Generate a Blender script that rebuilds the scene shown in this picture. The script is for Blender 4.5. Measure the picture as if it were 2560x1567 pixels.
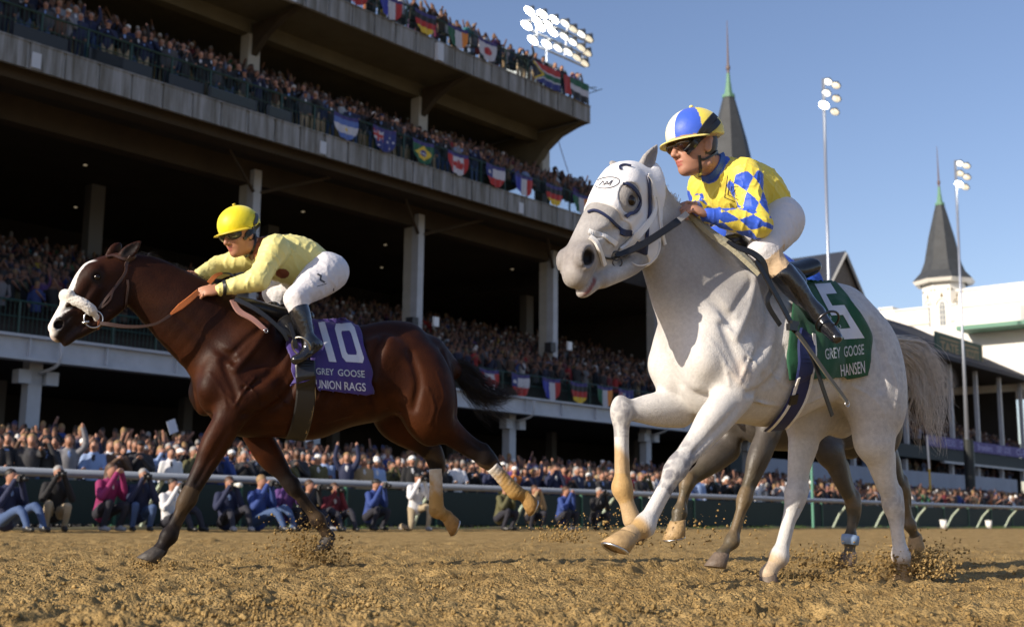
import bpy, bmesh, math, random, os
import numpy as np
from math import sin, cos, atan, atan2, radians, pi, sqrt, exp, floor
from mathutils import Vector, Matrix
from mathutils.bvhtree import BVHTree
rng = random.Random(7); nr = np.random.RandomState(7)
SC = bpy.context.scene
for o in list(bpy.data.objects): bpy.data.objects.remove(o)
COL = SC.collection
# ------------------------------------------------------------------ camera
EYE = np.array([0, 0, .30]); FOC = 3013.; PIT = atan(509.5/3013); ROLL = radians(.55)
cd = bpy.data.cameras.new('camera'); cam = bpy.data.objects.new('camera', cd); COL.objects.link(cam); SC.camera = cam
cd.sensor_width = 36; cd.lens = 36*FOC/2560; cd.clip_start = .05; cd.clip_end = 3000
cam.location = EYE
cam.rotation_mode = 'QUATERNION'
fwd = np.array([0, cos(PIT), sin(PIT)]); _r = np.array([1., 0, 0]); _u = np.cross(_r, fwd)
RT = _r*cos(ROLL)+_u*sin(ROLL); UP = _u*cos(ROLL)-_r*sin(ROLL)
cam.rotation_quaternion = Matrix(((RT[0], UP[0], -fwd[0]), (RT[1], UP[1], -fwd[1]), (RT[2], UP[2], -fwd[2]))).to_quaternion()
cd.dof.use_dof = True; cd.dof.focus_distance = 5.7; cd.dof.aperture_fstop = 3.2
# ------------------------------------------------------------------ sky, sun, exposure
SUN_AZ = (-.81, -.585); SUN_EL = radians(23)
wd = bpy.data.worlds.new('World'); SC.world = wd; wd.use_nodes = True
nt = wd.node_tree; bg = nt.nodes['Background']; sk = nt.nodes.new('ShaderNodeTexSky')
sk.sky_type = 'NISHITA'; sk.sun_disc = False; sk.sun_elevation = SUN_EL
sk.sun_rotation = atan2(SUN_AZ[0], SUN_AZ[1]); sk.altitude = 150; sk.air_density = 1.1; sk.dust_density = .9; sk.ozone_density = 2.2
tn = nt.nodes.new('ShaderNodeMix'); tn.data_type = 'RGBA'; tn.blend_type = 'MULTIPLY'; tn.inputs[0].default_value = 1; tn.inputs[7].default_value = (1.02, .945, 1.03, 1)
nt.links.new(sk.outputs[0], tn.inputs[6]); nt.links.new(tn.outputs[2], bg.inputs[0]); bg.inputs[1].default_value = .118
sl = bpy.data.lights.new('sun', 'SUN'); sl.energy = 5.0; sl.angle = radians(.5); sl.color = (1, .885, .73)
sun = bpy.data.objects.new('sun', sl); COL.objects.link(sun)
_n = sqrt(SUN_AZ[0]**2+SUN_AZ[1]**2)
sdir = Vector((SUN_AZ[0]/_n*cos(SUN_EL), SUN_AZ[1]/_n*cos(SUN_EL), sin(SUN_EL)))
sun.rotation_euler = sdir.to_track_quat('Z', 'Y').to_euler(); sun.location = (-20, -20, 40)
SC.view_settings.view_transform = 'Standard'; SC.view_settings.look = 'None'
SC.view_settings.exposure = 0.3; SC.view_settings.gamma = 1; SC.view_settings.use_curve_mapping = False
# ------------------------------------------------------------------ geometry helpers
def proj(p):
    q = np.asarray(p, float)-EYE; z = q@fwd
    return 1280+FOC*(q@RT)/z, 783.5-FOC*(q@UP)/z
def ray(x, y): return fwd+RT*(x-1280)/FOC-UP*(y-783.5)/FOC
class Frame:                                   # a vertical plane through M along a heading
    def __init__(s, M, az):
        s.M = np.array([M[0], M[1], 0.]); a = radians(az)
        s.d = np.array([sin(a), cos(a), 0]); s.m = np.array([cos(a), -sin(a), 0])
    def w(s, u, v, z): return s.M+s.d*u+s.m*v+np.array([0, 0, z])
    def j(s, f, x, y, v=0.):
        x, y = f(x, y); r = ray(x, y); o = s.M+s.m*v
        return EYE+r*(((o-EYE)@s.m)/(r@s.m))
    def uvz(s, p): q = p-s.M; return q@s.d, q@s.m, q[2]
def S_(x, y): return x, y
def A_(x, y): return 1380+x/2.957, 250+y/2.957
def B_(x, y): return 1500+x/1.7744, 650+y/1.7744
def C_(x, y): return 80+x/2.8, 500+y/2.8
def D_(x, y): return 300+x/2.1545, 750+y/2.1545
def nrm(v): v = np.asarray(v, float); return v/np.linalg.norm(v)
FW = Frame((1.27, 6.05), 55); FB = Frame((-1.57, 7.4), 65); FG = Frame((2.10, 7.75), 55)
# ------------------------------------------------------------------ materials
MATS = {}
def mat(name, col=(.5, .5, .5), rough=.6, metal=0., vcol=False, bump=0., bscale=50., var=0., vscale=3., spec=.5, emit=None, estr=0., objcol=False, sheen=0., coat=0., bdist=.01, trans=0.):
    if name in MATS: return MATS[name]
    m = bpy.data.materials.new(name); m.use_nodes = True; t = m.node_tree; b = t.nodes['Principled BSDF']; L = t.links.new
    b.inputs['Base Color'].default_value = (*col, 1); b.inputs['Roughness'].default_value = rough; b.inputs['Metallic'].default_value = metal
    b.inputs['Specular IOR Level'].default_value = spec
    if sheen: b.inputs['Sheen Weight'].default_value = sheen
    if coat: b.inputs['Coat Weight'].default_value = coat; b.inputs['Coat Roughness'].default_value = .08
    tc = t.nodes.new('ShaderNodeTexCoord'); src = None
    if vcol:
        a = t.nodes.new('ShaderNodeAttribute'); a.attribute_name = 'Col'; src = a.outputs['Color']
    if objcol:
        a = t.nodes.new('ShaderNodeObjectInfo'); src = a.outputs['Color']
    if var:
        n = t.nodes.new('ShaderNodeTexNoise'); n.inputs['Scale'].default_value = vscale; n.inputs['Detail'].default_value = 6; n.inputs['Roughness'].default_value = .65
        L(tc.outputs['Object'], n.inputs['Vector'])
        mr = t.nodes.new('ShaderNodeMapRange'); mr.inputs[1].default_value = .3; mr.inputs[2].default_value = .7; mr.inputs[3].default_value = 1-var; mr.inputs[4].default_value = 1+var*.6
        L(n.outputs[0], mr.inputs[0])
        x = t.nodes.new('ShaderNodeVectorMath'); x.operation = 'SCALE'
        if src is not None: L(src, x.inputs[0])
        else: x.inputs[0].default_value = col
        L(mr.outputs[0], x.inputs['Scale']); src = x.outputs[0]
    if src is not None: L(src, b.inputs['Base Color'])
    if bump:
        n = t.nodes.new('ShaderNodeTexNoise'); n.inputs['Scale'].default_value = bscale; n.inputs['Detail'].default_value = 5
        L(tc.outputs['Object'], n.inputs['Vector'])
        bp = t.nodes.new('ShaderNodeBump'); bp.inputs['Strength'].default_value = bump; bp.inputs['Distance'].default_value = bdist
        L(n.outputs[0], bp.inputs['Height']); L(bp.outputs[0], b.inputs['Normal'])
    if emit: b.inputs['Emission Color'].default_value = (*emit, 1); b.inputs['Emission Strength'].default_value = estr
    MATS[name] = m; return m
# ------------------------------------------------------------------ object helpers
def tag(o, label=None, cat=None, group=None, kind=None):
    if label: o['label'] = label
    if cat: o['category'] = cat
    if group: o['group'] = group
    if kind: o['kind'] = kind
    return o
def thing(name, label, cat, loc=(0, 0, 0), group=None):
    o = bpy.data.objects.new(name, None); COL.objects.link(o); o.location = [float(a) for a in loc]; o.empty_display_size = .1
    return tag(o, label, cat, group)
def mesh(name, V, Fc, mats, mi=None, col=None, smooth=False):
    me = bpy.data.meshes.new(name)
    V = np.asarray(V, np.float32)
    if isinstance(Fc, np.ndarray):
        n, k = Fc.shape
        me.vertices.add(len(V)); me.vertices.foreach_set('co', V.ravel())
        me.loops.add(n*k); me.loops.foreach_set('vertex_index', Fc.astype(np.int32).ravel())
        me.polygons.add(n); me.polygons.foreach_set('loop_start', np.arange(0, n*k, k, dtype=np.int32))
        try: me.polygons.foreach_set('loop_total', np.full(n, k, dtype=np.int32))
        except Exception: pass
        me.update(calc_edges=True)
    else:
        me.from_pydata([tuple(map(float, v)) for v in V], [], Fc)
    for m in (mats if isinstance(mats, (list, tuple)) else [mats]): me.materials.append(m)
    if mi is not None: me.polygons.foreach_set('material_index', np.asarray(mi, np.int32))
    if col is not None:
        a = me.color_attributes.new('Col', 'FLOAT_COLOR', 'POINT')
        c = np.ones((len(V), 4), np.float32); c[:, :3] = col; a.data.foreach_set('color', c.ravel())
    if smooth: me.polygons.foreach_set('use_smooth', np.ones(len(me.polygons), bool))
    me.validate(); me.update(); return me
def obj(name, me, parent=None, loc=None):
    o = bpy.data.objects.new(name, me); COL.objects.link(o)
    if parent is not None: o.parent = parent
    if loc is not None: o.location = [float(a) for a in loc]
    return o
def put(name, V, Fc, mats, parent=None, smooth=False, col=None, mi=None):   # world coordinates -> part of parent
    V = np.asarray(V, float)
    if parent is not None:
        L = parent.location if parent.parent is None else parent.location+parent.parent.location
        return obj(name, mesh(name, V-np.array(L), Fc, mats, mi, col, smooth), parent)
    c = np.array([V[:, 0].mean(), V[:, 1].mean(), V[:, 2].min()])
    return obj(name, mesh(name, V-c, Fc, mats, mi, col, smooth), None, c)
class MB:                                      # collects simple shapes into one mesh
    def __init__(s): s.V = []; s.F = []; s.n = 0
    def add(s, V, Fc):
        s.V.extend([tuple(map(float, v)) for v in V]); s.F.extend([tuple(i+s.n for i in f) for f in Fc]); s.n += len(V); return s
    def box8(s, P): return s.add(P, [(0, 3, 2, 1), (4, 5, 6, 7), (0, 1, 5, 4), (1, 2, 6, 5), (2, 3, 7, 6), (3, 0, 4, 7)])
    def box(s, c, ax, ay, az):                 # centre and three half-vectors
        c = np.asarray(c, float); ax, ay, az = map(lambda q: np.asarray(q, float), (ax, ay, az))
        return s.box8([c-ax-ay-az, c+ax-ay-az, c+ax+ay-az, c-ax+ay-az, c-ax-ay+az, c+ax-ay+az, c+ax+ay+az, c-ax+ay+az])
    def tube(s, pts, r, n=8, cap=True, flat=None):
        pts = [np.asarray(p, float) for p in pts]; rr = r if isinstance(r, (list, tuple, np.ndarray)) else [r]*len(pts)
        V = []; a0 = None
        for i, p in enumerate(pts):
            t = nrm(pts[min(i+1, len(pts)-1)]-pts[max(i-1, 0)])
            if flat is not None: a = np.asarray(flat, float)-t*(t@flat); a = nrm(a)
            else:
                a = a0-t*(t@a0) if a0 is not None else np.cross(t, [0, 0, 1.]) if abs(t[2]) < .9 else np.cross(t, [1., 0, 0]); a = nrm(a)
            a0 = a; b = np.cross(t, a)
            for k in range(n): V.append(p+(a*cos(2*pi*k/n)+b*sin(2*pi*k/n))*rr[i])
        Fc = [(i*n+k, i*n+(k+1) % n, (i+1)*n+(k+1) % n, (i+1)*n+k) for i in range(len(pts)-1) for k in range(n)]
        if cap: Fc += [tuple(range(n-1, -1, -1)), tuple(range((len(pts)-1)*n, len(pts)*n))]
        return s.add(V, Fc)
    def build(s, name, m, parent=None, smooth=False): return put(name, s.V, s.F, m, parent, smooth)
    def mesh(s, name, m, smooth=False): return mesh(name, s.V, s.F, m, smooth=smooth)
# ------------------------------------------------------------------ implicit surfaces
def cone(a, b, ra, rb, sq=None):
    a = np.asarray(a, float); b = np.asarray(b, float); ab = b-a; L2 = max(ab@ab, 1e-9); R = max(ra, rb)
    def f(X, Y, Z):
        x, y, z = X-a[0], Y-a[1], Z-a[2]; t = np.clip((x*ab[0]+y*ab[1]+z*ab[2])/L2, 0, 1)
        x = x-ab[0]*t; y = y-ab[1]*t; z = z-ab[2]*t
        if sq is not None:
            w, s = sq; c = (x*w[0]+y*w[1]+z*w[2]); g = 1/s-1; x = x+w[0]*c*g; y = y+w[1]*c*g; z = z+w[2]*c*g
            return (np.sqrt(x*x+y*y+z*z)-(ra+(rb-ra)*t))*(s**.6 if s < 1 else 1)
        return np.sqrt(x*x+y*y+z*z)-(ra+(rb-ra)*t)
    m = R*max(1, sq[1] if sq else 1)
    return f, np.minimum(a, b)-m, np.maximum(a, b)+m
def ell(c, ax, r):
    c = np.asarray(c, float); a0 = nrm(ax[0]); a1 = np.asarray(ax[1], float); a1 = nrm(a1-a0*(a0@a1)); a2 = np.cross(a0, a1); A = np.array([a0, a1, a2]); r = np.asarray(r, float)
    def f(X, Y, Z):
        x, y, z = X-c[0], Y-c[1], Z-c[2]; k0 = 0; k1 = 0
        for i in range(3):
            q = (x*A[i, 0]+y*A[i, 1]+z*A[i, 2])/r[i]; k0 = k0+q*q; k1 = k1+(q/r[i])**2
        k0 = np.sqrt(k0); k1 = np.sqrt(k1)+1e-9
        return k0*(k0-1)/k1
    e = np.sqrt(((A*r[:, None])**2).sum(0))
    return f, c-e, c+e
def cr(pts, n=5):
    P = [np.asarray(p, float) for p in pts]; out = []
    for i in range(len(P)-1):
        p0 = P[max(i-1, 0)]; p1 = P[i]; p2 = P[i+1]; p3 = P[min(i+2, len(P)-1)]
        for k in range(n):
            t = k/n; out.append(.5*((2*p1)+(p2-p0)*t+(2*p0-5*p1+4*p2-p3)*t*t+(3*p1-p0-3*p2+p3)*t**3))
    out.append(P[-1]); return out
def chain(pts, rad, sq=None, n=4):
    Q = cr([np.append(p, r) for p, r in zip(pts, rad)], n)
    parts = [cone(Q[i][:3], Q[i+1][:3], Q[i][3], Q[i+1][3], sq) for i in range(len(Q)-1)]
    def f(X, Y, Z):
        d = None
        for p in parts:
            e = p[0](X, Y, Z); d = e if d is None else np.minimum(d, e)
        return d
    return f, np.min([p[1] for p in parts], 0), np.max([p[2] for p in parts], 0)
class Sdf:
    def __init__(s, h=.009): s.h = h; s.ops = []
    def add(s, p, k=.03, t=0): s.ops.append((p, k, t, 0)); return s
    def cut(s, p, k=.01, t=None): s.ops.append((p, k, t, 1)); return s
    def run(s, inflate=0., noise=None, clip=None):
        lo = np.min([o[0][1] for o in s.ops if o[3] == 0], 0)-.04-inflate; hi = np.max([o[0][2] for o in s.ops if o[3] == 0], 0)+.04+inflate
        h = s.h; n = np.ceil((hi-lo)/h).astype(int)+1
        Fd = np.full(n, .5, np.float32); I = np.zeros(n, np.int8)
        ax = [lo[i]+h*np.arange(n[i]) for i in range(3)]
        for (f, a, b), k, t, op in s.ops:
            pad = k*1.9+.05
            i0 = np.clip(((a-pad-lo)/h).astype(int), 0, n-1); i1 = np.clip(((b+pad-lo)/h).astype(int)+2, 1, n)
            if (i1 <= i0).any(): continue
            sl = tuple(slice(i0[q], i1[q]) for q in range(3))
            X = ax[0][sl[0]][:, None, None].astype(np.float32); Y = ax[1][sl[1]][None, :, None].astype(np.float32); Z = ax[2][sl[2]][None, None, :].astype(np.float32)
            d = f(X, Y, Z).astype(np.float32); g = Fd[sl]
            if op == 0:
                if t is not None: I[sl][d < g] = t
                hh = np.clip(.5+.5*(g-d)/k, 0, 1); Fd[sl] = g+(d-g)*hh-k*hh*(1-hh)
            else:
                d = -d
                if t is not None: I[sl][d > g-k*.3] = t
                hh = np.clip(.5-.5*(g-d)/k, 0, 1); Fd[sl] = g+(d-g)*hh+k*hh*(1-hh)
        Fd -= inflate
        if noise is not None:
            X, Y, Z = np.meshgrid(*ax, indexing='ij', sparse=True); Fd += noise(X, Y, Z).astype(np.float32)
        if clip is not None:
            X, Y, Z = np.meshgrid(*ax, indexing='ij', sparse=True)
            for c in clip: Fd = np.maximum(Fd, c(X, Y, Z).astype(np.float32))
        return nets(Fd, I, lo, h)
def nets(Fd, I, lo, h):
    S = Fd < 0; n = np.array(Fd.shape); c = S[:-1, :-1, :-1].astype(np.int8)
    cn = [(i, j, k) for i in (0, 1) for j in (0, 1) for k in (0, 1)]
    sh = lambda A, q: A[q[0]:n[0]-1+q[0], q[1]:n[1]-1+q[1], q[2]:n[2]-1+q[2]]
    c = sum(sh(S, q).astype(np.int8) for q in cn); act = (c > 0) & (c < 8)
    idx = np.argwhere(act); vid = np.full(act.shape, -1, np.int32); vid[act] = np.arange(len(idx))
    g = {q: Fd[idx[:, 0]+q[0], idx[:, 1]+q[1], idx[:, 2]+q[2]] for q in cn}
    acc = np.zeros((len(idx), 3)); cnt = np.zeros(len(idx))
    for q in cn:
        for a in range(3):
            if q[a]: continue
            r = list(q); r[a] = 1; r = tuple(r); x = (g[q] < 0) != (g[r] < 0)
            t = np.where(x, g[q]/np.where(x, g[q]-g[r], 1), 0)
            p = np.tile(np.array(q, float), (len(idx), 1)); p[:, a] += t
            acc[x] += p[x]; cnt[x] += 1
    V = lo+h*(idx+acc/cnt[:, None]); Q = []
    for a in range(3):
        b, d = (a+1) % 3, (a+2) % 3
        s0 = [slice(None)]*3; s1 = [slice(None)]*3; s0[a] = slice(0, -1); s1[a] = slice(1, None)
        A = S[tuple(s0)]; Bq = S[tuple(s1)]; e = np.argwhere(A != Bq); e = e[(e[:, b] > 0) & (e[:, d] > 0) & (e[:, b] < n[b]-1) & (e[:, d] < n[d]-1)]
        ins = A[tuple(e.T)]
        def cell(db, dd): f = e.copy(); f[:, b] += db; f[:, d] += dd; return vid[tuple(f.T)]
        q = np.stack([cell(-1, -1), cell(0, -1), cell(0, 0), cell(-1, 0)], 1); q[~ins] = q[~ins][:, ::-1]; Q.append(q)
    Q = np.concatenate(Q); Q = Q[(Q >= 0).all(1)]
    T = I[tuple(np.minimum(idx+1, n-1).T)]
    # light tangential smoothing
    for _ in range(1):
        A = np.zeros_like(V); k = np.zeros(len(V))
        for i in range(4):
            np.add.at(A, Q[:, i], V[Q[:, (i+1) % 4]]); np.add.at(k, Q[:, i], 1)
        V = V*.5+.5*A/np.maximum(k, 1)[:, None]
    return V, Q, T
def seg_t(P, a, b):
    ab = b-a; t = np.clip(((P-a)@ab)/(ab@ab), 0, 1); return t, np.linalg.norm(P-a-np.outer(t, ab), axis=1)
def sst(x, a, b): t = np.clip((x-a)/(b-a), 0, 1); return t*t*(3-2*t)
def mixc(c, k, new): k = np.asarray(k)[:, None]; return c*(1-k)+np.array(new)*k
_perm = np.random.RandomState(3).rand(64, 64, 64).astype(np.float32)
def vnoise(P, s):
    q = np.asarray(P)*s; i = np.floor(q).astype(int); f = q-i; f = f*f*(3-2*f); r = 0
    for a in (0, 1):
        for b in (0, 1):
            for c in (0, 1):
                w = (f[:, 0] if a else 1-f[:, 0])*(f[:, 1] if b else 1-f[:, 1])*(f[:, 2] if c else 1-f[:, 2])
                r = r+w*_perm[(i[:, 0]+a) % 64, (i[:, 1]+b) % 64, (i[:, 2]+c) % 64]
    return r
def fbm(P, s, o=3): return sum(vnoise(np.asarray(P)+7.3*k, s*2**k)*.5**k for k in range(o))/sum(.5**k for k in range(o))
def bvh_of(V, Q): return BVHTree.FromPolygons([tuple(v) for v in V], [tuple(int(i) for i in q) for q in Q])
def hit(bvhs, o, d, off=.004):                 # nearest hit among several surfaces
    best = None
    for b in bvhs:
        l, n, i, t = b.ray_cast(Vector(o), Vector(d))
        if l is not None and (best is None or t < best[2]):
            n = n if n.dot(Vector(d)) < 0 else -n; best = (np.array(l)+np.array(n)*off, np.array(n), t)
    return best
def strap(name, bvhs, f, pts, width, m, parent, off=.004, thick=.004, n=6, fallback=None, widths=None):
    """a strap laid on a surface along picture points"""
    Q = cr([np.array(p, float) for p in pts], n); L = []
    for q in Q:
        r = ray(*f(*q)); h_ = hit(bvhs, EYE, r, off)
        if h_ is None:
            if fallback is None: continue
            h_ = (fallback(q), -nrm(r), 0)
        L.append((h_[0], h_[1]))
    return ribbon(name, L, width, m, parent, thick, widths)
def ribbon(name, L, width, m, parent, thick=.004, widths=None):
    if len(L) < 2: return None
    P = [l[0] for l in L]; N = [l[1] for l in L]
    for _ in range(2): P = [P[0]]+[(P[i-1]+2*P[i]+P[i+1])/4 for i in range(1, len(P)-1)]+[P[-1]]; N = [N[0]]+[nrm(N[i-1]+N[i]+N[i+1]) for i in range(1, len(N)-1)]+[N[-1]]
    V = []
    for i, p in enumerate(P):
        t = nrm(P[min(i+1, len(P)-1)]-P[max(i-1, 0)]+1e-9); s = nrm(np.cross(t, N[i])); w = (width if widths is None else np.interp(i/(len(P)-1), np.linspace(0, 1, len(widths)), widths))/2
        for a, b in ((-1, -.3), (-.85, 1), (.85, 1), (1, -.3)): V.append(p+s*w*a+N[i]*thick*b)
    Fc = [(i*4+k, i*4+(k+1) % 4, i*4+4+(k+1) % 4, i*4+4+k) for i in range(len(P)-1) for k in range(4)]
    Fc += [(3, 2, 1, 0), tuple(range(len(P)*4-4, len(P)*4))]
    return put(name, V, Fc, m, parent)
# ------------------------------------------------------------------ horses
Z3 = np.array([0, 0, 1.])
def leg(s, fr, P, hind, side, k=1.):
    """P: upper, (stifle|elbow), (hock|knee), fetlock, coronet ; joints in world space"""
    up, mid, jn, ft, co = P; m = fr.m*side; d = fr.d; ku = k; k = k*1.2
    cn = nrm(ft-jn); bk = d-cn*(d@cn); bk = nrm(bk)                      # towards the back of the cannon
    ga = nrm(jn-mid); gb = nrm(d-ga*(d@ga)); gf = -gb; L = np.linalg.norm(jn-mid)
    if hind:
        bk2 = nrm(bk)
        s.add(ell(up*.45+mid*.55+d*.06, (nrm(mid-up), nrm(np.cross(nrm(mid-up), m)), m), (.27*ku, .185*ku, .125*ku)), .08)
        s.add(ell(mid+gf*.0, (ga, gb, m), (.12*ku, .105*ku, .085*ku)), .05)
        s.add(chain([mid+ga*.02+gb*.03, mid+ga*L*.3+gb*.018, mid+ga*L*.62+gb*.0, jn-ga*.03], [.10*ku, .086*ku, .052*k, .043*k], (m, .8)), .035)
        hp = jn+gb*.055-ga*.035                                          # point of hock
        s.add(chain([mid+ga*L*.35+gb*.075, mid+ga*L*.68+gb*.058, hp], [.03*k, .017*k, .02*k]), .03)
        s.add(chain([hp, jn+bk*.035+cn*.04, jn+cn*.1+bk*.02], [.024*k, .028*k, .025*k]), .02)
        s.add(ell(jn, (cn, bk, m), (.062*k, .045*k, .04*k)), .025)
        s.cut(chain([mid+ga*L*.45+gb*.035+m*.075, mid+ga*L*.85+gb*.035+m*.045], [.012, .009]), .02)
        s.add(chain([jn+gf*.01+cn*.01, jn*.6+ft*.4, ft], [.036*k, .030*k, .031*k], (m, .92)), .03)
        s.add(chain([jn+bk*.03+cn*.06, jn*.5+ft*.5+bk*.026, ft+bk*.024], [.018*k, .013*k, .017*k]), .012)
    else:
        s.add(ell(up*.45+mid*.55+m*.005, (nrm(mid-up), nrm(np.cross(nrm(mid-up), m)), m), (.19*ku, .10*ku, .075*ku)), .07)
        s.add(chain([mid-ga*.03, mid+ga*L*.28, mid+ga*L*.62, jn-ga*.045], [.088*ku, .082*ku, .052*k, .040*k], (m, .82)), .045)
        s.add(ell(mid+ga*L*.26+gf*.035+m*.01, (ga, gf, m), (.13*k, .045*k, .05*k)), .03)
        s.cut(chain([mid+ga*L*.12+m*.085+gb*.012, mid+ga*L*.5+m*.062+gb*.004, mid+ga*L*.8+m*.04], [.010, .010, .006]), .022)
        s.add(ell(jn, (cn, bk, m), (.060*k, .041*k, .040*k)), .03)
        s.add(ell(jn+bk*.036-cn*.01, (cn, bk, m), (.03*k, .02*k, .02*k)), .018)
        s.add(chain([jn+cn*.02, jn*.6+ft*.4, ft], [.034*k, .029*k, .031*k], (m, .92)), .03)
        s.add(chain([jn+bk*.028+cn*.03, jn*.5+ft*.5+bk*.025, ft+bk*.026], [.016*k, .013*k, .018*k]), .012)
    for qq in (1, -1): s.cut(chain([jn+cn*.075+bk*.016+m*.027*qq*k, jn*.5+ft*.5+bk*.014+m*.026*qq*k, ft-cn*.045+bk*.014+m*.028*qq*k], [.005, .007, .005]), .010)
    s.add(ell(ft, (cn, bk, m), (.042*k, .037*k, .034*k)), .03)
    pn = nrm(co-ft); s.add(chain([ft, ft*.5+co*.5, co], [.033*k, .030*k, .037*k]), .03)
def hoof(parent, fr, co, sole, toe, m, k=1., shoe=None):
    sole = nrm(sole); toe = nrm(toe-sole*(toe@sole)); sd = np.cross(sole, toe); V = []; n = 20
    for h, rx, ry, sh in ((-.008, .040, .037, .0), (.0, .046, .042, .0), (.03, .055, .048, .016), (.068, .064, .056, .036), (.071, .060, .052, .036), (.066, .045, .038, .034)):
        for i in range(n):
            a = 2*pi*i/n; g = 1 if cos(a) > 0 else .78
            V.append(co+sole*h*k+toe*(sh+rx*cos(a)*g)*k+sd*ry*sin(a)*k)
    Fc = [(r*n+i, r*n+(i+1) % n, (r+1)*n+(i+1) % n, (r+1)*n+i) for r in range(5) for i in range(n)]+[tuple(range(n-1, -1, -1)), tuple(range(5*n, 6*n))]
    hf = put('hoof', V, Fc, m, parent, True)
    if shoe:                                                             # racing plate under the hoof
        b = MB(); pts = []
        for i in range(15):
            a = radians(-140+280*i/14); pts.append(co+sole*.0745*k+toe*(.036+.056*cos(a)*(1 if cos(a) > 0 else .8))*k+sd*.049*sin(a)*k)
        b.tube(pts, .0065, 6); put('horseshoe', b.V, b.F, shoe, parent, True)
    return hf
def trunk(s, T, k=1.):
    w = T['w']; fr = T['fr']; d, m, zz = fr.d, fr.m, Z3
    A3 = (d, m, zz)
    s.add(ell(w(-.30, 0, 1.09), A3, (.30*k, .205, .325)), .08)
    s.add(ell(w(.0, 0, 1.10), A3, (.40*k, .265, .34)), .1)
    s.add(ell(w(.32, 0, 1.16), A3, (.34*k, .25, .285)), .1)
    s.add(chain([w(-.36, 0, 1.50), w(-.20, 0, 1.545), w(.0, 0, 1.46), w(.25, 0, 1.41), w(.48, 0, 1.45), w(.62, 0, 1.46)], [.07, .05, .07, .085, .09, .08]), .09)
    s.add(ell(w(.58, 0, 1.24), A3, (.30*k, .24, .285)), .1)
    s.add(ell(w(.77, 0, 1.10), A3, (.16*k, .18, .27)), .1)
    s.add(chain([w(.78, 0, 1.38), w(.93, 0, 1.26)], [.09, .055]), .07)
    for q in (1, -1):
        s.add(ell(w(-.50, .095*q, 1.06), (nrm(np.array(zz)+d*.25), nrm(d+m*.3*q), m), (.17, .105, .10)), .025)      # breast muscle
        s.add(ell(w(-.40, .145*q, 1.23), (nrm(w(-.22, 0, 1.5)-w(-.56, 0, 1.03)), nrm(d*.8-zz*.5), m), (.31, .13, .085)), .06)  # shoulder blade
        s.add(ell(w(-.30, .20*q, 1.03), (nrm(d*.7+zz*.7), nrm(d*.7-zz*.7), m), (.16, .12, .07)), .03)           # triceps
        s.add(ell(w(-.535, .15*q, 1.04), A3, (.075, .07, .085)), .03)                                          # point of shoulder
        s.add(ell(w(.42, .19*q, 1.33), A3, (.10, .045, .08)), .09)                                             # point of hip
        s.add(ell(w(.72, .135*q, 1.05), (nrm(zz-d*.1), d, m), (.31, .18, .125)), .07)
        s.cut(chain([w(-.10, .235*q, 1.30), w(-.17, .27*q, 1.05), w(-.30, .275*q, .93)], [.012, .014, .01]), .045)
        s.cut(chain([w(-.47, .21*q, 1.25), w(-.42, .26*q, 1.12), w(-.36, .28*q, .98)], [.008, .008, .006]), .03)
        s.cut(chain([w(.78, .285*q, 1.3), w(.90, .26*q, 1.1), w(.90, .2*q, .9)], [.01, .012, .01]), .05)
        s.cut(chain([w(.30, .27*q, 1.02), w(.42, .27*q, 1.0), w(.5, .29*q, 1.08)], [.02, .03, .01]), .06)
    for q in (1, -1):
        s.add(ell(w(-.43, .185*q, 1.10), (nrm(zz*.9-d*.3), d, m), (.12, .06, .045)), .02)
        s.cut(chain([w(-.20, .245*q, 1.30), w(-.30, .265*q, 1.14), w(-.385, .262*q, 1.04)], [.010, .014, .010]), .030)
        s.cut(chain([w(.56, .27*q, 1.28), w(.60, .285*q, 1.08), w(.56, .27*q, .92)], [.010, .014, .010]), .045)
        s.cut(chain([w(-.28, .262*q, .96), w(-.16, .26*q, .90), w(.02, .25*q, .90), w(.2, .25*q, .94)], [.012, .010, .008, .006]), .04)
    s.cut(chain([w(-.64, 0, 1.20), w(-.635, 0, 1.05), w(-.58, 0, .93)], [.018, .02, .018]), .03)
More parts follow.
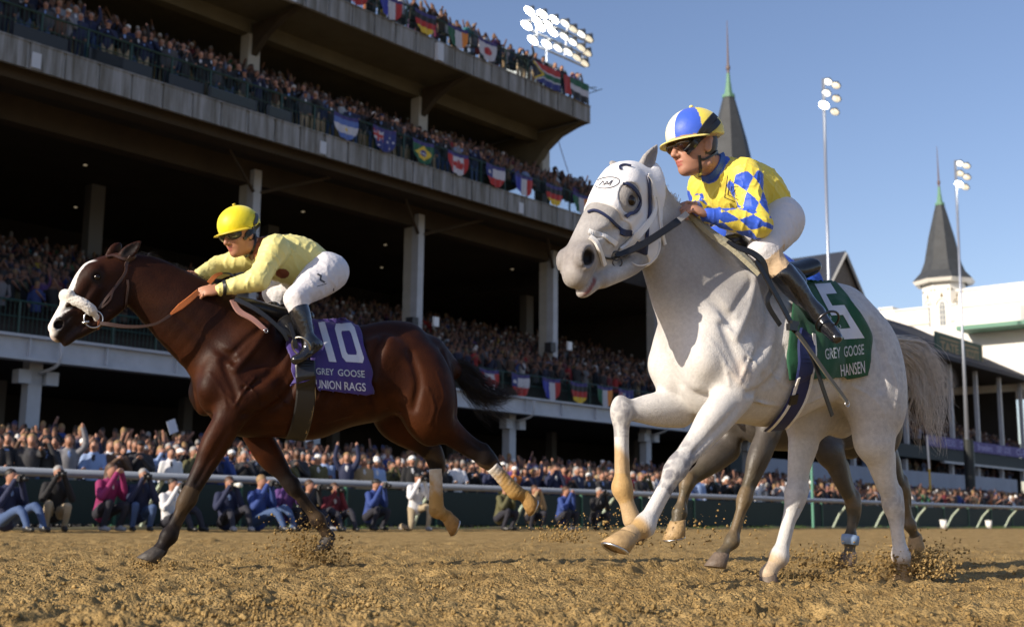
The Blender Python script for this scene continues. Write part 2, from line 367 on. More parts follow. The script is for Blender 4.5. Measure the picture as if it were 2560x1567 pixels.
def head(s, H, ear=None):
    A3 = H['ax']; h = H['h']; k = H['k']
    R = lambda *r: tuple(q*k for q in r)
    s.add(ell(h(.075, -.03), A3, R(.115, .078, .078)), .04)
    s.add(ell(h(.165, .030), A3, R(.14, .085, .080)), .05)
    s.add(chain([h(.14, .065), h(.30, .052), h(.40, .032), h(.51, .012)], R(.045, .042, .042, .040)), .04)
    s.add(chain([h(.14, .05, .03), h(.34, .025, .026), h(.48, .0, .02)], R(.045, .042, .036)), .03); s.add(chain([h(.14, .05, -.03), h(.34, .025, -.026), h(.48, .0, -.02)], R(.045, .042, .036)), .03)
    s.add(ell(h(.33, -.05), A3, R(.17, .07, .05)), .04)
    s.add(ell(h(.525, -.022), A3, R(.066, .052, .050)), .03)
    s.add(ell(h(.565, -.034), A3, R(.040, .042, .044)), .02)
    for q in (1, -1):
        s.add(ell(h(.19, -.12, .036*q), A3, R(.125, .10, .040)), .03)
        s.add(chain([h(.22, -.182, .032*q), h(.34, -.168, .03*q), h(.48, -.118, .018*q)], R(.036, .032, .028)), .03)
        s.add(chain([h(.22, -.025, .064*q), h(.36, -.045, .048*q)], R(.016, .010)), .04)       # facial crest
        s.add(ell(h(.150+H['es'], .048, .062*q), A3, R(.050, .024, .020)), .03)                         # brow
        s.add(ell(h(.168+H['es'], .020, .068*q), A3, R(.040, .034, .018)), .02)
        s.cut(ell(h(.168+H['es'], .022, .094*q), A3, R(.026, .018, .018)), .006, 3)
        s.add(ell(h(.522, .006, .036*q), A3, R(.050, .042, .022)), .014)                          # nostril
        s.cut(ell(h(.524, .004, .062*q), (nrm(A3[0]+A3[1]*.4), nrm(A3[1]-A3[0]*.4), A3[2]), R(.036, .027, .030)), .005, 4)
        s.add(chain([h(.524+.037*cos(a), .004+.030*sin(a)-.25*.037*cos(a), .052*q) for a in (.3, 1.1, 1.9, 2.7, 3.5, 4.3, 5.1, 5.9)], R(.007, .008, .008, .007, .006, .006, .006, .007)), .008)
        s.add(chain([h(.25, -.02, .062*q), h(.33, -.035, .055*q), h(.41, -.045, .044*q)], R(.010, .009, .006)), .016)
        s.cut(chain([h(.20, -.075, .080*q), h(.30, -.10, .066*q), h(.41, -.092, .050*q)], R(.008, .012, .008)), .03)
        s.cut(chain([h(.44, .03, .05*q), h(.36, -.005, .066*q)], R(.008, .012)), .02)
    s.add(ell(h(.54, -.095), A3, R(.055, .027, .036)), .018)
    s.add(ell(h(.515, -.108), A3, R(.034, .020, .028)), .015)
    for q in (1, -1):
        s.cut(chain([h(.475, -.080, .050*q), h(.54, -.077, .047*q), h(.60, -.074, .030*q)], R(.008, .008, .009)), .006, 5)
    s.cut(ell(h(.612, -.076), A3, R(.020, .008, .030)), .006, 5)
def earp(s, b, t, side, k=1.):
    ax = nrm(t-b); L = np.linalg.norm(t-b); q = nrm(side-ax*(side@ax)); r = np.cross(ax, q)
    s.add(chain([b-ax*.02, b+ax*L*.3, b+ax*L*.65, t], [.036*k, .042*k, .029*k, .006], (q, .55)), .012)
    s.cut(chain([b+ax*L*.14+q*.027, b+ax*L*.4+q*.026, b+ax*L*.85+q*.012], [.018, .029, .010], (q, .8)), .006, 6)
def headframe(fr, pp, mm, yaw=0, es=0.):
    a = nrm(mm-pp); c = nrm(fr.m-a*(fr.m@a)); b = np.cross(c, a); b = b if b[2] > 0 else -b; k = np.linalg.norm(mm-pp)/.58
    if yaw:
        c2 = c*cos(yaw)+b*sin(yaw); b = b*cos(yaw)-c*sin(yaw); c = c2
    return {'ax': (a, b, c), 'k': k, 'es': es, 'h': lambda s, t, q=0.: pp+(a*s+b*t+c*q)*k, 'pp': pp}
GROOVES = [([(-.27, 1.43), (-.37, 1.34), (-.48, 1.20)], .009, .03), ([(-.11, 1.42), (-.17, 1.26), (-.25, 1.13), (-.38, 1.03)], .017, .035), ([(-.10, 1.12), (-.15, 1.0), (-.25, .92), (-.38, .885)], .015, .03), ([(-.50, 1.20), (-.455, 1.08), (-.42, .97)], .013, .03),
           ([(.57, 1.32), (.61, 1.14), (.59, .97)], .014, .04), ([(.80, 1.36), (.87, 1.15), (.86, .95)], .015, .04), ([(.31, 1.14), (.39, .99)], .02, .05), ([(.42, 1.42), (.36, 1.28), (.34, 1.16)], .014, .05)]+[([(.02+.075*i, 1.28), (.04+.075*i, 1.12), (.0+.075*i, .98)], .0045, .025) for i in range(4)]
RIDGES = [([(-.50, 1.02), (-.44, .95), (-.38, .90)], .005, .010), ([(-.46, 1.18), (-.40, 1.08), (-.33, 1.02), (-.30, .95)], .0045, .010), ([(-.20, 1.0), (-.12, .95), (-.02, .93), (.12, .94)], .0045, .010), ([(.72, 1.2), (.76, 1.05), (.72, .92), (.75, .82)], .0045, .010), ([(.45, .98), (.55, .92), (.62, .84)], .0045, .010), ([(-.24, 1.46), (-.32, 1.31), (-.43, 1.15)], .010, .03), ([(-.28, .86), (-.1, .85), (.1, .87), (.25, .92)], .005, .012), ([(-.33, 1.10), (-.40, 1.0), (-.43, .93)], .006, .012), ([(.66, 1.1), (.70, .98), (.68, .88)], .006, .014), ([(-.56, 1.12), (-.50, 1.02), (-.47, .92)], .006, .012)]
def relief(s, T):
    n = s.h; s.h = .02; V, Q_, _ = s.run(); s.h = n; bv = bvh_of(V, Q_); w = T['w']; m = T['fr'].m
    for L, add in ((GROOVES, 0), (RIDGES, 1)):
        for pts, r, k in L:
            for q in (1, -1):
                P = []
                for u, z in pts:
                    h_ = hit([bv], w(u, 1.0*q, z), -m*q, -.001 if add else .004)
                    if h_: P.append(h_[0])
                if len(P) < 2: continue
                if add: s.add(chain(P, [r]*len(P)), k)
                else: s.cut(chain(P, [r*.7]+[r]*(len(P)-2)+[r*.6]), k)
def horse_body(T, h=.0085):
    s = Sdf(h); trunk(s, T)
    N = T['neck']; fr = T['fr']
    s.add(chain([n[0] for n in N], [n[1] for n in N], (fr.m, T.get('nsq', .55)), 5), .10)
    if 'neck2' in T: s.add(chain([n[0] for n in T['neck2']], [n[1] for n in T['neck2']], (fr.m, .8), 5), .06)
    for g in T.get('grooves', []): s.cut(chain(*g), .035)
    for L in T['legs']: leg(s, fr, L['P'], L['hind'], L['side'], L.get('k', 1.))
    if T.get('head'):
        head(s, T['head'])
        for e in T['ears']: earp(s, *e)
    relief(s, T); return s
class G: pass
def nost(c, s_, t_, c_, hd):
    e = ((s_-.524)+.4*(t_-.004))**2/.036**2+((t_-.004)-.4*(s_-.524))**2/.028**2
    return mixc(c, hd*sst(1.25-e, 0, .5)*(np.abs(c_) > .028), (.012, .008, .008))
# ---- the white horse
def white_horse():
    fr = FW; w = fr.w; J = fr.j; T = {'fr': fr, 'w': w}
    pp = J(A_, 690, 540, 0); mm = J(A_, 118, 1262, .09); H = headframe(fr, pp, mm, -.12, .062); T['head'] = H; h = H['h']
    T['neck'] = [(w(-.36, 0, 1.29), .30), (w(-.46, 0, 1.40), .265), (w(-.59, .0, 1.55), .205), (w(-.70, .0, 1.665), .155), (h(.07, -.085), .11)]
    T['neck2'] = [(w(-.25, 0, 1.53), .06), (J(A_, 1130, 1030, 0), .055), (J(A_, 965, 925, 0), .05), (J(A_, 865, 800, 0), .05), (J(A_, 760, 690, 0), .05), (h(.03, -.045), .05)]
    e1b, e1t = J(A_, 672, 520, .05), J(A_, 782, 330, .07); e2b, e2t = J(A_, 505, 545, -.06), J(A_, 432, 478, -.07)
    T['ears'] = [(e1b, e1t, nrm(-fr.d*.2+fr.m+H['ax'][1]*-.3)), (e2b, e2t+Z3*.015, nrm(-fr.m-fr.d*.6))]
    T['grooves'] = [([w(-.44, .22, 1.22), w(-.58, .165, 1.40), w(-.70, .13, 1.56)], [.012, .016, .01])]
    nf = [w(-.38, .17, 1.15), w(-.40, .175, .86), J(B_, 335, 925, .17), J(B_, 196, 1178, .17), J(B_, 128, 1222, .17)]
    ff = [w(-.38, -.17, 1.15), J(B_, 330, 665, -.13), J(B_, 92, 665, -.16), J(B_, 98, 1010, -.15), J(B_, 142, 1150, -.13)]
    nh = [w(.55, .13, 1.25), J(B_, 1205, 800, .15), J(B_, 1298, 1075, .12), J(B_, 1335, 1312, .11), J(B_, 1348, 1372, .11)]
    fh = [w(.5, -.13, 1.15), J(B_, 900, 700, -.15), J(B_, 868, 1035, -.13), J(B_, 795, 1315, -.12), J(B_, 745, 1390, -.12)]
    T['legs'] = [dict(P=nf, hind=0, side=1), dict(P=ff, hind=0, side=-1), dict(P=nh, hind=1, side=1), dict(P=fh, hind=1, side=-1)]
    return T, (nf, ff, nh, fh)
def colour_legs(c, V, P, pairs, hind=False):
    return c
TAIL = {}
def build_white():
    T, (nf, ff, nh, fh) = white_horse(); fr = FW; H = T['head']; h = H['h']; w = fr.w
    V, Q, I = horse_body(T).run()
    base = np.array([.60, .585, .565]); c = np.tile(base, (len(V), 1))
    n1 = fbm(V, 9, 4); n2 = fbm(V+5, 45, 3); c *= (.90+.12*n1+.10*n2)[:, None]
    dap = sst(np.abs(fbm(V+3, 24, 2)-.5), .0, .16)
    a, b, cc = H['ax']; q = (V-H['pp'])/H['k']; s_, t_, c_ = q@a, q@b, q@cc
    hd = (np.abs(c_) < .16) & (s_ > -.08) & (s_ < .7) & (np.abs(t_) < .26)
    g = sst(s_, .26, .36)*hd; c = mixc(c, g*.22*(.4+1.2*dap), (.36, .35, .36)); g = sst(s_, .40, .52)*hd; c = mixc(c, g*.75*(.6+.6*n1), (.27, .24, .22))
    g = hd*sst(.075-np.hypot(s_-.515, t_-.0), 0, .03); c = mixc(c, g*.5, (.16, .14, .14))
    g = hd*sst(.060-np.hypot(s_-.168-H['es'], t_-.022), 0, .03); c = mixc(c, g*.28, (.30, .29, .28)); g = hd*sst(.032-np.hypot(s_-.168-H['es'], (t_-.022)*1.3), 0, .010); c = mixc(c, g*.85, (.05, .045, .045))
    c = nost(c, s_, t_, c_, hd); c[(I == 5)] = (.12, .06, .06)
    g = hd*sst(.009-np.abs(t_+.088+.2*(s_-.55)), 0, .005)*sst(s_, .505, .53)*sst(.60-s_, 0, .02)*(c_ > 0); c = mixc(c, g*.85, (.17, .02, .018))
    c[I == 6] = (.30, .28, .30)
    c = mixc(c, (c_ < .2)*(s_ < .05)*0, (1, 1, 1))
    for L, (k0, k1, kn, mud) in zip((nf, ff, nh, fh), ((.05, .35, .75, .2), (.0, .3, .45, -.55), (.0, .2, .25, .55), (.0, .2, .15, .5))):
        t, dd = seg_t(V, L[1], L[2]); near = dd < .13
        c = mixc(c, near*sst(t, .55, .95)*np.minimum(kn*1.5, 1)*(.15+.85*dap), (.21, .21, .23))
        t2, d2 = seg_t(V, L[2], L[3]); nr2 = (d2 < .075)
        c = mixc(c, nr2*(d2 < dd+.02)*sst(.25-t2, 0, .25)*kn*.8*(.3+.7*dap), (.30, .29, .30))
        tt = t2+np.where(t2 > .995, 1, 0)*0
        fw_ = (V-L[2]-np.outer(t2, L[3]-L[2]))@(-fr.d)
        m_ = nr2*sst(t2+.25*n1+fw_*4, 1.0+mud*.55, 1.25+mud*.55) if mud > 0 else nr2*sst(t2+.18*n1+fw_*2, .58, .74)
        c = mixc(c, m_*.85, (.44, .27, .095))
        t3, d3 = seg_t(V, L[3], L[4]); m3 = (d3 < .06)*sst(t3+.3*n1, .1, .5)*(1 if mud < .3 else .75)
        if mud < 0: m3 = (d3 < .075)*1.
        c = mixc(c, m3*.85, (.46, .29, .11))
    vz = V[:, 2]; uu = (V-fr.M)@fr.d; hq = seg_t(V, h(.12, -.06), h(.5, -.05))[1]; g = sst(vz, 1.18, 1.42)*sst(-uu, .22, .42)*sst(hq, .10, .19); c = mixc(c, g*.72*(.7+.5*n1), (.22, .205, .20))
    g = sst(uu, .35, .7)*sst(vz, .55, .8); c = mixc(c, g*(.10+.34*dap*n2*2), (.33, .33, .36)); c = mixc(c, sst(.6-np.abs(uu-.05), 0, .3)*sst(vz, .8, 1.)*.25*dap, (.38, .37, .38))
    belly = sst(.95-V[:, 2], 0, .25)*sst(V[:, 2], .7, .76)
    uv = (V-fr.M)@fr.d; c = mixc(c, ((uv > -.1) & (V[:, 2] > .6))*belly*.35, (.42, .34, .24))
    c = mixc(c, ((uv > .3) & (V[:, 2] > .8))*.12*n2*2, (.3, .3, .34))
    gd = sst(.09-np.linalg.norm(V-w(-.42, .27, .98), axis=1), 0, .06); c = mixc(c, gd*.4, (.42, .30, .22))
    WH = thing('racehorse', 'white grey racehorse in a white blinker hood galloping nearest the camera', 'horse', w(.2, 0, 0))
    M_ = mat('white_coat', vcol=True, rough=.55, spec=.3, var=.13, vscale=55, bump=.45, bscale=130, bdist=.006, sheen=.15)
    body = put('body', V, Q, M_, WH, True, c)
    hm = mat('pale_hoof', (.40, .27, .13), .6, var=.25, vscale=30, bump=.4, bscale=60); sm = mat('shoe_metal', (.6, .6, .6), .35, 1.)
    g = mat('grey_hoof', (.16, .12, .09), .6, var=.3, vscale=30, bump=.4, bscale=60)
    J = fr.j
    hoof(WH, fr, nf[4], J(B_, 70, 1330, .17)-nf[4]+Z3*-.05, J(B_, 20, 1290, .17)-nf[4], hm, 1.15, sm)
    hoof(WH, fr, ff[4], nrm(fr.d*.9-Z3*.35), nrm(-Z3-fr.d*.2), g, 1., sm)
    hoof(WH, fr, nh[4], nrm(-Z3+fr.d*.1), nrm(-fr.d-Z3*.1), hm, 1.)
    hoof(WH, fr, fh[4], nrm(-Z3*.6-fr.d*.0+fr.d*.35), nrm(-fr.d*.9-Z3*.5), g, 1.05, None)
    em = mat('eye_gloss', (.010, .006, .004), .16, spec=.45)
    for q in (1, -1):
        b_ = bmesh.new(); bmesh.ops.create_uvsphere(b_, u_segments=20, v_segments=12, radius=.0215*H['k']); me = bpy.data.meshes.new('eye'); b_.to_mesh(me); b_.free(); me.materials.append(em)
        me.polygons.foreach_set('use_smooth', np.ones(len(me.polygons), bool)); obj('eye', me, WH, h(.168+H['es'], .022, .072*q)-np.array(WH.location))
    out = G(); out.T = T; out.obj = WH; out.V = V; out.Q = Q; out.bvh = bvh_of(V, Q); out.H = H; out.legs = (nf, ff, nh, fh)
    return out
def hair(name, parent, roots, guide, n, m, r=.0022, seed=1, spread=.05, segs=9, wave=.02, tip=.25):
    """many tapered strands following guide curves (lists of points)"""
    rs = np.random.RandomState(seed); V = []; Fc = []; gc = []; CL = [(rs.randint(len(guide)), rs.randint(len(guide)), rs.rand(), rs.randn(3)*spread, rs.rand(3)*6, .5+.5*rs.rand(), .6+rs.rand(3)) for _ in range(max(8, n//22))]
    for g in guide:
        q = np.array(cr(g, 6)); gc.append(np.stack([np.interp(np.linspace(0, 1, 30), np.linspace(0, 1, len(q)), q[:, i]) for i in range(3)], 1))
    for i in range(n):
        a, b, f, off, ph, e, fr_ = CL[rs.randint(len(CL))]; A = gc[a]*f+gc[b]*(1-f); e = min(1, e*(.85+.3*rs.rand())); off = off+rs.randn(3)*spread*.28; ph = ph+rs.randn(3)*.25; A = A[:max(4, int(len(A)*e))]
        ii = np.linspace(0, len(A)-1, segs); P = np.stack([np.interp(ii, range(len(A)), A[:, q]) for q in range(3)], 1)
        t = np.linspace(0, 1, segs)[:, None]
        P = P+off*(.15+t)*np.array([1, 1, .7])+wave*np.sin(ph+t*5*fr_)*t+(rs.randn(3)*roots)
        base = len(V); d = np.cross(P[1]-P[0], [0, 0, 1.]); d = nrm(d+rs.randn(3)*.3)
        for j in range(segs):
            rr = r*(1-(1-tip)*j/(segs-1)); tg = nrm(P[min(j+1, segs-1)]-P[max(j-1, 0)]); u1 = nrm(np.cross(tg, d)); u2 = np.cross(tg, u1)
            for k in range(3): V.append(P[j]+(u1*cos(2.094*k)+u2*sin(2.094*k))*rr)
        for j in range(segs-1):
            for k in range(3): Fc.append((base+j*3+k, base+j*3+(k+1) % 3, base+j*3+3+(k+1) % 3, base+j*3+3+k))
    return put(name, V, np.array(Fc), m, parent, True)

# ---- the bay horse
def dark_horse(fr, w, spec, label, coat, cols, obj_cols=None, white=None):
    T = dict(spec); T['fr'] = fr; T['w'] = w
    V, Q, I = horse_body(T, .0085).run()
    P = T['legs']; c = np.tile(np.array(cols['base']), (len(V), 1))
    n1 = fbm(V, 7, 4); c = mixc(c, sst(n1, .35, .7)*.6, cols['alt'])
    up = sst(V[:, 2], 1.15, 1.5); c = mixc(c, up*.45, cols['top'])
    for L in P:
        p = L['P']; t, dd = seg_t(V, p[1], p[2]); c = mixc(c, (dd < .15)*sst(t, .35, .85)*.92, cols['leg'])
        for a, b in ((2, 3), (3, 4)):
            t, dd = seg_t(V, p[a], p[b]); c = mixc(c, (dd < .085)*1., cols['leg'])
            c = mixc(c, (dd < .085)*sst(n1, .45, .6)*.45, cols['mud'])
            if L.get('gold'): c = mixc(c, (dd < .085)*sst(t+(b == 4), .75, 1.)*.9, (.38, .23, .075))
    R_ = thing('racehorse', label, 'horse', w(.2, 0, 0))
    if T.get('head'):
        H = T['head']; a, b, cc = H['ax']; q = (V-H['pp'])/H['k']; s_, t_, c_ = q@a, q@b, q@cc
        hd = (np.abs(c_) < .16) & (s_ > -.1) & (s_ < .7) & (np.abs(t_) < .26)
        c = mixc(c, hd*sst(s_, .35, .52)*.75, cols['leg'])
        c = mixc(c, hd*sst(.06-np.hypot(s_-.168, t_-.016), 0, .03)*.7, cols['leg'])
        bl = hd*sst(.040+.014*sst(s_, .3, .55)+.012*(n1-.5)*2-np.abs(c_-.008), 0, .006)*sst(t_, -.03, .0)*sst(s_, .07, .1)
        c = mixc(c, bl, (.75, .72, .69))
        mz = hd*sst(s_+.12*(n1-.5)-.15*(t_+.03), .565, .585); c = mixc(c, mz*.85, (.62, .52, .46))
        mo = hd*(s_ > .46)*sst(.03-np.abs(t_+.085), 0, .014); c = mixc(c, mo*.9, (.03, .018, .015)); c = nost(c, s_, t_, c_, hd); c[I == 5] = (.02, .008, .008)
        c[I == 6] = cols['leg']
        em = mat('eye_gloss')
        for q_ in (1, -1):
            b_ = bmesh.new(); bmesh.ops.create_uvsphere(b_, u_segments=20, v_segments=12, radius=.0215*H['k']); me = bpy.data.meshes.new('eye'); b_.to_mesh(me); b_.free(); me.materials.append(em)
            me.polygons.foreach_set('use_smooth', np.ones(len(me.polygons), bool)); obj('eye', me, R_, H['h'](.168, .016, .077*q_)-np.array(R_.location))
    body = put('body', V, Q, coat, R_, True, c)
    out = G(); out.T = T; out.obj = R_; out.V = V; out.Q = Q; out.bvh = bvh_of(V, Q); out.H = T.get('head'); out.legs = [l['P'] for l in P]
    return out
def build_bay():
    fr = FB; J = fr.j
    def w(u, v, z): return fr.w(-.37+(u+.60)*1.10, v*1.03, z-.0)
    pp = J(C_, 575, 430, 0); mm = J(C_, 135, 935, .05); H = headframe(fr, pp, mm, -.05); h = H['h']; T = {'head': H}
    T['neck'] = [(w(-.38, 0, 1.27), .29), (J(C_, 1130, 830, 0), .245), (J(C_, 960, 720, 0), .195), (J(C_, 790, 610, 0), .155), (h(.06, -.075), .125)]
    T['neck2'] = [(w(-.25, 0, 1.50), .06), (J(C_, 1150, 650, 0), .06), (J(C_, 980, 530, 0), .055), (J(C_, 820, 460, 0), .05), (h(.0, -.03), .05)]
    T['ears'] = [(J(C_, 640, 400, .05), J(C_, 765, 285, .07), nrm(-fr.d*.3+fr.m)), (J(C_, 560, 385, -.06), J(C_, 622, 300, -.07), nrm(-fr.m-fr.d*.6))]
    T['grooves'] = [([w(-.44, .22, 1.20), w(-.60, .16, 1.34), w(-.74, .13, 1.46)], [.012, .015, .01])]
    nf = [w(-.38, .17, 1.13), J(D_, 590, 640, .18), J(D_, 358, 1075, .17), J(D_, 262, 1270, .17), J(D_, 215, 1345, .17)]
    ff = [w(-.36, -.17, 1.12), J(D_, 750, 745, -.16), J(D_, 925, 1000, -.15), J(D_, 1065, 1185, -.15), J(D_, 1125, 1275, -.15)]
    nh = [w(.55, .13, 1.25), J(D_, 1640, 640, .18), J(D_, 1965, 850, .17), J(D_, 2125, 1030, .17), J(D_, 2180, 1055, .17)]
    fh = [w(.5, -.13, 1.15), J(D_, 1480, 650, -.15), J(D_, 1700, 850, -.14), J(D_, 1705, 1130, -.14), J(D_, 1760, 1165, -.14)]
    T['legs'] = [dict(P=nf, hind=0, side=1, k=.98), dict(P=ff, hind=0, side=-1, k=.95), dict(P=nh, hind=1, side=1, k=1., gold=1), dict(P=fh, hind=1, side=-1, gold=1)]
    cols = dict(base=(.030, .0082, .0030), alt=(.068, .020, .0058), top=(.009, .004, .003), leg=(.016, .012, .011), mud=(.13, .085, .045))
    M_ = mat('bay_coat', vcol=True, rough=.50, spec=.13, var=.2, vscale=10, bump=.3, bscale=90, bdist=.006, coat=.0)
    b = dark_horse(fr, w, T, 'dark bay racehorse with a white blaze and fluffy noseband, galloping at the left', M_, cols)
    g = mat('dark_hoof', (.05, .042, .035), .6, var=.3, vscale=30, bump=.4, bscale=60); hm = mat('pale_hoof')
    mud = mat('muddy_hoof', (.36, .21, .07), .85, var=.3, vscale=25, bump=.6, bscale=40)
    hoof(b.obj, fr, nf[4], J(D_, 180, 1400, .17)-nf[4]-Z3*.05, J(D_, 60, 1380, .17)-nf[4], g, 1.1)
    hoof(b.obj, fr, ff[4], -Z3+fr.d*.1, -fr.d, g, 1.05)
    hoof(b.obj, fr, nh[4], nrm(fr.d*1-Z3*.35), nrm(-Z3-fr.d*.4), mud, 1.1, mat('shoe_metal'))
    hoof(b.obj, fr, fh[4], nrm(fr.d*1-Z3*.35), nrm(-Z3-fr.d*.4), mud, 1.1, mat('shoe_metal'))
    b.w = w
    return b
def build_grey():
    fr = FG; J = fr.j
    def w(u, v, z): return fr.w((u+.6)*.86-.88, v, z-.04)
    T = {'neck': [(w(-.38, 0, 1.28), .29), (w(-.52, 0, 1.42), .24), (w(-.66, 0, 1.48), .18), (w(-.80, 0, 1.52), .14)]}
    H = headframe(fr, w(-.90, 0, 1.60), w(-1.38, 0, 1.22)); T['head'] = H
    T['ears'] = [(H['h'](-.02, .03, .05), H['h'](-.16, .04, .06), fr.m), (H['h'](-.02, .03, -.05), H['h'](-.16, .04, -.06), -fr.m)]
    nf = [w(-.38, .17, 1.13), J(B_, 735, 800, .16), J(B_, 640, 1055, .15), J(B_, 585, 1245, .15), J(B_, 540, 1305, .15)]
    ff = [w(-.36, -.17, 1.12), J(B_, 560, 850, -.16), J(B_, 385, 985, -.15), J(B_, 352, 1120, -.15), J(B_, 345, 1160, -.15)]
    nh = [w(.55, .13, 1.25), J(B_, 1010, 850, .15), J(B_, 1125, 1085, .14), J(B_, 1110, 1235, .14), J(B_, 1108, 1300, .14)]
    fh = [w(.55, -.13, 1.20), J(B_, 1260, 870, -.13), J(B_, 1342, 1010, -.13), J(B_, 1375, 1175, -.13), J(B_, 1398, 1225, -.13)]
    T['legs'] = [dict(P=nf, hind=0, side=1, k=.84), dict(P=ff, hind=0, side=-1, k=.86), dict(P=nh, hind=1, side=1, k=.84), dict(P=fh, hind=1, side=-1, k=.84)]
    cols = dict(base=(.075, .066, .058), alt=(.11, .095, .08), top=(.06, .055, .05), leg=(.085, .07, .045), mud=(.22, .15, .08))
    M_ = mat('grey_coat', vcol=True, rough=.45, spec=.4, var=.2, vscale=14, bump=.3, bscale=70)
    b = dark_horse(fr, w, T, 'dark grey racehorse galloping half hidden behind the white one', M_, cols)
    g = mat('grey_hoof')
    hoof(b.obj, fr, nf[4], -Z3-fr.d*.15, nrm(-fr.d), g, 1.1)
    hoof(b.obj, fr, ff[4], -Z3+fr.d*.2, nrm(-fr.d), mat('pale_hoof'), 1.2, mat('shoe_metal'))
    hoof(b.obj, fr, nh[4], -Z3, nrm(-fr.d), g, 1.1)
    hoof(b.obj, fr, fh[4], nrm(fr.d*.5-Z3*.8), nrm(-fr.d-Z3*.4), mat('pale_hoof'), 1.1)
    bb = MB(); n_ = nrm(nh[3]-nh[2]); bb.tube([nh[3]*.9+nh[2]*.1, nh[3]+n_*.0, nh[3]+(nh[4]-nh[3])*.4], [.052, .056, .05], 14); put('ankle_wrap', bb.V, bb.F, mat('blue_wrap', (.25, .36, .55), .8), b.obj, True)
    return b
# ------------------------------------------------------------------ laying things on surfaces
def patch(name, bvhs, f, left, right, nu, nv, m, parent, off=.012, fold=0., plane=None, thick=.006, flare=0.):
    Lp = cr([np.array(p, float) for p in left], 8); Rp = cr([np.array(p, float) for p in right], 8)
    li = lambda L, t: np.array([np.interp(t, np.linspace(0, 1, len(L)), [p[q] for p in L]) for q in (0, 1)])
    V = []; N = []; miss = []
    for j in range(nv+1):
        a, b = li(Lp, j/nv), li(Rp, j/nv)
        for i in range(nu+1):
            q = a+(b-a)*i/nu; r = ray(*f(*q)); h_ = hit(bvhs, EYE, r, off)
            V.append(h_[0] if h_ else None); N.append(h_[1] if h_ else None)
    depth = [((v-EYE)@fwd) for v in V if v is not None]
    # misses: keep the depth of the nearest hit in the same row
    for k in range(len(V)):
        if V[k] is None:
            j, i = divmod(k, nu+1); a, b = li(Lp, j/nv), li(Rp, j/nv); q = a+(b-a)*i/nu
            c = [(abs(i2-i)+abs(j2-j), V[j2*(nu+1)+i2]) for j2 in range(max(0, j-6), min(nv, j+6)+1) for i2 in range(max(0, i-6), min(nu, i+6)+1) if V[j2*(nu+1)+i2] is not None and not isinstance(V[j2*(nu+1)+i2], tuple)]
            dz = (min(c, key=lambda z: z[0])[1]-EYE)@fwd if c else np.mean(depth)
            miss.append((k, EYE+ray(*f(*q))*dz))
    for k, p in miss: V[k] = p; N[k] = None
    V = np.array(V).reshape(nv+1, nu+1, 3)
    for _ in range(3):
        W = V.copy(); W[1:-1, 1:-1] = (V[:-2, 1:-1]+V[2:, 1:-1]+V[1:-1, :-2]+V[1:-1, 2:]+4*V[1:-1, 1:-1])/8; V = W
    du = np.gradient(V, axis=1); dv = np.gradient(V, axis=0); Nn = np.cross(dv, du); Nn /= np.linalg.norm(Nn, axis=2)[..., None]+1e-9
    s = np.sign((Nn*(EYE-V)).sum(2))[..., None]; Nn = Nn*s
    if fold:
        ii, jj = np.meshgrid(range(nu+1), range(nv+1)); P = V.reshape(-1, 3)
        w = (np.sin(ii*.9+2*np.sin(jj*.21))*.5+np.sin(ii*.37+jj*.33))*(.25+.75*jj/nv); V = V+Nn*(w*fold)[..., None]+Nn*(flare*(jj/nv)**2)[..., None]
    F_ = V.reshape(-1, 3); Bk = (V-Nn*thick).reshape(-1, 3); n = len(F_); VV = np.concatenate([F_, Bk]); Fc = []
    id_ = lambda j, i: j*(nu+1)+i
    for j in range(nv):
        for i in range(nu):
            q = (id_(j, i), id_(j+1, i), id_(j+1, i+1), id_(j, i+1)); Fc.append(q); Fc.append(tuple(k+n for k in q[::-1]))
    for i in range(nu):
        for j in (0, nv): q = (id_(j, i), id_(j, i+1), id_(j, i+1)+n, id_(j, i)+n); Fc.append(q if j == 0 else q[::-1])
    for j in range(nv):
        for i in (0, nu): q = (id_(j, i), id_(j, i)+n, id_(j+1, i)+n, id_(j+1, i)); Fc.append(q if i == 0 else q[::-1])
    o = put(name, VV, np.array(Fc), m, parent, True)
    tri = [(id_(j, i), id_(j+1, i), id_(j+1, i+1), id_(j, i+1)) for j in range(nv) for i in range(nu)]
    return o, BVHTree.FromPolygons([tuple(v) for v in F_], tri)
def flat_print(name, polys, tree, f, m, parent, off=.002, maxlen=6.):
    """polygons given in picture units, laid on a surface"""
    bm = bmesh.new()
    for P in polys:
        vs = [bm.verts.new((p[0], p[1], 0)) for p in P]
        try: bm.faces.new(vs)
        except Exception: pass
    bmesh.ops.triangulate(bm, faces=bm.faces[:])
    for _ in range(4):
        e = [x for x in bm.edges if x.calc_length() > maxlen]
        if not e: break
        bmesh.ops.subdivide_edges(bm, edges=e, cuts=1); bmesh.ops.triangulate(bm, faces=bm.faces[:])
    V = []; ok = []
    for v in bm.verts:
        h_ = hit([tree], EYE, ray(*f(v.co.x, v.co.y)), off); V.append(h_[0] if h_ else (0, 0, 0)); ok.append(h_ is not None)
    bm.verts.index_update(); Fc = [tuple(v.index for v in fc.verts) for fc in bm.faces if all(ok[v.index] for v in fc.verts)]
    bm.free()
    if not Fc: return None
    used = sorted({i for q in Fc for i in q}); mp = {u: k for k, u in enumerate(used)}
    return put(name, [V[u] for u in used], [tuple(mp[i] for i in q) for q in Fc], m, parent)
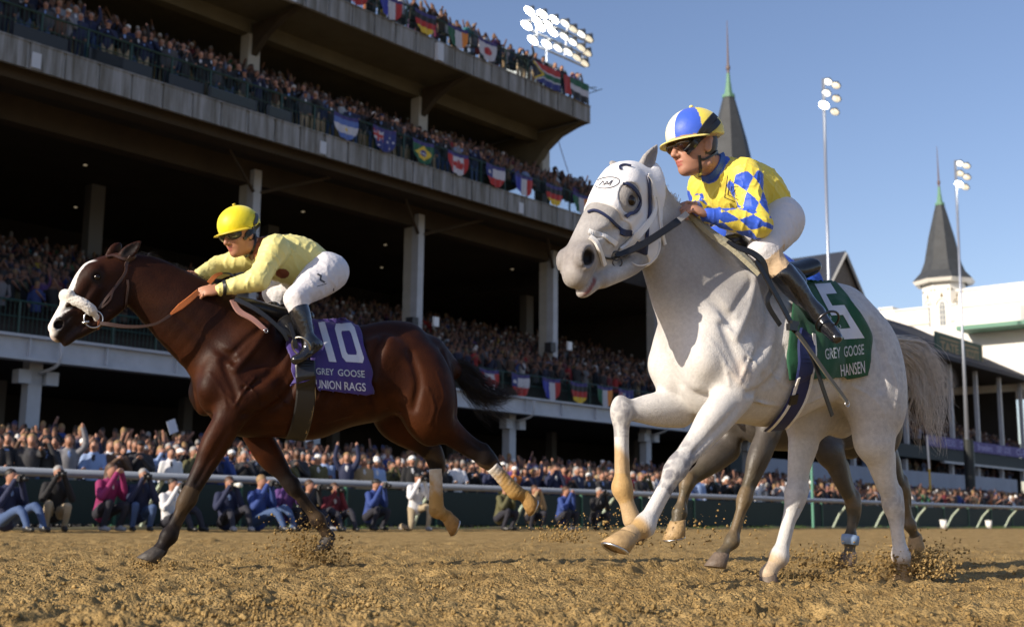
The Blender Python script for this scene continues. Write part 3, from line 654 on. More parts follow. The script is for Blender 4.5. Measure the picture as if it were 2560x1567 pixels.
def text_polys(txt, quad, bold=.0, curve_res=3):
    """letters as flat polygons filling a quad TL,TR,BR,BL in picture units -> (verts, tris)"""
    cu = bpy.data.curves.new('lettering', 'FONT'); cu.body = txt; cu.resolution_u = curve_res; cu.offset = bold; cu.fill_mode = 'FRONT'
    o = bpy.data.objects.new('lettering', cu); COL.objects.link(o); dg = bpy.context.evaluated_depsgraph_get(); me = o.evaluated_get(dg).to_mesh()
    V = np.array([v.co[:] for v in me.vertices]); Fc = [tuple(p.vertices) for p in me.polygons]; bpy.data.objects.remove(o)
    lo, hi = V.min(0), V.max(0); U = (V-lo)[:, :2]/(hi-lo)[:2]; TL, TR, BR, BL = [np.array(q, float) for q in quad]
    P = [(TL*(1-x)+TR*x)*y+(BL*(1-x)+BR*x)*(1-y) for x, y in U]
    return [[P[i] for i in fc] for fc in Fc]
def bilin(poly, quad):
    TL, TR, BR, BL = [np.array(q, float) for q in quad]
    return [(TL*(1-x)+TR*x)*(1-y)+(BL*(1-x)+BR*x)*y for x, y in poly]
def stroke(pts, w, closed=False):
    P = [np.array(p, float) for p in pts]
    if closed: P.append(P[0])
    out = []
    for a, b in zip(P[:-1], P[1:]):
        t = nrm(b-a); n = np.array([-t[1], t[0]])*w/2; e = t*w*.3; out.append([a-e+n, b+e+n, b+e-n, a-e-n])
    return out
def torus(c, n, R, r, seg=20, k=8, a=(0, 0, 1)):
    n = nrm(n); u = nrm(np.cross(n, a)+1e-6); v = np.cross(n, u); b = MB(); pts = [c+(u*cos(2*pi*i/seg)+v*sin(2*pi*i/seg))*R for i in range(seg)]
    V = []; 
    for i in range(seg):
        e = nrm(pts[i]-c)
        for j in range(k): V.append(pts[i]+(e*cos(2*pi*j/k)+n*sin(2*pi*j/k))*r)
    return V, [(i*k+j, ((i+1) % seg)*k+j, ((i+1) % seg)*k+(j+1) % k, i*k+(j+1) % k) for i in range(seg) for j in range(k)]
# ------------------------------------------------------------------ people on horses
def hand(s, w, g, n, thumb, k=1., curl=(45, 110, 160), t=1):
    g = nrm(g); n = nrm(n-g*(n@g)); sd = np.cross(g, n)*thumb
    s.add(ell(w+g*.048*k, (g, n, sd), (.056*k, .020*k, .042*k)), .012, t)
    for i in range(4):
        p = w+g*(.088-.004*abs(i-1))*k+sd*(.030-.020*i)*k; pts = [p-g*.03*k, p]; L = (.040, .046, .042, .033)[i]*k
        for a, l in zip(curl, (1, .65, .5)):
            a = radians(a+i*4); p = p+(g*cos(a)-n*sin(a))*L*l; pts.append(p)
        s.add(chain(pts, [.0105*k, .0105*k, .0095*k, .0085*k, .0075*k], None, 2), .004, t)
    p = w+g*.025*k+sd*.030*k; s.add(chain([p, p+(g*.6+sd*.55-n*.3)*.040*k, p+(g*.95+sd*.35-n*.55)*.064*k, p+(g*1.0+sd*.0-n*.75)*.085*k], [.014*k, .012*k, .0105*k, .009*k], None, 2), .010, t)
def face(s, c, f, u, k=1., t=1):
    f = nrm(f); u = nrm(u-f*(u@f)); r = np.cross(f, u); A3 = (f, u, r)
    h = lambda a, b, q=0.: c+(f*a+u*b+r*q)*k; R = lambda *x: tuple(y*k for y in x)
    s.add(ell(h(-.01, .02), A3, R(.098, .100, .078)), .02, t); s.add(ell(h(.028, -.045), A3, R(.066, .078, .060)), .03, t)
    s.add(ell(h(.066, -.100), A3, R(.024, .022, .026)), .025, t); s.add(chain([h(-.02, -.085, .05), h(.06, -.10, .0), h(-.02, -.085, -.05)], R(.016, .018, .016)), .02, t)
    s.add(chain([h(.086, .012), h(.104, -.020), h(.112, -.036)], R(.010, .011, .013)), .014, t)
    for q in (1, -1):
        s.add(ell(h(.098, -.042, .012*q), A3, R(.011, .008, .009)), .006, t)
        s.add(ell(h(.055, -.030, .042*q), A3, R(.028, .022, .018)), .015, t)
        s.add(chain([h(.085, .032, .010*q), h(.076, .034, .045*q)], R(.010, .008)), .012, t)
        s.cut(ell(h(.088, .010, .030*q), A3, R(.014, .012, .016)), .010)
        s.add(ell(h(-.012, -.012, .076*q), (nrm(f*.9+u*.2), nrm(u), r), R(.020, .033, .010)), .006, t)
        s.cut(ell(h(-.006, -.012, .088*q), A3, R(.010, .018, .007)), .004)
    s.add(chain([h(.082, -.066, .020), h(.094, -.064, 0), h(.082, -.066, -.020)], R(.006, .0075, .006)), .005, 7)
    s.add(chain([h(.078, -.078, .017), h(.090, -.078, 0), h(.078, -.078, -.017)], R(.006, .008, .006)), .005, 7)
    s.cut(chain([h(.090, -.0715, .024), h(.104, -.071, 0), h(.090, -.0715, -.024)], R(.003, .0035, .003)), .003, 7)
    return h
def helmet(s, h, f, u, k=1.):
    r = np.cross(f, u); s.add(ell(h(-.012, .052), (f, u, r), (.128*k, .112*k, .112*k)), .01, 0)
def cap_clip(c, f, u, k, lv=.030):
    def g(X, Y, Z):
        x, y, z = X-c[0], Y-c[1], Z-c[2]; a = x*f[0]+y*f[1]+z*f[2]; b = x*u[0]+y*u[1]+z*u[2]
        return -(b-lv*k+.18*np.minimum(a, 0)+.0*a)
    return g
def jockey(D):
    """D: joints in world space and materials; returns the person and the tree of its surface"""
    fr = D['fr']; m, d = fr.m, fr.d; P = thing('person', D['label'], 'jockey', D['pelvis']); k = D.get('k', 1.); trees = []
    # skin: one body under the clothes
    s = Sdf(.0055); f, u = nrm(D['face']), nrm(D['up']); u = nrm(u-f*(u@f)); h = face(s, D['head'], f, u, k, 1)
    s.add(chain([D['head']-u*.05*k-f*.02*k, D['neck'], D['chest']], [.055*k, .060*k, .09*k]), .02, 1)
    s.add(chain([D['chest'], (D['chest']+D['pelvis'])/2, D['pelvis']], [.10, .10, .10]), .03, 1)
    for q in ('n', 'f'):
        sh, el, wr, hp, kn, an = [D[a+q] for a in ('sh', 'el', 'wr', 'hip', 'kn', 'an')]
        s.add(chain([D['chest'], sh, el], [.06, .045, .034], None, 2), .02, 1); s.add(chain([el, wr], [.036, .024]), .015, 1)
        hg = D['hand'+q]; hand(s, wr, hg[0], hg[1], hg[2], 1.0, hg[3] if len(hg) > 3 else (45, 110, 160))
        s.add(chain([D['pelvis'], hp, kn], [.08, .07, .05], None, 2), .02, 1); s.add(chain([kn, an], [.045, .035], None, 2), .02, 1)
    V, Q, I = s.run(); c = np.tile(np.array(D.get('skin', (.52, .27, .17))), (len(V), 1)); c *= (.88+.2*fbm(V, 30, 3))[:, None]; c[I == 7] = (.40, .12, .10)
    q_ = (V-D['head'])/k; fa, ub = q_@f, q_@u
    c = mixc(c, ((fa > .02) & (np.abs(fa) < .2) & (ub < .0) & (ub > -.12))*.25*fbm(V, 60, 2), (.35, .13, .09))
    hair_ = (ub > -.05)*(fa < -.0)*(np.abs(ub) < .14)*(fa > -.12)*(np.linalg.norm(q_, axis=1) < .14)*(np.abs(q_@np.cross(f, u)) < .073); c = mixc(c, hair_*1., (.03, .018, .012))
    body = put('body', V, Q, mat('skin', vcol=True, rough=.5, spec=.4), P, True, c); trees.append(bvh_of(V, Q))
    # silks: jacket with sleeves, creased
    s = Sdf(D.get('jh', .0065)); ch, pv = D['chest'], D['pelvis']; ax = nrm(ch-pv); bk = D['back']
    s.add(chain([D['neck']-ax*.0, ch+bk*D.get('bk', .01), ch*.55+pv*.45+bk*(.045+D.get('bk', 0)), pv+ax*.06+bk*.03], [.066, .132, .135, .118], (nrm(m), 1.08), 5), .05, 0)
    s.add(chain([ch-ax*.0-bk*.04, (ch+pv)/2-bk*.05], [.10, .09]), .06, 0)
    for q, t in (('n', 1), ('f', 2)):
        sh, el, wr = D['sh'+q], D['el'+q], D['wr'+q]; fa = nrm(wr-el)
        s.add(ell(sh, (nrm(el-sh), m, nrm(np.cross(el-sh, m))), (.10, .085, .085)), .05, t)
        s.add(chain([sh, sh*.5+el*.5, el], [.078, .072, .066]), .03, t); s.add(chain([el, el*.5+wr*.5, wr-fa*.005], [.066, .056, .036]), .03, t)
    for g in D.get('silk_cuts', []): s.cut(chain(*g), .02)
    def wr_(X, Y, Z):
        a = X*31+Y*17+Z*22; b = X*-19+Y*27+Z*33
        r1 = 1-np.abs(np.sin(a*.75+1.5*np.sin(b*.6))); r2 = 1-np.abs(np.sin(b*.9+1.3*np.sin(a*.8))); r3 = 1-np.abs(np.sin(a*1.9+b*.8+2*np.sin(b*1.1)))
        return -(.0060*r1**4+.0050*r2**4+.0028*r3**3)+.002
    V, Q, I = s.run(noise=wr_); D['col'](V, I, c_ := np.ones((len(V), 3)))
    jk = put('silks_jacket', V, Q, mat('silk_cloth', vcol=True, rough=.52, spec=.35, sheen=.1, bump=.35, bscale=26, bdist=.012), P, True, c_); trees.append(bvh_of(V, Q)); D['jtree'] = trees[-1]
    # breeches
    s = Sdf(.007)
    s.add(ell(pv+D['seat'], D['seatax'], D['seatr']), .04, 0); s.add(chain([pv+ax*.03, pv-ax*.02], [.115, .115]), .05)
    for q in 'nf':
        hp, kn, an = D['hip'+q], D['kn'+q], D['an'+q]; ca = nrm(an-kn)
        s.add(chain([pv*.4+hp*.6, hp, hp*.5+kn*.5, kn], [.12, .122, .098, .062]), .05); s.add(chain([kn, kn+ca*D.get('brl', .10)], [.062, .056]), .05)
        D['_bt'+q] = kn+ca*.10
    V, Q, I = s.run(noise=lambda X, Y, Z: .0035*(1-np.abs(np.sin(X*14+Y*9+Z*17+1.6*np.sin(Z*13-X*9))))**4*-1+.0015*np.sin(X*22+Z*19))
    c = np.tile(np.array(D.get('breech', (.70, .69, .72))), (len(V), 1))
    for q in 'nf':
        t, dd = seg_t(V, D['kn'+q], D['an'+q])
        if D.get('gaiter'): c = mixc(c, (t > .12)*(dd < .11)*1., D['gaiter'])
    put('breeches', V, Q, mat('breeches_cloth', vcol=True, rough=.7, bump=.7, bscale=11, bdist=.03, spec=.25), P, True, c); trees.append(bvh_of(V, Q))
    # boots
    for q in 'nf':
        an, kn, toe = D['an'+q], D['kn'+q], D['toe'+q]; L = an-kn; s = Sdf(.006); g = nrm(toe-an); ca = nrm(L)
        b0 = D.get('boot0', .24); s.add(chain([kn+L*b0, kn+L*(b0+.2), kn+L*.82, an], [.063, .060, .046, .047]), .02); s.add(chain([an+ca*.02-g*.03, an+ca*.045+g*.07, toe+ca*.03], [.042, .036, .030]), .025)
        s.add(chain([an+ca*.05-g*.062, an+ca*.070+g*.02], [.030, .026]), .02)
        s.cut(cone(an+ca*.098-g*.10, toe+ca*.075+g*.05, .012, .012, (np.cross(g, ca), 8)), .004)
        V, Q, I = s.run(); b = put('boot', V, Q, mat('boot_leather', (.012, .012, .014), .16, bump=.3, bscale=18, bdist=.02, spec=.6, coat=.6), P, True); trees.append(bvh_of(V, Q))
    # helmet
    s = Sdf(.0055); helmet(s, h, f, u, k); V, Q, I = s.run(clip=[cap_clip(D['head'], f, u, k, .018)]); r = np.cross(f, u)
    q_ = V-h(-.012, .052); az = np.degrees(np.arctan2(q_@r, q_@f)); c = np.array([D['cap'](a) for a in az]); bm_ = (q_@u) < (-.018*k if D.get('capband') else -9)
    if D.get('capband'): c[(q_@u < -.022*k)] = D['capband']
    hl = put('helmet', V, Q, mat('cap_silk', vcol=True, rough=.5, bump=.25, bscale=40, bdist=.006, sheen=.2), P, True, c); trees.append(bvh_of(V, Q)); D['htree'] = trees[-1]
    b = MB(); n = 18; Vv = []
    for i in range(n+1):
        a = radians(-78+156*i/n)
        for rr, dz in ((.108, .030), (.150, .016), (.151, .010), (.108, .022)): Vv.append(h(-.012+cos(a)*rr*1.06, dz+.0, sin(a)*rr*.92))
    Fc = [(i*4+j, i*4+(j+1) % 4, i*4+4+(j+1) % 4, i*4+4+j) for i in range(n) for j in range(4)]+[(3, 2, 1, 0), (n*4, n*4+1, n*4+2, n*4+3)]
    put('visor', Vv, Fc, mat('visor_'+D['id'], D['visor'], .4), hl, True)
    V, Fc = torus(h(-.012, .170 if k < 2 else 0), u, .004, .008, 10, 6); put('button', V, Fc, mat('visor_'+D['id']), hl, True)
    # goggles
    s = Sdf(.005); A3 = (f, u, r); K = lambda *x: tuple(y*k for y in x)
    s.add(ell(h(.066, .004, .030), A3, K(.048, .038, .046)), .012); s.add(ell(h(.066, .004, -.030), A3, K(.048, .038, .046)), .012)
    V, Q, I = s.run(); q_ = (V-D['head'])/k
    fr_ = (q_@f) < .080; put('goggles', V, Q, [mat('goggle_lens_'+D['id'], D['lens'], .08, coat=1.), mat('rubber', (.012, .012, .012), .5)], P, True, None, fr_[Q[:, 0]].astype(int))
    trees.append(bvh_of(V, Q)); D['trees'] = trees; D['P'] = P; D['h'] = h; return D
# ------------------------------------------------------------------ white horse, its tack and its rider
def arm_uv(V, sh, el, wr, m):
    t1, d1 = seg_t(V, sh, el); t2, d2 = seg_t(V, el, wr); L1, L2 = np.linalg.norm(el-sh), np.linalg.norm(wr-el); u = d1 < d2
    s = np.where(u, t1*L1, L1+t2*L2); c = np.where(u[:, None], sh+np.outer(t1, el-sh), el+np.outer(t2, wr-el)); ax = np.where(u[:, None], nrm(el-sh), nrm(wr-el))
    q = V-c; b = np.cross(ax, m); ph = np.arctan2((q*b).sum(1), q@m); return s, ph, L1+L2
YEL = np.array((.80, .66, .09)); BLU = np.array((.035, .105, .60)); CREAM = np.array((.86, .80, .40))
def white_rider(W):
    fr = FW; J = fr.j; d, m = fr.d, fr.m; D = {'fr': fr, 'id': 'a', 'k': 1.2, 'jh': .0042, 'bk': .035, 'boot0': .40, 'brl': .20, 'label': 'jockey in yellow and blue diamond silks crouching on the white horse'}
    D['head'] = J(A_, 1052, 345, 0); D['face'] = -d*.95-m*.12-Z3*.14; D['up'] = Z3-d*.02
    D['neck'] = J(A_, 1205, 505, 0); D['chest'] = J(A_, 1330, 670, 0); D['pelvis'] = J(A_, 1650, 875, .0); D['back'] = nrm(d*.35+Z3*.9)
    D['shn'] = J(A_, 1425, 570, .155); D['shf'] = J(A_, 1130, 640, -.155); D['eln'] = J(A_, 1520, 920, .23); D['elf'] = J(A_, 1120, 850, -.22)
    D['wrn'] = J(A_, 1150, 850, .13); D['wrf'] = J(A_, 1040, 800, -.05)
    D['handn'] = (J(A_, 985, 775, .09)-J(A_, 1150, 850, .13), m*.55+Z3*.8-d*.1, 1, (35, 85, 150)); D['handf'] = (J(A_, 930, 770, -.03)-J(A_, 1040, 800, -.05), Z3-m*.3, -1)
    D['hipn'] = J(A_, 1685, 910, .10); D['hipf'] = D['hipn']-m*.2; D['knn'] = J(A_, 1560, 1100, .20); D['knf'] = J(A_, 1380, 1060, -.24)
    D['ann'] = J(B_, 955, 235, .32); D['anf'] = D['knf']+(D['ann']-D['knn']); D['toen'] = J(B_, 1030, 322, .43); D['toef'] = D['anf']-m*.12-Z3*.08-d*.04
    D['seat'] = d*.0-Z3*.01; D['seatax'] = (nrm(d*.8+Z3*.5), m, nrm(Z3*.8-d*.5)); D['seatr'] = (.110, .15, .112)
    D['gaiter'] = (.62, .46, .30); D['visor'] = (.78, .66, .22); D['lens'] = (.035, .010, .004); D['skin'] = (.44, .23, .155); D['capband'] = (.42, .27, .08)
    D['cap'] = lambda a: tuple(BLU) if (-12 > a > -68 or 30 > 180-abs(a) and a > 0 or 42 < a < 92) else tuple(np.array((.86, .83, .62)) if -12 <= a < 24 else YEL)
    def col(V, I, c):
        c[:] = YEL
        for q, t in (('n', 1), ('f', 2)):
            s, ph, L = arm_uv(V, D['sh'+q], D['el'+q], D['wr'+q], m); a = s/.135+.15; b = ph/(2*pi)*5+.2; k = ((np.floor(a+b)+np.floor(a-b)) % 2) == 0
            sel = (I == t) & (s > .015); c[sel & k] = BLU; c[sel & (s > L-.05)] = BLU
        dn = np.linalg.norm(V-D['neck'], axis=1); c[(dn < .088) & (I == 0)] = BLU*.9
    D['col'] = col; jockey(D); P = D['P']; tr = D['trees']
    navy = mat('dark_ink', (.035, .035, .05), .5); blk = mat('black_leather', (.014, .014, .015), .3, bump=.2, bscale=80, bdist=.003); 
    # chest emblem: two nested brackets round a letter-like mark
    E = [stroke([(1300, 560), (1276, 720), (1380, 765)], 5), stroke([(1318, 585), (1300, 700), (1378, 738)], 5), stroke([(1318, 590), (1350, 615)], 4), stroke([(1328, 640), (1322, 690), (1372, 712)], 4), stroke([(1332, 645), (1380, 640)], 4), stroke([(1335, 690), (1372, 652)], 5), stroke([(1345, 655), (1362, 705)], 4)]
    flat_print('chest_emblem', [q for e in E for q in e], D['jtree'], A_, navy, P, .0015, 30)
    # goggle strap over the cap, chin strap, ear pieces
    strap('goggle_strap', tr, A_, [(985, 372), (1020, 340), (1085, 265), (1150, 180), (1200, 120)], .03, blk, P, .006, .005, 8, None, [.022, .026, .034, .040, .036])
    strap('goggle_strap', tr, A_, [(1005, 400), (1040, 345), (1115, 262), (1195, 195), (1225, 160)], .02, blk, P, .007, .005, 8, None, [.014, .02, .028, .034, .03])
    strap('cap_band', [D['htree']], A_, [(822, 330), (900, 322), (1000, 300), (1100, 288), (1200, 276), (1275, 268)], .016, mat('tan_elastic', (.42, .26, .08), .6), P, .003, .003)
    strap('chin_strap', tr, A_, [(1085, 410), (1090, 460), (1095, 520), (1092, 572)], .016, blk, P, .005, .004)
    strap('chin_strap', tr, A_, [(1088, 440), (1130, 438), (1180, 410), (1215, 380)], .012, blk, P, .005, .004)
    strap('collar', tr, A_, [(1120, 580), (1180, 560), (1235, 500), (1255, 440), (1250, 395)], .034, mat('blue_collar', (.04, .11, .42), .5), P, .005, .006)
    # crop held in the far hand
    return D
def white_tack(W, D):
    H = W.H; h = H['h']; fr = FW; J = fr.j; d, m = fr.d, fr.m; O = W.obj; A3 = H['ax']
    wt = mat('white_nylon', (.82, .82, .84), .6, bump=.5, bscale=90, bdist=.004); navy = mat('navy_trim', (.015, .022, .07), .55); blk = mat('black_leather'); wl = mat('white_leather', (.80, .79, .77), .45, bump=.3, bscale=40, bdist=.004)
    # blinker hood: the head's own shape grown by a few millimetres and cut along its hems
    s = Sdf(.007); head(s, H); s.ops = [o for o in s.ops if o[3] == 0]
    s.add(chain([h(-.01, -.02), h(.06, -.075)], [.06, .10]), .05)
    a, b, c = A3; pp = H['pp']; k = H['k']
    def L(X, Y, Z):
        x, y, z = X-pp[0], Y-pp[1], Z-pp[2]; return [(x*v[0]+y*v[1]+z*v[2])/k for v in (a, b, c)]
    def hem(X, Y, Z):
        s_, t_, c_ = L(X, Y, Z); return (s_-(.298+.22*np.clip(t_, -.05, .1)))*.9
    def rear(X, Y, Z):
        s_, t_, c_ = L(X, Y, Z); return -(s_*.62+t_*.78+.02)
    eye = h(.168, .010, .10)
    s.cut(ell(h(.226, .028, .088), A3, (.062*k, .060*k, .05*k)), .004); s.cut(ell(h(.226, .028, -.088), A3, (.062*k, .060*k, .05*k)), .004)
    for e, sd in ((W.T['ears'][0], 1), (W.T['ears'][1], -1)): s.cut(cone(e[0]-nrm(e[1]-e[0])*.01, e[1], .036, .036), .004)
    V, Q, I = s.run(inflate=.0065, clip=[hem, rear])
    hd = put('blinker_hood', V, Q, wt, O, True); tree = bvh_of(V, Q); B2 = [tree, W.bvh]
    st = lambda n, p, w, mt, off=.004, th=.004, **q: strap(n, B2, A_, p, w, mt, O, off, th, **q)
    # eye cup rim and its blue crescent
    ring = [(530+118*cos(radians(a)), 742+100*sin(radians(a))) for a in range(0, 361, 20)]
    st('eye_cup_edge', [(520, 625), (575, 640), (625, 700), (638, 765), (612, 825), (560, 855), (540, 870)], .02, navy, .010, .006, widths=[.010, .018, .020, .018, .016, .018, .022])
    st('hood_piping', [(268, 836), (310, 822), (360, 838), (420, 880), (480, 935), (520, 968), (588, 968)], .014, navy, .006, .005)
    st('hood_patch', [(500, 975), (545, 985), (590, 978)], .03, navy, .005, .005)
    st('crown_strap', [(508, 520), (502, 498), (535, 485), (582, 494)], .010, navy, .006, .004)
    st('hood_rear_edge', [(702, 560), (712, 640), (716, 740), (716, 840), (700, 940), (690, 1040), (650, 1110)], .018, navy, .006, .005)
    st('hood_tab', [(600, 1060), (640, 1090), (700, 1110)], .05, navy, .004, .006)
    # forehead mark: an oval with three peaks
    oval = [(407+93*cos(radians(a))*cos(-.14)-40*sin(radians(a))*sin(-.14), 613+93*cos(radians(a))*sin(-.14)+40*sin(radians(a))*cos(-.14)) for a in range(0, 360, 15)]
    E = stroke(oval, 6, True)+stroke([(350, 632), (378, 600), (388, 628), (408, 602), (416, 626), (440, 598)], 6)+stroke([(425, 636), (452, 592)], 5)+stroke([(372, 628), (430, 618)], 4)
    flat_print('forehead_mark', E, tree, A_, mat('dark_ink'), O, .0018, 25)
    # bridle
    st('cheek_strap', [(735, 700), (750, 780), (738, 850), (690, 930), (620, 1010), (550, 1070), (490, 1108)], .03, wl, .009, .010, widths=[.014, .02, .024, .03, .036, .036, .03])
    st('cheek_strap', [(742, 640), (770, 720), (780, 800), (792, 900), (805, 990), (825, 1070)], .018, wl, .008, .006)
    st('headpiece', [(700, 560), (730, 600), (742, 660), (745, 720)], .026, wl, .008, .006)
    st('nose_strap', [(268, 975), (330, 992), (400, 1020), (470, 1062)], .026, wl, .006, .005)
    st('nose_strap', [(275, 1020), (318, 1055), (340, 1110), (362, 1170), (378, 1215)], .022, wl, .007, .010)
    st('curb_strap', [(385, 1165), (430, 1172), (490, 1150)], .010, blk, .006, .004)
    for (x, y, r) in ((455, 1145, .020), (470, 1215, .022)):
        q = hit(B2, EYE, ray(*A_(x, y)), .015); V, Fc = torus(q[0] if q else J(A_, x, y, .08), nrm(nrm(-ray(*A_(x, y)))+m*.3), r, .0035); put('bit_ring', V, Fc, mat('dark_steel', (.10, .10, .11), .3, 1.), O, True)
    # reins: black grip then pale leather to the hand, real straps hanging free
    def freestrap(name, P, w, mt, nvec, th=.005, widths=None): Q = cr(P, 6); return ribbon(name, [(q, nrm(nvec)) for q in Q], w, mt, O, th, widths)
    nv = m*.75-d*.35+Z3*.15
    freestrap('rein', [J(A_, 470, 1150, .115), J(A_, 560, 1120, .135), J(A_, 690, 1055, .155), J(A_, 830, 965, .165), J(A_, 935, 892, .155)], .03, blk, nv, .007, [.022, .032, .034, .034, .038])
    freestrap('rein', [J(A_, 930, 895, .155), J(A_, 1000, 838, .12)], .03, mat('pale_leather', (.38, .36, .33), .6), nv, .006)
    wc = mat('white_cord', (.7, .69, .68), .6)
    b = MB(); b.tube(cr([J(A_, 585, 1200, .10), J(A_, 650, 1225, .13), J(A_, 730, 1200, .14), J(A_, 785, 1130, .14), J(A_, 795, 1050, .13)], 5), .0035, 6); put('tie_cord', b.V, b.F, wc, O, True)
    b = MB(); b.tube(cr([J(A_, 345, 1190, .075), J(A_, 350, 1250, .075), J(A_, 338, 1320, .07)], 4), .003, 6); put('tie_cord', b.V, b.F, wc, O, True)
    b = MB(); b.tube(cr([J(A_, 372, 1270, .085), J(A_, 430, 1308, .09), J(A_, 490, 1300, .09), J(A_, 508, 1250, .09)], 5), .0035, 6); put('tie_cord', b.V, b.F, mat('dark_steel'), O, True)
    # hair
    hm = mat('silver_hair', (.72, .66, .59), .6, var=.25, vscale=30)
    w = fr.w; cp = [J(A_, 715, 590, 0), J(A_, 770, 640, 0), J(A_, 850, 710, 0), J(A_, 915, 785, 0), J(A_, 1000, 870, 0), J(A_, 1150, 985, 0)]
    for i, p in enumerate(cp): cp[i] = p-Z3*.015
    g = [[p, p+Z3*.035+d*.02-m*.01, p+d*.05+Z3*.03-m*.04, p+d*.09-Z3*.01-m*.08] for p in cr(cp, 3)]
    rs = np.random.RandomState(5); V = []
    mane = hair('mane', O, .012, g, 420, hm, .0014, 3, .006, 6, .006); mane['kind'] = 'stuff'
    T0 = W.T['w'](.90, 0, 1.29)
    g = [[T0, J(B_, 1390, 385, 0.0), J(B_, 1450, 440, .05), J(B_, 1490, 560, .05), J(B_, 1500, 700, .05), J(B_, 1480, 800, .05)],
         [T0, J(B_, 1385, 430, 0.0), J(B_, 1420, 520, .0), J(B_, 1440, 640, .0), J(B_, 1455, 760, .0), J(B_, 1480, 880, .0)],
         [T0, J(B_, 1360, 470, 0.0), J(B_, 1385, 570, .0), J(B_, 1410, 680, .0), J(B_, 1440, 790, .0), J(B_, 1500, 880, .0)],
         [T0, J(B_, 1400, 370, 0.0), J(B_, 1475, 430, .0), J(B_, 1510, 540, .0), J(B_, 1505, 640, .0)],
         [T0, J(B_, 1370, 440, .03), J(B_, 1410, 500, .03), J(B_, 1440, 580, .03), J(B_, 1460, 700, .03), J(B_, 1465, 800, .03)]]
    t_ = hair('tail', O, .012, g, 1300, hm, .0015, 4, .030, 13, .045, .15); t_['kind'] = 'stuff'
    # saddle cloth with its print: a thing of its own, lying on the horse
    grn = mat('green_cloth', (.006, .075, .032), .75, bump=.4, bscale=14, bdist=.02, sheen=.1); w_ = mat('white_print', (.62, .65, .72), .6); gp = mat('grey_print', (.50, .56, .58), .6)
    SCl = thing('saddle_cloth', 'green saddle cloth with a white number five on the white horse', 'saddle cloth', w(.2, .2, 1.3))
    bv = [W.bvh]
    o, ct = patch('cloth', bv, B_, [(800, 75), (852, 130), (838, 280), (826, 420), (822, 528)], [(1035, 98), (1120, 200), (1192, 330), (1188, 420), (1178, 512)], 40, 44, grn, SCl, .016, .003, None, .005, .012)
    for q_ in (0,):                                           # the far flap
        Vf = []; nu, nv_ = 10, 14
        for j in range(nv_+1):
            for i in range(nu+1):
                u = .02+.62*i/nu; z = 1.50-.48*j/nv_; hh = hit(bv, w(u, -1., z), m, .016); Vf.append(hh[0] if hh else w(u, -.05, z))
        put('far_flap', Vf, [(j*(nu+1)+i, j*(nu+1)+i+1, (j+1)*(nu+1)+i+1, (j+1)*(nu+1)+i) for j in range(nv_) for i in range(nu)], grn, SCl, True)
    q5 = [(952, 108), (1022, 103), (1172, 346), (1082, 352)]
    five = [[(0, 0), (1, 0), (1, .19), (0, .19)], [(0, .18), (.34, .18), (.34, .42), (0, .42)], [(0, .40), (1, .40), (1, .57), (0, .57)], [(.62, .56), (1, .56), (1, .82), (.62, .82)], [(0, .81), (1, .81), (1, 1), (0, 1)]]
    flat_print('number_five', [bilin(p, q5) for p in five], ct, B_, w_, SCl, .0025, 12)
    flat_print('lettering', text_polys('GREY', [(994, 393), (1064, 385), (1067, 433), (1000, 442)], .012), ct, B_, gp, SCl, .0025, 12); flat_print('lettering', text_polys('GOOSE', [(1078, 383), (1168, 372), (1170, 418), (1082, 431)], .012), ct, B_, gp, SCl, .0025, 12)
    flat_print('lettering', text_polys('HANSEN', [(1064, 464), (1172, 446), (1175, 500), (1068, 516)], .008), ct, B_, w_, SCl, .0025, 12)
    E = []
    for x, y in ((1015, 262), (1032, 290), (1045, 318), (1058, 300), (1020, 330), (1046, 345)): E += stroke([(x-8, y-6), (x, y+6), (x+9, y-3), (x+3, y-12)], 3)
    flat_print('sponsor_emblem', E, ct, B_, gp, SCl, .003, 12)
    # girth, stirrup leather, loose ends
    GI = thing('saddle', 'black racing saddle with navy girth and loose black straps on the white horse', 'saddle', w(.1, 0, 1.5))
    bv2 = [W.bvh]; bc = [ct, W.bvh]
    nvy = mat('navy_girth', (.012, .02, .10), .6, bump=.3, bscale=60, bdist=.003); wg = mat('white_leather')
    gp_ = [(905, 330), (905, 430), (890, 520), (862, 610), (820, 680), (770, 735), (715, 768)]
    strap('girth', bc, B_, gp_, .115, nvy, GI, .020, .006, 6)
    strap('girth_edge', bc, B_, [(x-27+.0*y, y) for x, y in gp_[2:-1]]+[(700, 762)], .018, wg, GI, .026, .005, 6)
    strap('girth_edge', bc, B_, [(x+30, y+6) for x, y in gp_], .018, wg, GI, .026, .005, 6)
    strap('girth_buckle', bc, B_, [(845, 585), (838, 625)], .05, blk, GI, .030, .006, 6)
    # saddle body: low, long, black, with pommel
    s = Sdf(.008); s.add(chain([w(-.20, .0, 1.66), w(-.05, 0, 1.60), w(.18, 0, 1.57), w(.36, 0, 1.62)], [.06, .05, .055, .05], (m, 1.7)), .04)
    s.add(ell(w(.0, .19, 1.50), (d, nrm(Z3+m*-.4), nrm(m+Z3*.4)), (.13, .08, .018)), .03); s.add(ell(w(.0, -.21, 1.45), (d, nrm(Z3+m*.4), nrm(m-Z3*.4)), (.16, .16, .022)), .03)
    V, Q, I = s.run(); put('seat', V, Q, blk, GI, True)
    fs = lambda name, P, w__, mt, nvec, th=.004, ws=None: ribbon(name, [(q, nrm(nvec)) for q in cr(P, 6)], w__, mt, GI, th, ws)
    pv = lambda x, y, v: J(A_, x, y, v)
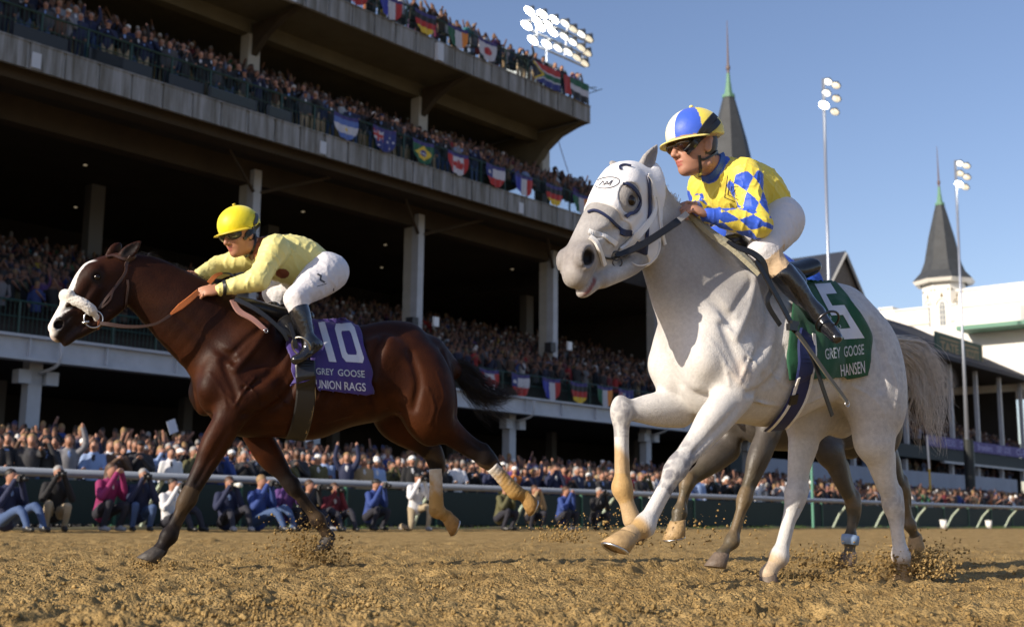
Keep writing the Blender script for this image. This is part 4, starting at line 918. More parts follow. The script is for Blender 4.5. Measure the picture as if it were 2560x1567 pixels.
    fs('breast_strap', [pv(1010, 850, .06), pv(1100, 930, .09), pv(1200, 1010, .12), pv(1310, 1080, .16), pv(1420, 1180, .20), pv(1530, 1290, .24)], .04, mat('sheepskin', (.36, .34, .25), .9, bump=.6, bscale=60, bdist=.01), m+Z3*.6, .018, [.02, .035, .045, .045, .04, .03])
    fs('rein_end', [pv(1295, 1045, .24), pv(1370, 1090, .27), pv(1480, 1130, .30), pv(1560, 1200, .31), pv(1585, 1300, .31), pv(1620, 1400, .31), J(B_, 740, 190, .31), J(B_, 800, 290, .31)], .034, blk, nv, .006, [.016, .03, .036, .03, .026, .024])
    fs('stirrup_leather', [J(B_, 690, 0, .30), J(B_, 755, 110, .32), J(B_, 800, 190, .33), J(B_, 850, 285, .34)], .030, blk, m, .006)
    fs('strap_end', [J(B_, 850, 300, .35), J(B_, 905, 360, .345), J(B_, 950, 450, .34), J(B_, 985, 560, .33), J(B_, 1030, 690, .31)], .026, blk, m, .005)
    fs('strap_end', [J(B_, 870, 320, .36), J(B_, 930, 400, .36), J(B_, 1000, 500, .355), J(B_, 1060, 580, .35), J(B_, 1095, 630, .35)], .024, mat('worn_leather', (.16, .15, .12), .55), m, .005)
    V, Fc = torus(J(B_, 1096, 638, .35), m, .014, .003); put('buckle', V, Fc, mat('steel', (.6, .6, .62), .25, 1.), GI, True)
    b = MB(); b.box(J(B_, 852, 298, .355), d*.028, m*.012, Z3*.016); b.box(J(B_, 862, 280, .35), d*.024, m*.010, Z3*.010); put('keeper', b.V, b.F, blk, GI)
    # stirrup iron round the boot
    an, toe = D['ann'], D['toen']; g = nrm(toe-an); c0 = (an+toe)/2+nrm(an-D['knn'])*.03
    V, Fc = torus(c0+Z3*.03, g, .062, .006, 24, 8); put('stirrup', V, Fc, mat('dark_steel'), GI, True)
    # blue number tag glimpsed behind the rider's knee
    return SCl
def build_white_all():
    W = build_white(); D = white_rider(W); white_tack(W, D); return W, D
# ------------------------------------------------------------------ bay horse, its tack and rider
def bay_rider(W):
    fr = FB; J = fr.j; d, m = fr.d, fr.m; D = {'fr': fr, 'id': 'b', 'k': 1.1, 'label': 'jockey in pale yellow silks and bright yellow cap pushing the bay horse on'}
    D['head'] = J(C_, 1452, 240, 0); D['face'] = -d*.80+m*.42-Z3*.30; D['up'] = Z3-d*.1
    D['neck'] = J(C_, 1590, 340, 0); D['chest'] = J(C_, 1700, 400, 0); D['pelvis'] = J(C_, 2030, 505, 0); D['back'] = nrm(Z3+d*.2)
    D['shn'] = J(C_, 1700, 345, .165); D['shf'] = J(C_, 1510, 400, -.155); D['eln'] = J(C_, 1580, 560, .22); D['elf'] = J(C_, 1310, 470, -.22)
    D['wrn'] = J(C_, 1315, 628, .15); D['wrf'] = J(C_, 1165, 525, -.10)
    D['handn'] = (J(C_, 1130, 640, .12)-J(C_, 1300, 628, .15), m*.8+Z3*.55, 1, (20, 60, 110)); D['handf'] = (-d+Z3*.05, m*.4+Z3, -1)
    D['hipn'] = J(C_, 2040, 525, .10); D['hipf'] = D['hipn']-m*.2; D['knn'] = J(C_, 1845, 690, .27); D['knf'] = J(C_, 1690, 650, -.24)
    D['ann'] = J(C_, 1940, 1000, .31); D['anf'] = D['knf']+(D['ann']-D['knn']); D['toen'] = J(C_, 1835, 1085, .34); D['toef'] = D['anf']-d*.14-Z3*.07
    D['seat'] = Z3*-.005+d*.02; D['seatax'] = (nrm(d*.9+Z3*.3), m, nrm(Z3*.9-d*.3)); D['seatr'] = (.155, .165, .125)
    D['visor'] = (.55, .42, .03); D['lens'] = (.05, .05, .04); D['skin'] = (.42, .20, .12)
    D['cap'] = lambda a: (.80, .68, .008)
    def col(V, I, c):
        c[:] = (.76, .70, .27)
        for q, t in (('n', 1), ('f', 2)):
            s, ph, L = arm_uv(V, D['sh'+q], D['el'+q], D['wr'+q], m)
        br = np.array((.20, .055, .02)); dn = np.linalg.norm(V-D['neck'], axis=1); c[(dn < .092)] = br
        p = J(C_, 1760, 530, .12); c[(np.linalg.norm((V-p)*(1, 1, 1.3), axis=1) < .06)] = br
        p = J(C_, 1540, 460, .06); c[(np.linalg.norm((V-p), axis=1) < .055)] = br
        p = J(C_, 1700, 215, .03); c[(np.linalg.norm((V-p)*(1, 1, 1.6), axis=1) < .075)] = br*.6
    D['col'] = col; jockey(D); P = D['P']; tr = D['trees']; blk = mat('black_leather')
    strap('wrist_band', tr, C_, [(1345, 570), (1352, 620), (1345, 672)], .022, blk, P, .005, .004)
    strap('goggle_strap', tr, C_, [(1500, 250), (1545, 190), (1570, 130), (1565, 100)], .03, blk, P, .005, .004)
    strap('goggle_strap', tr, C_, [(1480, 275), (1550, 215), (1590, 165)], .022, blk, P, .006, .004)
    strap('cap_band', [D['htree']], C_, [(1300, 255), (1380, 258), (1460, 245), (1530, 215)], .006, blk, P, .003, .003)
    strap('chin_strap', tr, C_, [(1560, 240), (1562, 300), (1540, 360), (1500, 400)], .014, blk, P, .005, .004)
    flat_print('hip_mark', stroke([(2000, 520), (2022, 530), (2018, 560), (2045, 575)], 12)+stroke([(1995, 605), (2060, 585)], 4)+stroke([(2110, 620), (2110, 635)], 8), tr[2], C_, mat('dark_ink', (.035, .035, .05), .5), P, .002, 20)
    return D
def bay_tack(W, D):
    H = W.H; h = H['h']; fr = FB; J = fr.j; d, m = fr.d, fr.m; O = W.obj; A3 = H['ax']; k = H['k']; w = W.w
    lea = mat('brown_leather', (.045, .020, .012), .4, bump=.2, bscale=60, bdist=.003); rub = mat('orange_rubber', (.52, .15, .035), .65, bump=.5, bscale=120, bdist=.003); blk = mat('black_leather'); stl = mat('steel', (.6, .6, .62), .25, 1.)
    # fluffy noseband
    s = Sdf(.006); R = []
    for i in range(25):
        a = 2*pi*i/24; R.append(h(.375-.03*sin(a), -.055+.108*cos(a), .082*sin(a)))
    s.add(chain(R, [.032 if abs(i-12) > 4 else .018 for i in range(25)], None, 2), .01)
    s.add(chain([h(.345, .07, .05), h(.35, .085, 0), h(.345, .07, -.05)], [.03, .034, .03]), .02)
    V, Q, I = s.run(noise=lambda X, Y, Z: .004*np.sin(X*300+3*np.sin(Y*210))*np.sin(Z*280+2*np.sin(X*190)))
    put('noseband', V, Q, mat('fleece', (.80, .77, .72), .95, bump=1., bscale=130, bdist=.01, sheen=.5), O, True)
    bv = [W.bvh]; st = lambda n, p, w_, mt, off=.004, th=.004, **q: strap(n, bv, C_, p, w_, mt, O, off, th, **q)
    st('cheek_strap', [(655, 450), (655, 500), (620, 560), (560, 640), (500, 720), (450, 790)], .017, lea, .005, .005)
    st('cheek_strap', [(625, 545), (570, 625), (545, 700), (485, 760)], .012, lea, .006, .005)
    st('throat_strap', [(668, 560), (672, 620), (655, 700), (648, 780), (645, 860)], .014, lea, .006, .005)
    st('browband', [(520, 405), (570, 395), (620, 410), (680, 415), (720, 395)], .018, lea, .006, .005)
    st('headpiece', [(690, 395), (665, 430), (655, 470)], .022, lea, .006, .005)
    st('chin_strap', [(480, 780), (468, 850), (455, 920), (448, 975)], .012, mat('tan_strap', (.25, .09, .04), .5), .006, .004)
    V, Fc = torus(J(C_, 430, 832, .085), m, .052, .0045, 28, 8); put('bit_ring', V, Fc, stl, O, True)
    b = MB(); b.tube([J(C_, 350, 862, .09), J(C_, 400, 850, .10)], [.010, .008], 8); put('bit_mouthpiece', b.V, b.F, stl, O, True)
    fs = lambda name, P, w_, mt, nvec, th=.005, ws=None, par=None: ribbon(name, [(q, nrm(nvec)) for q in cr(P, 6)], w_, mt, par or O, th, ws)
    fs('rein', [J(C_, 475, 862, .10), J(C_, 540, 870, .12), J(C_, 640, 884, .14), J(C_, 760, 885, .16), J(C_, 860, 868, .17), J(C_, 920, 838, .175), J(C_, 975, 800, .175)], .02, lea, m, .005, [.022, .026, .02, .016, .016, .018])
    fs('rein', [J(C_, 970, 800, .178), J(C_, 1040, 745, .178), J(C_, 1110, 690, .17), J(C_, 1165, 640, .15)], .036, rub, m, .006, [.012, .038, .036, .03])
    fs('rein', [J(C_, 1240, 580, .13), J(C_, 1285, 530, .08), J(C_, 1330, 512, .02)], .03, rub, m+Z3*.3, .006, [.03, .028, .016])
    fs('rein', [J(C_, 1330, 512, .02), J(C_, 1380, 515, .0), J(C_, 1420, 540, .02), J(C_, 1400, 575, .06), J(C_, 1330, 590, .10), J(C_, 1250, 585, .13)], .012, blk, m, .004)
    # hair
    bh = mat('black_hair', (.012, .010, .010), .42)
    cp = [J(C_, 600, 400, 0), J(C_, 720, 395, 0), J(C_, 820, 420, 0), J(C_, 920, 465, 0), J(C_, 1030, 520, 0), J(C_, 1150, 600, 0), J(C_, 1260, 660, 0)]
    g = [[p-Z3*.02, p+Z3*.02+d*.03, p+d*.09+Z3*.01-m*.03, p+d*.17-Z3*.03-m*.07] for p in cr(cp, 3)]
    mn = hair('mane', O, .012, g, 500, bh, .0018, 6, .008, 7, .01); mn['kind'] = 'stuff'
    T0 = w(.90, 0, 1.28)
    g = [[T0, J(D_, 1860, 350, 0), J(D_, 1960, 440, 0), J(D_, 2080, 485, 0), J(D_, 2180, 470, 0)], [T0, J(D_, 1840, 400, 0), J(D_, 1900, 500, 0), J(D_, 2000, 545, 0), J(D_, 2130, 500, 0)], [T0, J(D_, 1850, 380, 0), J(D_, 1930, 480, 0), J(D_, 2040, 520, 0), J(D_, 2160, 480, 0)],
         [T0, J(D_, 1840, 420, 0), J(D_, 1890, 530, 0), J(D_, 1960, 620, 0), J(D_, 2040, 700, 0)]]
    t_ = hair('tail', O, .012, g, 1100, bh, .0020, 8, .022, 11, .03, .15); t_['kind'] = 'stuff'
    # leg wraps, muddy on the lower side
    for P in (W.legs[2], W.legs[3]):
        a, b_ = P[2], P[3]; ax = nrm(b_-a); L = np.linalg.norm(b_-a); s = Sdf(.006); s.add(chain([a+ax*.075, a+ax*L*.5, b_-ax*.01, b_+(P[4]-b_)*.3], [.046, .043, .050, .046]), .01)
        V, Q, I = s.run(noise=lambda X, Y, Z: .0010*np.sin((X*ax[0]+Y*ax[1]+Z*ax[2])*190+X*60), clip=[lambda X, Y, Z, q=a+ax*.07, x=ax: -((X-q[0])*x[0]+(Y-q[1])*x[1]+(Z-q[2])*x[2])])
        t, _ = seg_t(V, a, b_); n1 = fbm(V, 25, 3); c = mixc(np.tile(np.array((.62, .60, .56)), (len(V), 1)), sst(t+.7*(n1-.5)-(V[:, 2]-(a+np.outer(t, b_-a))[:, 2])*9*0, .15, .75), (.42, .26, .09))
        put('leg_wrap', V, Q, mat('wrap_cloth', vcol=True, rough=.9, bump=.6, bscale=80, bdist=.004), O, True, c)
    # saddle cloth
    pur = mat('purple_cloth', (.040, .020, .17), .6, bump=.4, bscale=14, bdist=.02, sheen=.2); w_ = mat('white_print'); gp = mat('grey_print')
    SCl = thing('saddle_cloth', 'purple saddle cloth with a white number ten on the bay horse', 'saddle cloth', w(.3, .2, 1.3))
    o, ct = patch('cloth', bv, D_, [(1010, 105), (1015, 230), (1025, 360), (1050, 485)], [(1215, 98), (1290, 160), (1335, 330), (1352, 420), (1342, 508)], 30, 36, pur, SCl, .016, .003, None, .005, .03)
    o2, ct2 = patch('front_flap', bv, D_, [(880, 120), (900, 230), (915, 340), (928, 472)], [(1012, 110), (1012, 230), (1010, 340), (1012, 436)], 14, 30, pur, SCl, .016, .003, None, .005, .05)
    Vf = []; nu, nv_ = 10, 14
    for j in range(nv_+1):
        for i in range(nu+1):
            hh = hit(bv, w(.0+.6*i/nu, -1., 1.48-.45*j/nv_), m, .016); Vf.append(hh[0] if hh else w(.0+.6*i/nu, -.05, 1.48-.45*j/nv_))
    put('far_flap', Vf, [(j*(nu+1)+i, j*(nu+1)+i+1, (j+1)*(nu+1)+i+1, (j+1)*(nu+1)+i) for j in range(nv_) for i in range(nu)], pur, SCl, True)
    one = [[(0, 0), (1, 0), (1, 1), (0, 1)]]; q1 = [(1066, 122), (1102, 118), (1166, 335), (1125, 332)]
    q0 = [(1150, 130), (1255, 122), (1322, 340), (1202, 332)]; t = .26; e = .12
    O8 = [(e, 0), (1-e, 0), (1, e), (1, 1-e), (1-e, 1), (e, 1), (0, 1-e), (0, e)]; I8 = [(t+.05, t*.75), (1-t-.05, t*.75), (1-t, t), (1-t, 1-t), (1-t-.05, 1-t*.75), (t+.05, 1-t*.75), (t, 1-t), (t, t)]
    zero = [[O8[i], O8[(i+1) % 8], I8[(i+1) % 8], I8[i]] for i in range(8)]
    flat_print('number_ten', [bilin(p, q1) for p in one]+[bilin(p, q0) for p in zero], ct, D_, w_, SCl, .003, 12)
    flat_print('lettering', text_polys('GREY', [(1054, 365), (1150, 371), (1152, 406), (1056, 400)], .012), ct, D_, gp, SCl, .003, 12); flat_print('lettering', text_polys('GOOSE', [(1172, 372), (1316, 380), (1318, 418), (1174, 408)], .012), ct, D_, gp, SCl, .003, 12)
    flat_print('lettering', text_polys('UNION', [(1052, 428), (1188, 438), (1190, 483), (1056, 474)], .010), ct, D_, w_, SCl, .003, 12); flat_print('lettering', text_polys('RAGS', [(1206, 440), (1322, 448), (1324, 492), (1208, 484)], .010), ct, D_, w_, SCl, .003, 12)
    GI = thing('saddle', 'black racing saddle with black girth on the bay horse', 'saddle', w(.1, 0, 1.5)); bc = [ct2, ct, W.bvh]
    strap('girth', bc, D_, [(995, 330), (1000, 420), (998, 520), (985, 610), (965, 690), (945, 735)], .12, blk, GI, .02, .006, 6)
    strap('girth_edge', [W.bvh], D_, [(1042, 470), (1038, 540), (1025, 620), (1000, 700)], .010, mat('tan_edge', (.42, .30, .14), .6), GI, .024, .004, 6)
    s = Sdf(.008); s.add(chain([J(D_, 620, 20, 0), J(D_, 700, 40, 0), J(D_, 860, 85, 0), J(D_, 1010, 90, 0)], [.05, .055, .055, .04], (m, 1.7)), .04)
    s.add(ell(w(-.10, .19, 1.44), (d, nrm(Z3+m*-.4), nrm(m+Z3*.4)), (.12, .09, .018)), .03); s.add(ell(w(-.02, -.20, 1.42), (d, nrm(Z3+m*.4), nrm(m-Z3*.4)), (.17, .15, .022)), .03)
    V, Q, I = s.run(); put('seat', V, Q, blk, GI, True)
    pk = mat('pink_strap', (.30, .16, .14), .6)
    fs('breast_strap', [J(C_, 1400, 700, .16), J(C_, 1450, 780, .20), J(C_, 1540, 830, .24), J(C_, 1610, 890, .27), J(C_, 1640, 915, .28)], .03, pk, m+Z3*.4, .008, [.03, .04, .034, .03, .02], GI)
    V, Fc = torus(J(C_, 1638, 915, .29), m, .011, .003); put('buckle', V, Fc, stl, GI, True)
    fs('saddle_strap', [J(C_, 1420, 690, .20), J(C_, 1560, 760, .25), J(C_, 1680, 850, .28), J(C_, 1760, 930, .29), J(C_, 1790, 985, .29)], .03, blk, m, .006, [.03, .03, .024, .02], GI)
    fs('stirrup_leather', [J(C_, 1800, 860, .30), J(C_, 1835, 960, .33), J(C_, 1850, 1040, .33)], .026, blk, m, .005, None, GI)
    an, toe = D['ann'], D['toen']; g = nrm(toe-an); V, Fc = torus(an*.45+toe*.55+Z3*.02, nrm(g+m*.5), .060, .0065, 24, 8); put('stirrup', V, Fc, mat('worn_steel', (.42, .40, .33), .4, 1.), GI, True)
def grey_rider(W):
    fr = FG; d, m = fr.d, fr.m

    D = {'fr': fr, 'id': 'c', 'label': 'jockey in bright blue silks hidden behind the white horse'}
    D['breech'] = (.03, .10, .5); D['pelvis'] = fr.j(B_, 850, 118, 0); D['chest'] = D['pelvis']-d*.38+Z3*.06; D['neck'] = D['chest']-d*.13+Z3*.03; D['head'] = D['neck']-d*.12+Z3*.05; D['face'] = -d-Z3*.2; D['up'] = Z3-d*.1; D['back'] = Z3
    for q, s in (('n', 1), ('f', -1)):
        D['sh'+q] = D['chest']+m*.16*s; D['el'+q] = D['chest']+m*.22*s-Z3*.2-d*.1; D['wr'+q] = D['el'+q]-d*.24+m*-.1*s+Z3*.03; D['hand'+q] = (-d, Z3, s)
        D['hip'+q] = D['pelvis']+m*.1*s; D['kn'+q] = D['pelvis']+m*.24*s-Z3*.16-d*.26; D['an'+q] = D['kn'+q]-Z3*.38+d*.12; D['toe'+q] = D['an'+q]-d*.14-Z3*.05
    D['seat'] = d*.02; D['seatax'] = (d, m, Z3); D['seatr'] = (.14, .16, .12); D['visor'] = (.03, .1, .5); D['lens'] = (.1, .1, .1); D['cap'] = lambda a: (.03, .1, .55)
    def col(V, I, c): c[:] = (.03, .11, .60)
    D['col'] = col; jockey(D)
# ------------------------------------------------------------------ the setting beyond the track
_a = radians(41); TT = np.array([sin(_a), cos(_a), 0]); NN = np.array([cos(_a), -sin(_a), 0])
def Q(s, D, z): return TT*s-NN*D+np.array([0, 0, z])
def FD(D): return Frame((-NN*D)[:2], 41)
def onD(D, x, y): return FD(D).j(S_, x, y)                      # point of the vertical plane D metres beyond the camera
def sz(D, x, y): p = onD(D, x, y); return p@TT, p[2]
def bx(b, s0, s1, D0, D1, z0, z1): return b.box8([Q(s0, D0, z0), Q(s1, D0, z0), Q(s1, D1, z0), Q(s0, D1, z0), Q(s0, D0, z1), Q(s1, D0, z1), Q(s1, D1, z1), Q(s0, D1, z1)])
def bpart(name, m, parent, *boxes):
    b = MB()
    for q in boxes: bx(b, *q)
    return b.build(name, m, parent)
def dup(o, off, parent=None):
    c = o.copy(); COL.objects.link(c); c.location = Vector(o.location)+Vector([float(a) for a in off])
    if parent is not None: c.parent = parent
    return c
def streaks(name, col, dark, sc=(1.2, .12), rough=.8):
    m = mat(name, col, rough, bump=.2, bscale=8, bdist=.02); t = m.node_tree; L = t.links.new; b = t.nodes['Principled BSDF']
    g = t.nodes.new('ShaderNodeNewGeometry'); mp = t.nodes.new('ShaderNodeMapping'); mp.inputs['Rotation'].default_value = (0, 0, radians(-49)); mp.inputs['Scale'].default_value = (1, 1, 1)
    L(g.outputs['Position'], mp.inputs['Vector']); m2 = t.nodes.new('ShaderNodeMapping'); m2.inputs['Scale'].default_value = (2.4, .02, .16); L(mp.outputs[0], m2.inputs[0])
    n = t.nodes.new('ShaderNodeTexNoise'); n.inputs['Scale'].default_value = 1.5; n.inputs['Detail'].default_value = 6; n.inputs['Roughness'].default_value = .7; L(m2.outputs[0], n.inputs['Vector'])
    r = t.nodes.new('ShaderNodeValToRGB'); r.color_ramp.elements[0].position = .36; r.color_ramp.elements[1].position = .62; r.color_ramp.elements[0].color = (*dark, 1); r.color_ramp.elements[1].color = (*col, 1)
    L(n.outputs[0], r.inputs[0]); L(r.outputs[0], b.inputs['Base Color']); return m
def ground():
    # racing surface: relief in the mesh, finer where it is near
    ys = 1.2*(60/1.2)**(np.linspace(0, 1, 640)); nx = 620
    X = np.linspace(-.62, .62, nx)[None, :]*ys[:, None]+0*ys[:, None]; Y = np.repeat(ys[:, None], nx, 1)
    X = X+np.sign(X)*np.minimum(1.2, .4*np.abs(X)); P = np.stack([X.ravel(), Y.ravel(), np.zeros(X.size)], 1)
    D = -(P@NN); s = P@TT
    q = P.copy(); q[:, 0] *= 1.0
    fade = 1-.55*sst(P[:, 1], 9, 22)
    n1 = fbm(q+3, 2.2, 2)-.5; n2 = fbm(q+11, 13, 3); n3 = vnoise(q+5, 37); n4 = vnoise(q+9, 80)
    cl = sst(n2, .46, .74)*.022+sst(n3, .55, .95)*.014+sst(n4, .5, 1.)*.009
    z = n1*.05+cl*fade-.022
    hr = np.stack([P[:, 0]*.9-P[:, 1]*.3, P[:, 0]*.3+P[:, 1]*2.2, P[:, 2]], 1); z -= sst(vnoise(hr+2, 1.3), .68, .86)*.030*fade
    rs = np.random.RandomState(9)                                  # hoof prints
    C = [(rs.rand()*26-8, 2.6+rs.rand()**1.3*14) for _ in range(150)]
    for cx, cy in C:
        R_ = .07+.05*rs.rand(); ca, sa = cos(.9), sin(.9); dx, dy = P[:, 0]-cx, P[:, 1]-cy; m_ = (np.abs(dx) < .5) & (np.abs(dy) < .5)
        if not m_.any(): continue
        uu = (dx[m_]*ca+dy[m_]*sa)/1.5; vv = -dx[m_]*sa+dy[m_]*ca; rr = np.hypot(uu, vv)/R_; z[m_] += -.035*np.exp(-(rr/.8)**4)+.020*np.exp(-((rr-1.25)/.3)**2)*(.5+n3[m_])
    z *= sst(20.6-D, 0, .5)
    P[:, 2] = z-sst(D, 20.6, 21.2)*.12
    i = np.arange(640*nx).reshape(640, nx); F_ = np.stack([i[:-1, :-1], i[:-1, 1:], i[1:, 1:], i[1:, :-1]], -1).reshape(-1, 4)
    keep = D[F_].min(1) < 21.4; F_ = F_[keep]
    m = mat('track_dirt', (.46, .30, .12), .95, bump=1., bscale=70, bdist=.03, spec=.15); t = m.node_tree; L = t.links.new
    tc = t.nodes.new('ShaderNodeNewGeometry'); n = t.nodes.new('ShaderNodeTexNoise'); n.inputs['Scale'].default_value = 3.; n.inputs['Detail'].default_value = 10; n.inputs['Roughness'].default_value = .72; L(tc.outputs['Position'], n.inputs['Vector'])
    r = t.nodes.new('ShaderNodeValToRGB'); e = r.color_ramp.elements; e[0].position = .32; e[0].color = (.235, .150, .055, 1); e[1].position = .68; e[1].color = (.50, .345, .145, 1); L(n.outputs[0], r.inputs[0]); L(r.outputs[0], t.nodes['Principled BSDF'].inputs['Base Color'])
    o = obj('track', mesh('track', P, F_, m, smooth=False)); o['kind'] = 'structure'
    far = mat('far_ground', (.20, .17, .12), .95, var=.3, vscale=.4); lo = [(-900, -300, -.2), (1200, -300, -.2), (1200, 1500, -.2), (-900, 1500, -.2)]
    o = obj('ground', mesh('ground', lo, [(0, 1, 2, 3)], far)); o['kind'] = 'structure'
    # coarse sheet of the same dirt around the fine one
    V = []
    for s in (-60, 200):
        for D in (-14, 21.3): V.append(Q(s, D, -.075))
    o = obj('track_edge', mesh('track_edge', V, [(0, 1, 3, 2)], m)); o['kind'] = 'structure'
    # apron behind the rail, rising gently to the stand
    ap = mat('apron_paving', (.14, .135, .13), .9, var=.2, vscale=1.5); V = [Q(-60, 21.25, .0), Q(220, 21.25, .0), Q(220, 23, .03), Q(-60, 23, .03), Q(-60, 46, 1.9), Q(220, 46, 1.9), Q(-60, 21.25, -.2), Q(220, 21.25, -.2)]
    o = obj('apron', mesh('apron', V, [(0, 1, 2, 3), (3, 2, 5, 4), (6, 7, 1, 0)], ap)); o['kind'] = 'structure'
    # loose clods
    rs = np.random.RandomState(2); ico = np.array([(0, 0, 1), (.89, 0, .45), (.28, .85, .45), (-.72, .53, .45), (-.72, -.53, .45), (.28, -.85, .45), (.72, .53, -.45), (-.28, .85, -.45), (-.89, 0, -.45), (-.28, -.85, -.45), (.72, -.53, -.45), (0, 0, -1)])
    fi = np.array([(0, 1, 2), (0, 2, 3), (0, 3, 4), (0, 4, 5), (0, 5, 1), (1, 6, 2), (2, 7, 3), (3, 8, 4), (4, 9, 5), (5, 10, 1), (6, 7, 2), (7, 8, 3), (8, 9, 4), (9, 10, 5), (10, 6, 1), (11, 7, 6), (11, 8, 7), (11, 9, 8), (11, 10, 9), (11, 6, 10)])
    G_.ico, G_.fi = ico, fi
    n = 42000; yy = 2.2*(13/2.2)**rs.rand(n); xx = (rs.rand(n)-.5)*1.24*yy*1.1; C0 = np.stack([xx, yy, np.zeros(n)], 1)
    h1 = sst(fbm(C0+11, 13, 3), .46, .74)*.022+(fbm(C0+3, 2.2, 2)-.5)*.05-.022; C0[:, 2] = h1+.004
    r = .003+.008*rs.rand(n)**3
    big = rs.rand(n) < .01; r[big] *= 2.0
    J = ico[None]*(1+.55*(rs.rand(n, 12, 1)-.5))*r[:, None, None]*(.7+.6*rs.rand(n, 1, 3)); V = (J+C0[:, None]).reshape(-1, 3); Fc = (fi[None]+12*np.arange(n)[:, None, None]).reshape(-1, 3)
    o = obj('dirt_clods', mesh('dirt_clods', V, Fc, m)); tag(o, 'loose clods of brown dirt scattered over the track', 'dirt', kind='stuff')
class G_: pass
def splash(P, n, R, up, label, seed, drift=(0, 0, 0), sz_=1.):
    rs = np.random.RandomState(seed); d = rs.randn(n, 3)*np.array(R); d[:, 2] = np.abs(d[:, 2])*up; c = np.array(P)+d+np.array(drift)*rs.rand(n, 1); c[:, 2] = np.maximum(c[:, 2], .004)
    r = sz_*(.0015+.008*rs.rand(n)**4); J = G_.ico[None]*(1+.7*(rs.rand(n, 12, 1)-.5))*r[:, None, None]*(.6+.8*rs.rand(n, 1, 3)); V = (J+c[:, None]).reshape(-1, 3)
    Fc = (G_.fi[None]+12*np.arange(n)[:, None, None]).reshape(-1, 3); o = obj('dirt_spray', mesh('dirt_spray', V, Fc, MATS['track_dirt'])); tag(o, label, 'dirt', kind='stuff')
def rails():
    wm = mat('rail_paint', (.24, .27, .32), .35, var=.1, vscale=3); gp = mat('post_paint', (.42, .50, .40), .5, var=.25, vscale=6); R = thing('running_rail', 'long grey tubular running rail on slanted pale green posts along the track', 'rail', Q(30, 20.1, 0))
    b = MB(); b.tube([Q(-20, 20.1, 1.0), Q(130, 20.1, 1.0)], .075, 12); b.build('rail_tube', wm, R, True)
    b = MB(); bx(b, -20, 130, 20.12, 20.36, .955, .985); b.build('rail_cover', wm, R)
    proto = None
    for k, s in enumerate(np.arange(2.2, 126, 3.66)):
        if proto is None:
            b = MB(); b.tube([Q(s, 20.95, -.05), Q(s, 20.62, .55), Q(s, 20.25, .93)], [.045, .045, .04], 8); proto = b.build('post', gp, R)
            p0 = s
        else: dup(proto, TT*(s-p0))
    # dark windscreen fence right behind the rail
    dg = mat('windscreen', (.006, .022, .018), .7, bump=.5, bscale=40, bdist=.01); pg = mat('fence_green', (.02, .10, .06), .5); Fn = thing('fence', 'low dark green screened fence just behind the running rail', 'fence', Q(30, 21.6, 0)); proto = p2 = None
    for s in np.arange(-8, 126, 3.0):
        if proto is None:
            proto = bpart('screen_panel', dg, Fn, (s+.04, s+2.96, 21.60, 21.63, .10, .93)); p2 = bpart('fence_post', pg, Fn, (s-.03, s+.03, 21.57, 21.66, 0, 1.0)); p0 = s
        else: dup(proto, TT*(s-p0)); dup(p2, TT*(s-p0))
    # strip of grass and a low earth bank at the foot of the rail
    rs = np.random.RandomState(4); n = 16000; s = 12+rs.rand(n)**.8*100; D = 20.75+rs.rand(n)*.75; hgt = (.02+.075*rs.rand(n)**2.2+.10*(vnoise(np.stack([s, D*0, D*0], 1), .9)**5)); a = rs.rand(n)*6.3; w = .007+.008*rs.rand(n)
    P = np.outer(s, TT)-np.outer(D, NN); P[:, 2] = .01; u = np.stack([np.cos(a), np.sin(a), 0*a], 1); l = rs.randn(n, 3)*.03; l[:, 2] = 0
    V = np.stack([P-u*w[:, None], P+u*w[:, None], P+l+np.stack([0*a, 0*a, hgt], 1)], 1).reshape(-1, 3)
    o = obj('grass', mesh('grass', V, np.arange(3*n).reshape(-1, 3), mat('grass_blade', (.09, .16, .025), .6, var=.4, vscale=1.)))
    tag(o, 'ragged strip of green grass below the running rail', 'grass', kind='stuff')
    b = MB(); k = 130; pr = [(20.62, -.03), (20.72, .03), (21.0, .055), (21.5, .04), (21.6, -.05)]
    V = [Q(-10+i*1.0, d, z+.02*sin(i*1.7)+.012*sin(i*4.1)) for i in range(k) for d, z in pr]; Fc = [(i*5+j, (i+1)*5+j, (i+1)*5+j+1, i*5+j+1) for i in range(k-1) for j in range(4)]
    o = put('verge', V, Fc, mat('verge_earth', (.085, .075, .035), .95, var=.5, vscale=2., bump=.6, bscale=12, bdist=.03)); o['kind'] = 'structure'
    # two white buckets
    for (x, lab) in ((2359, 'white bucket at the rail, the nearer and fatter of the two'), (2472, 'white bucket at the rail beside a slanted post, the farther of the two')):
        p = onD(20.72, x, 1315); p[2] = .0; B = thing('bucket', lab, 'bucket', p, 'buckets along the rail'); b = MB(); b.tube([p, p+Z3*.36], [.12, .155], 16); b.build('pail', mat('bucket_plastic', (.8, .79, .76), .5), B, True)
        b = MB(); b.tube([p+Z3*.36, p+Z3*.385], [.165, .165], 16); b.build('rim', MATS['bucket_plastic'], B, True)
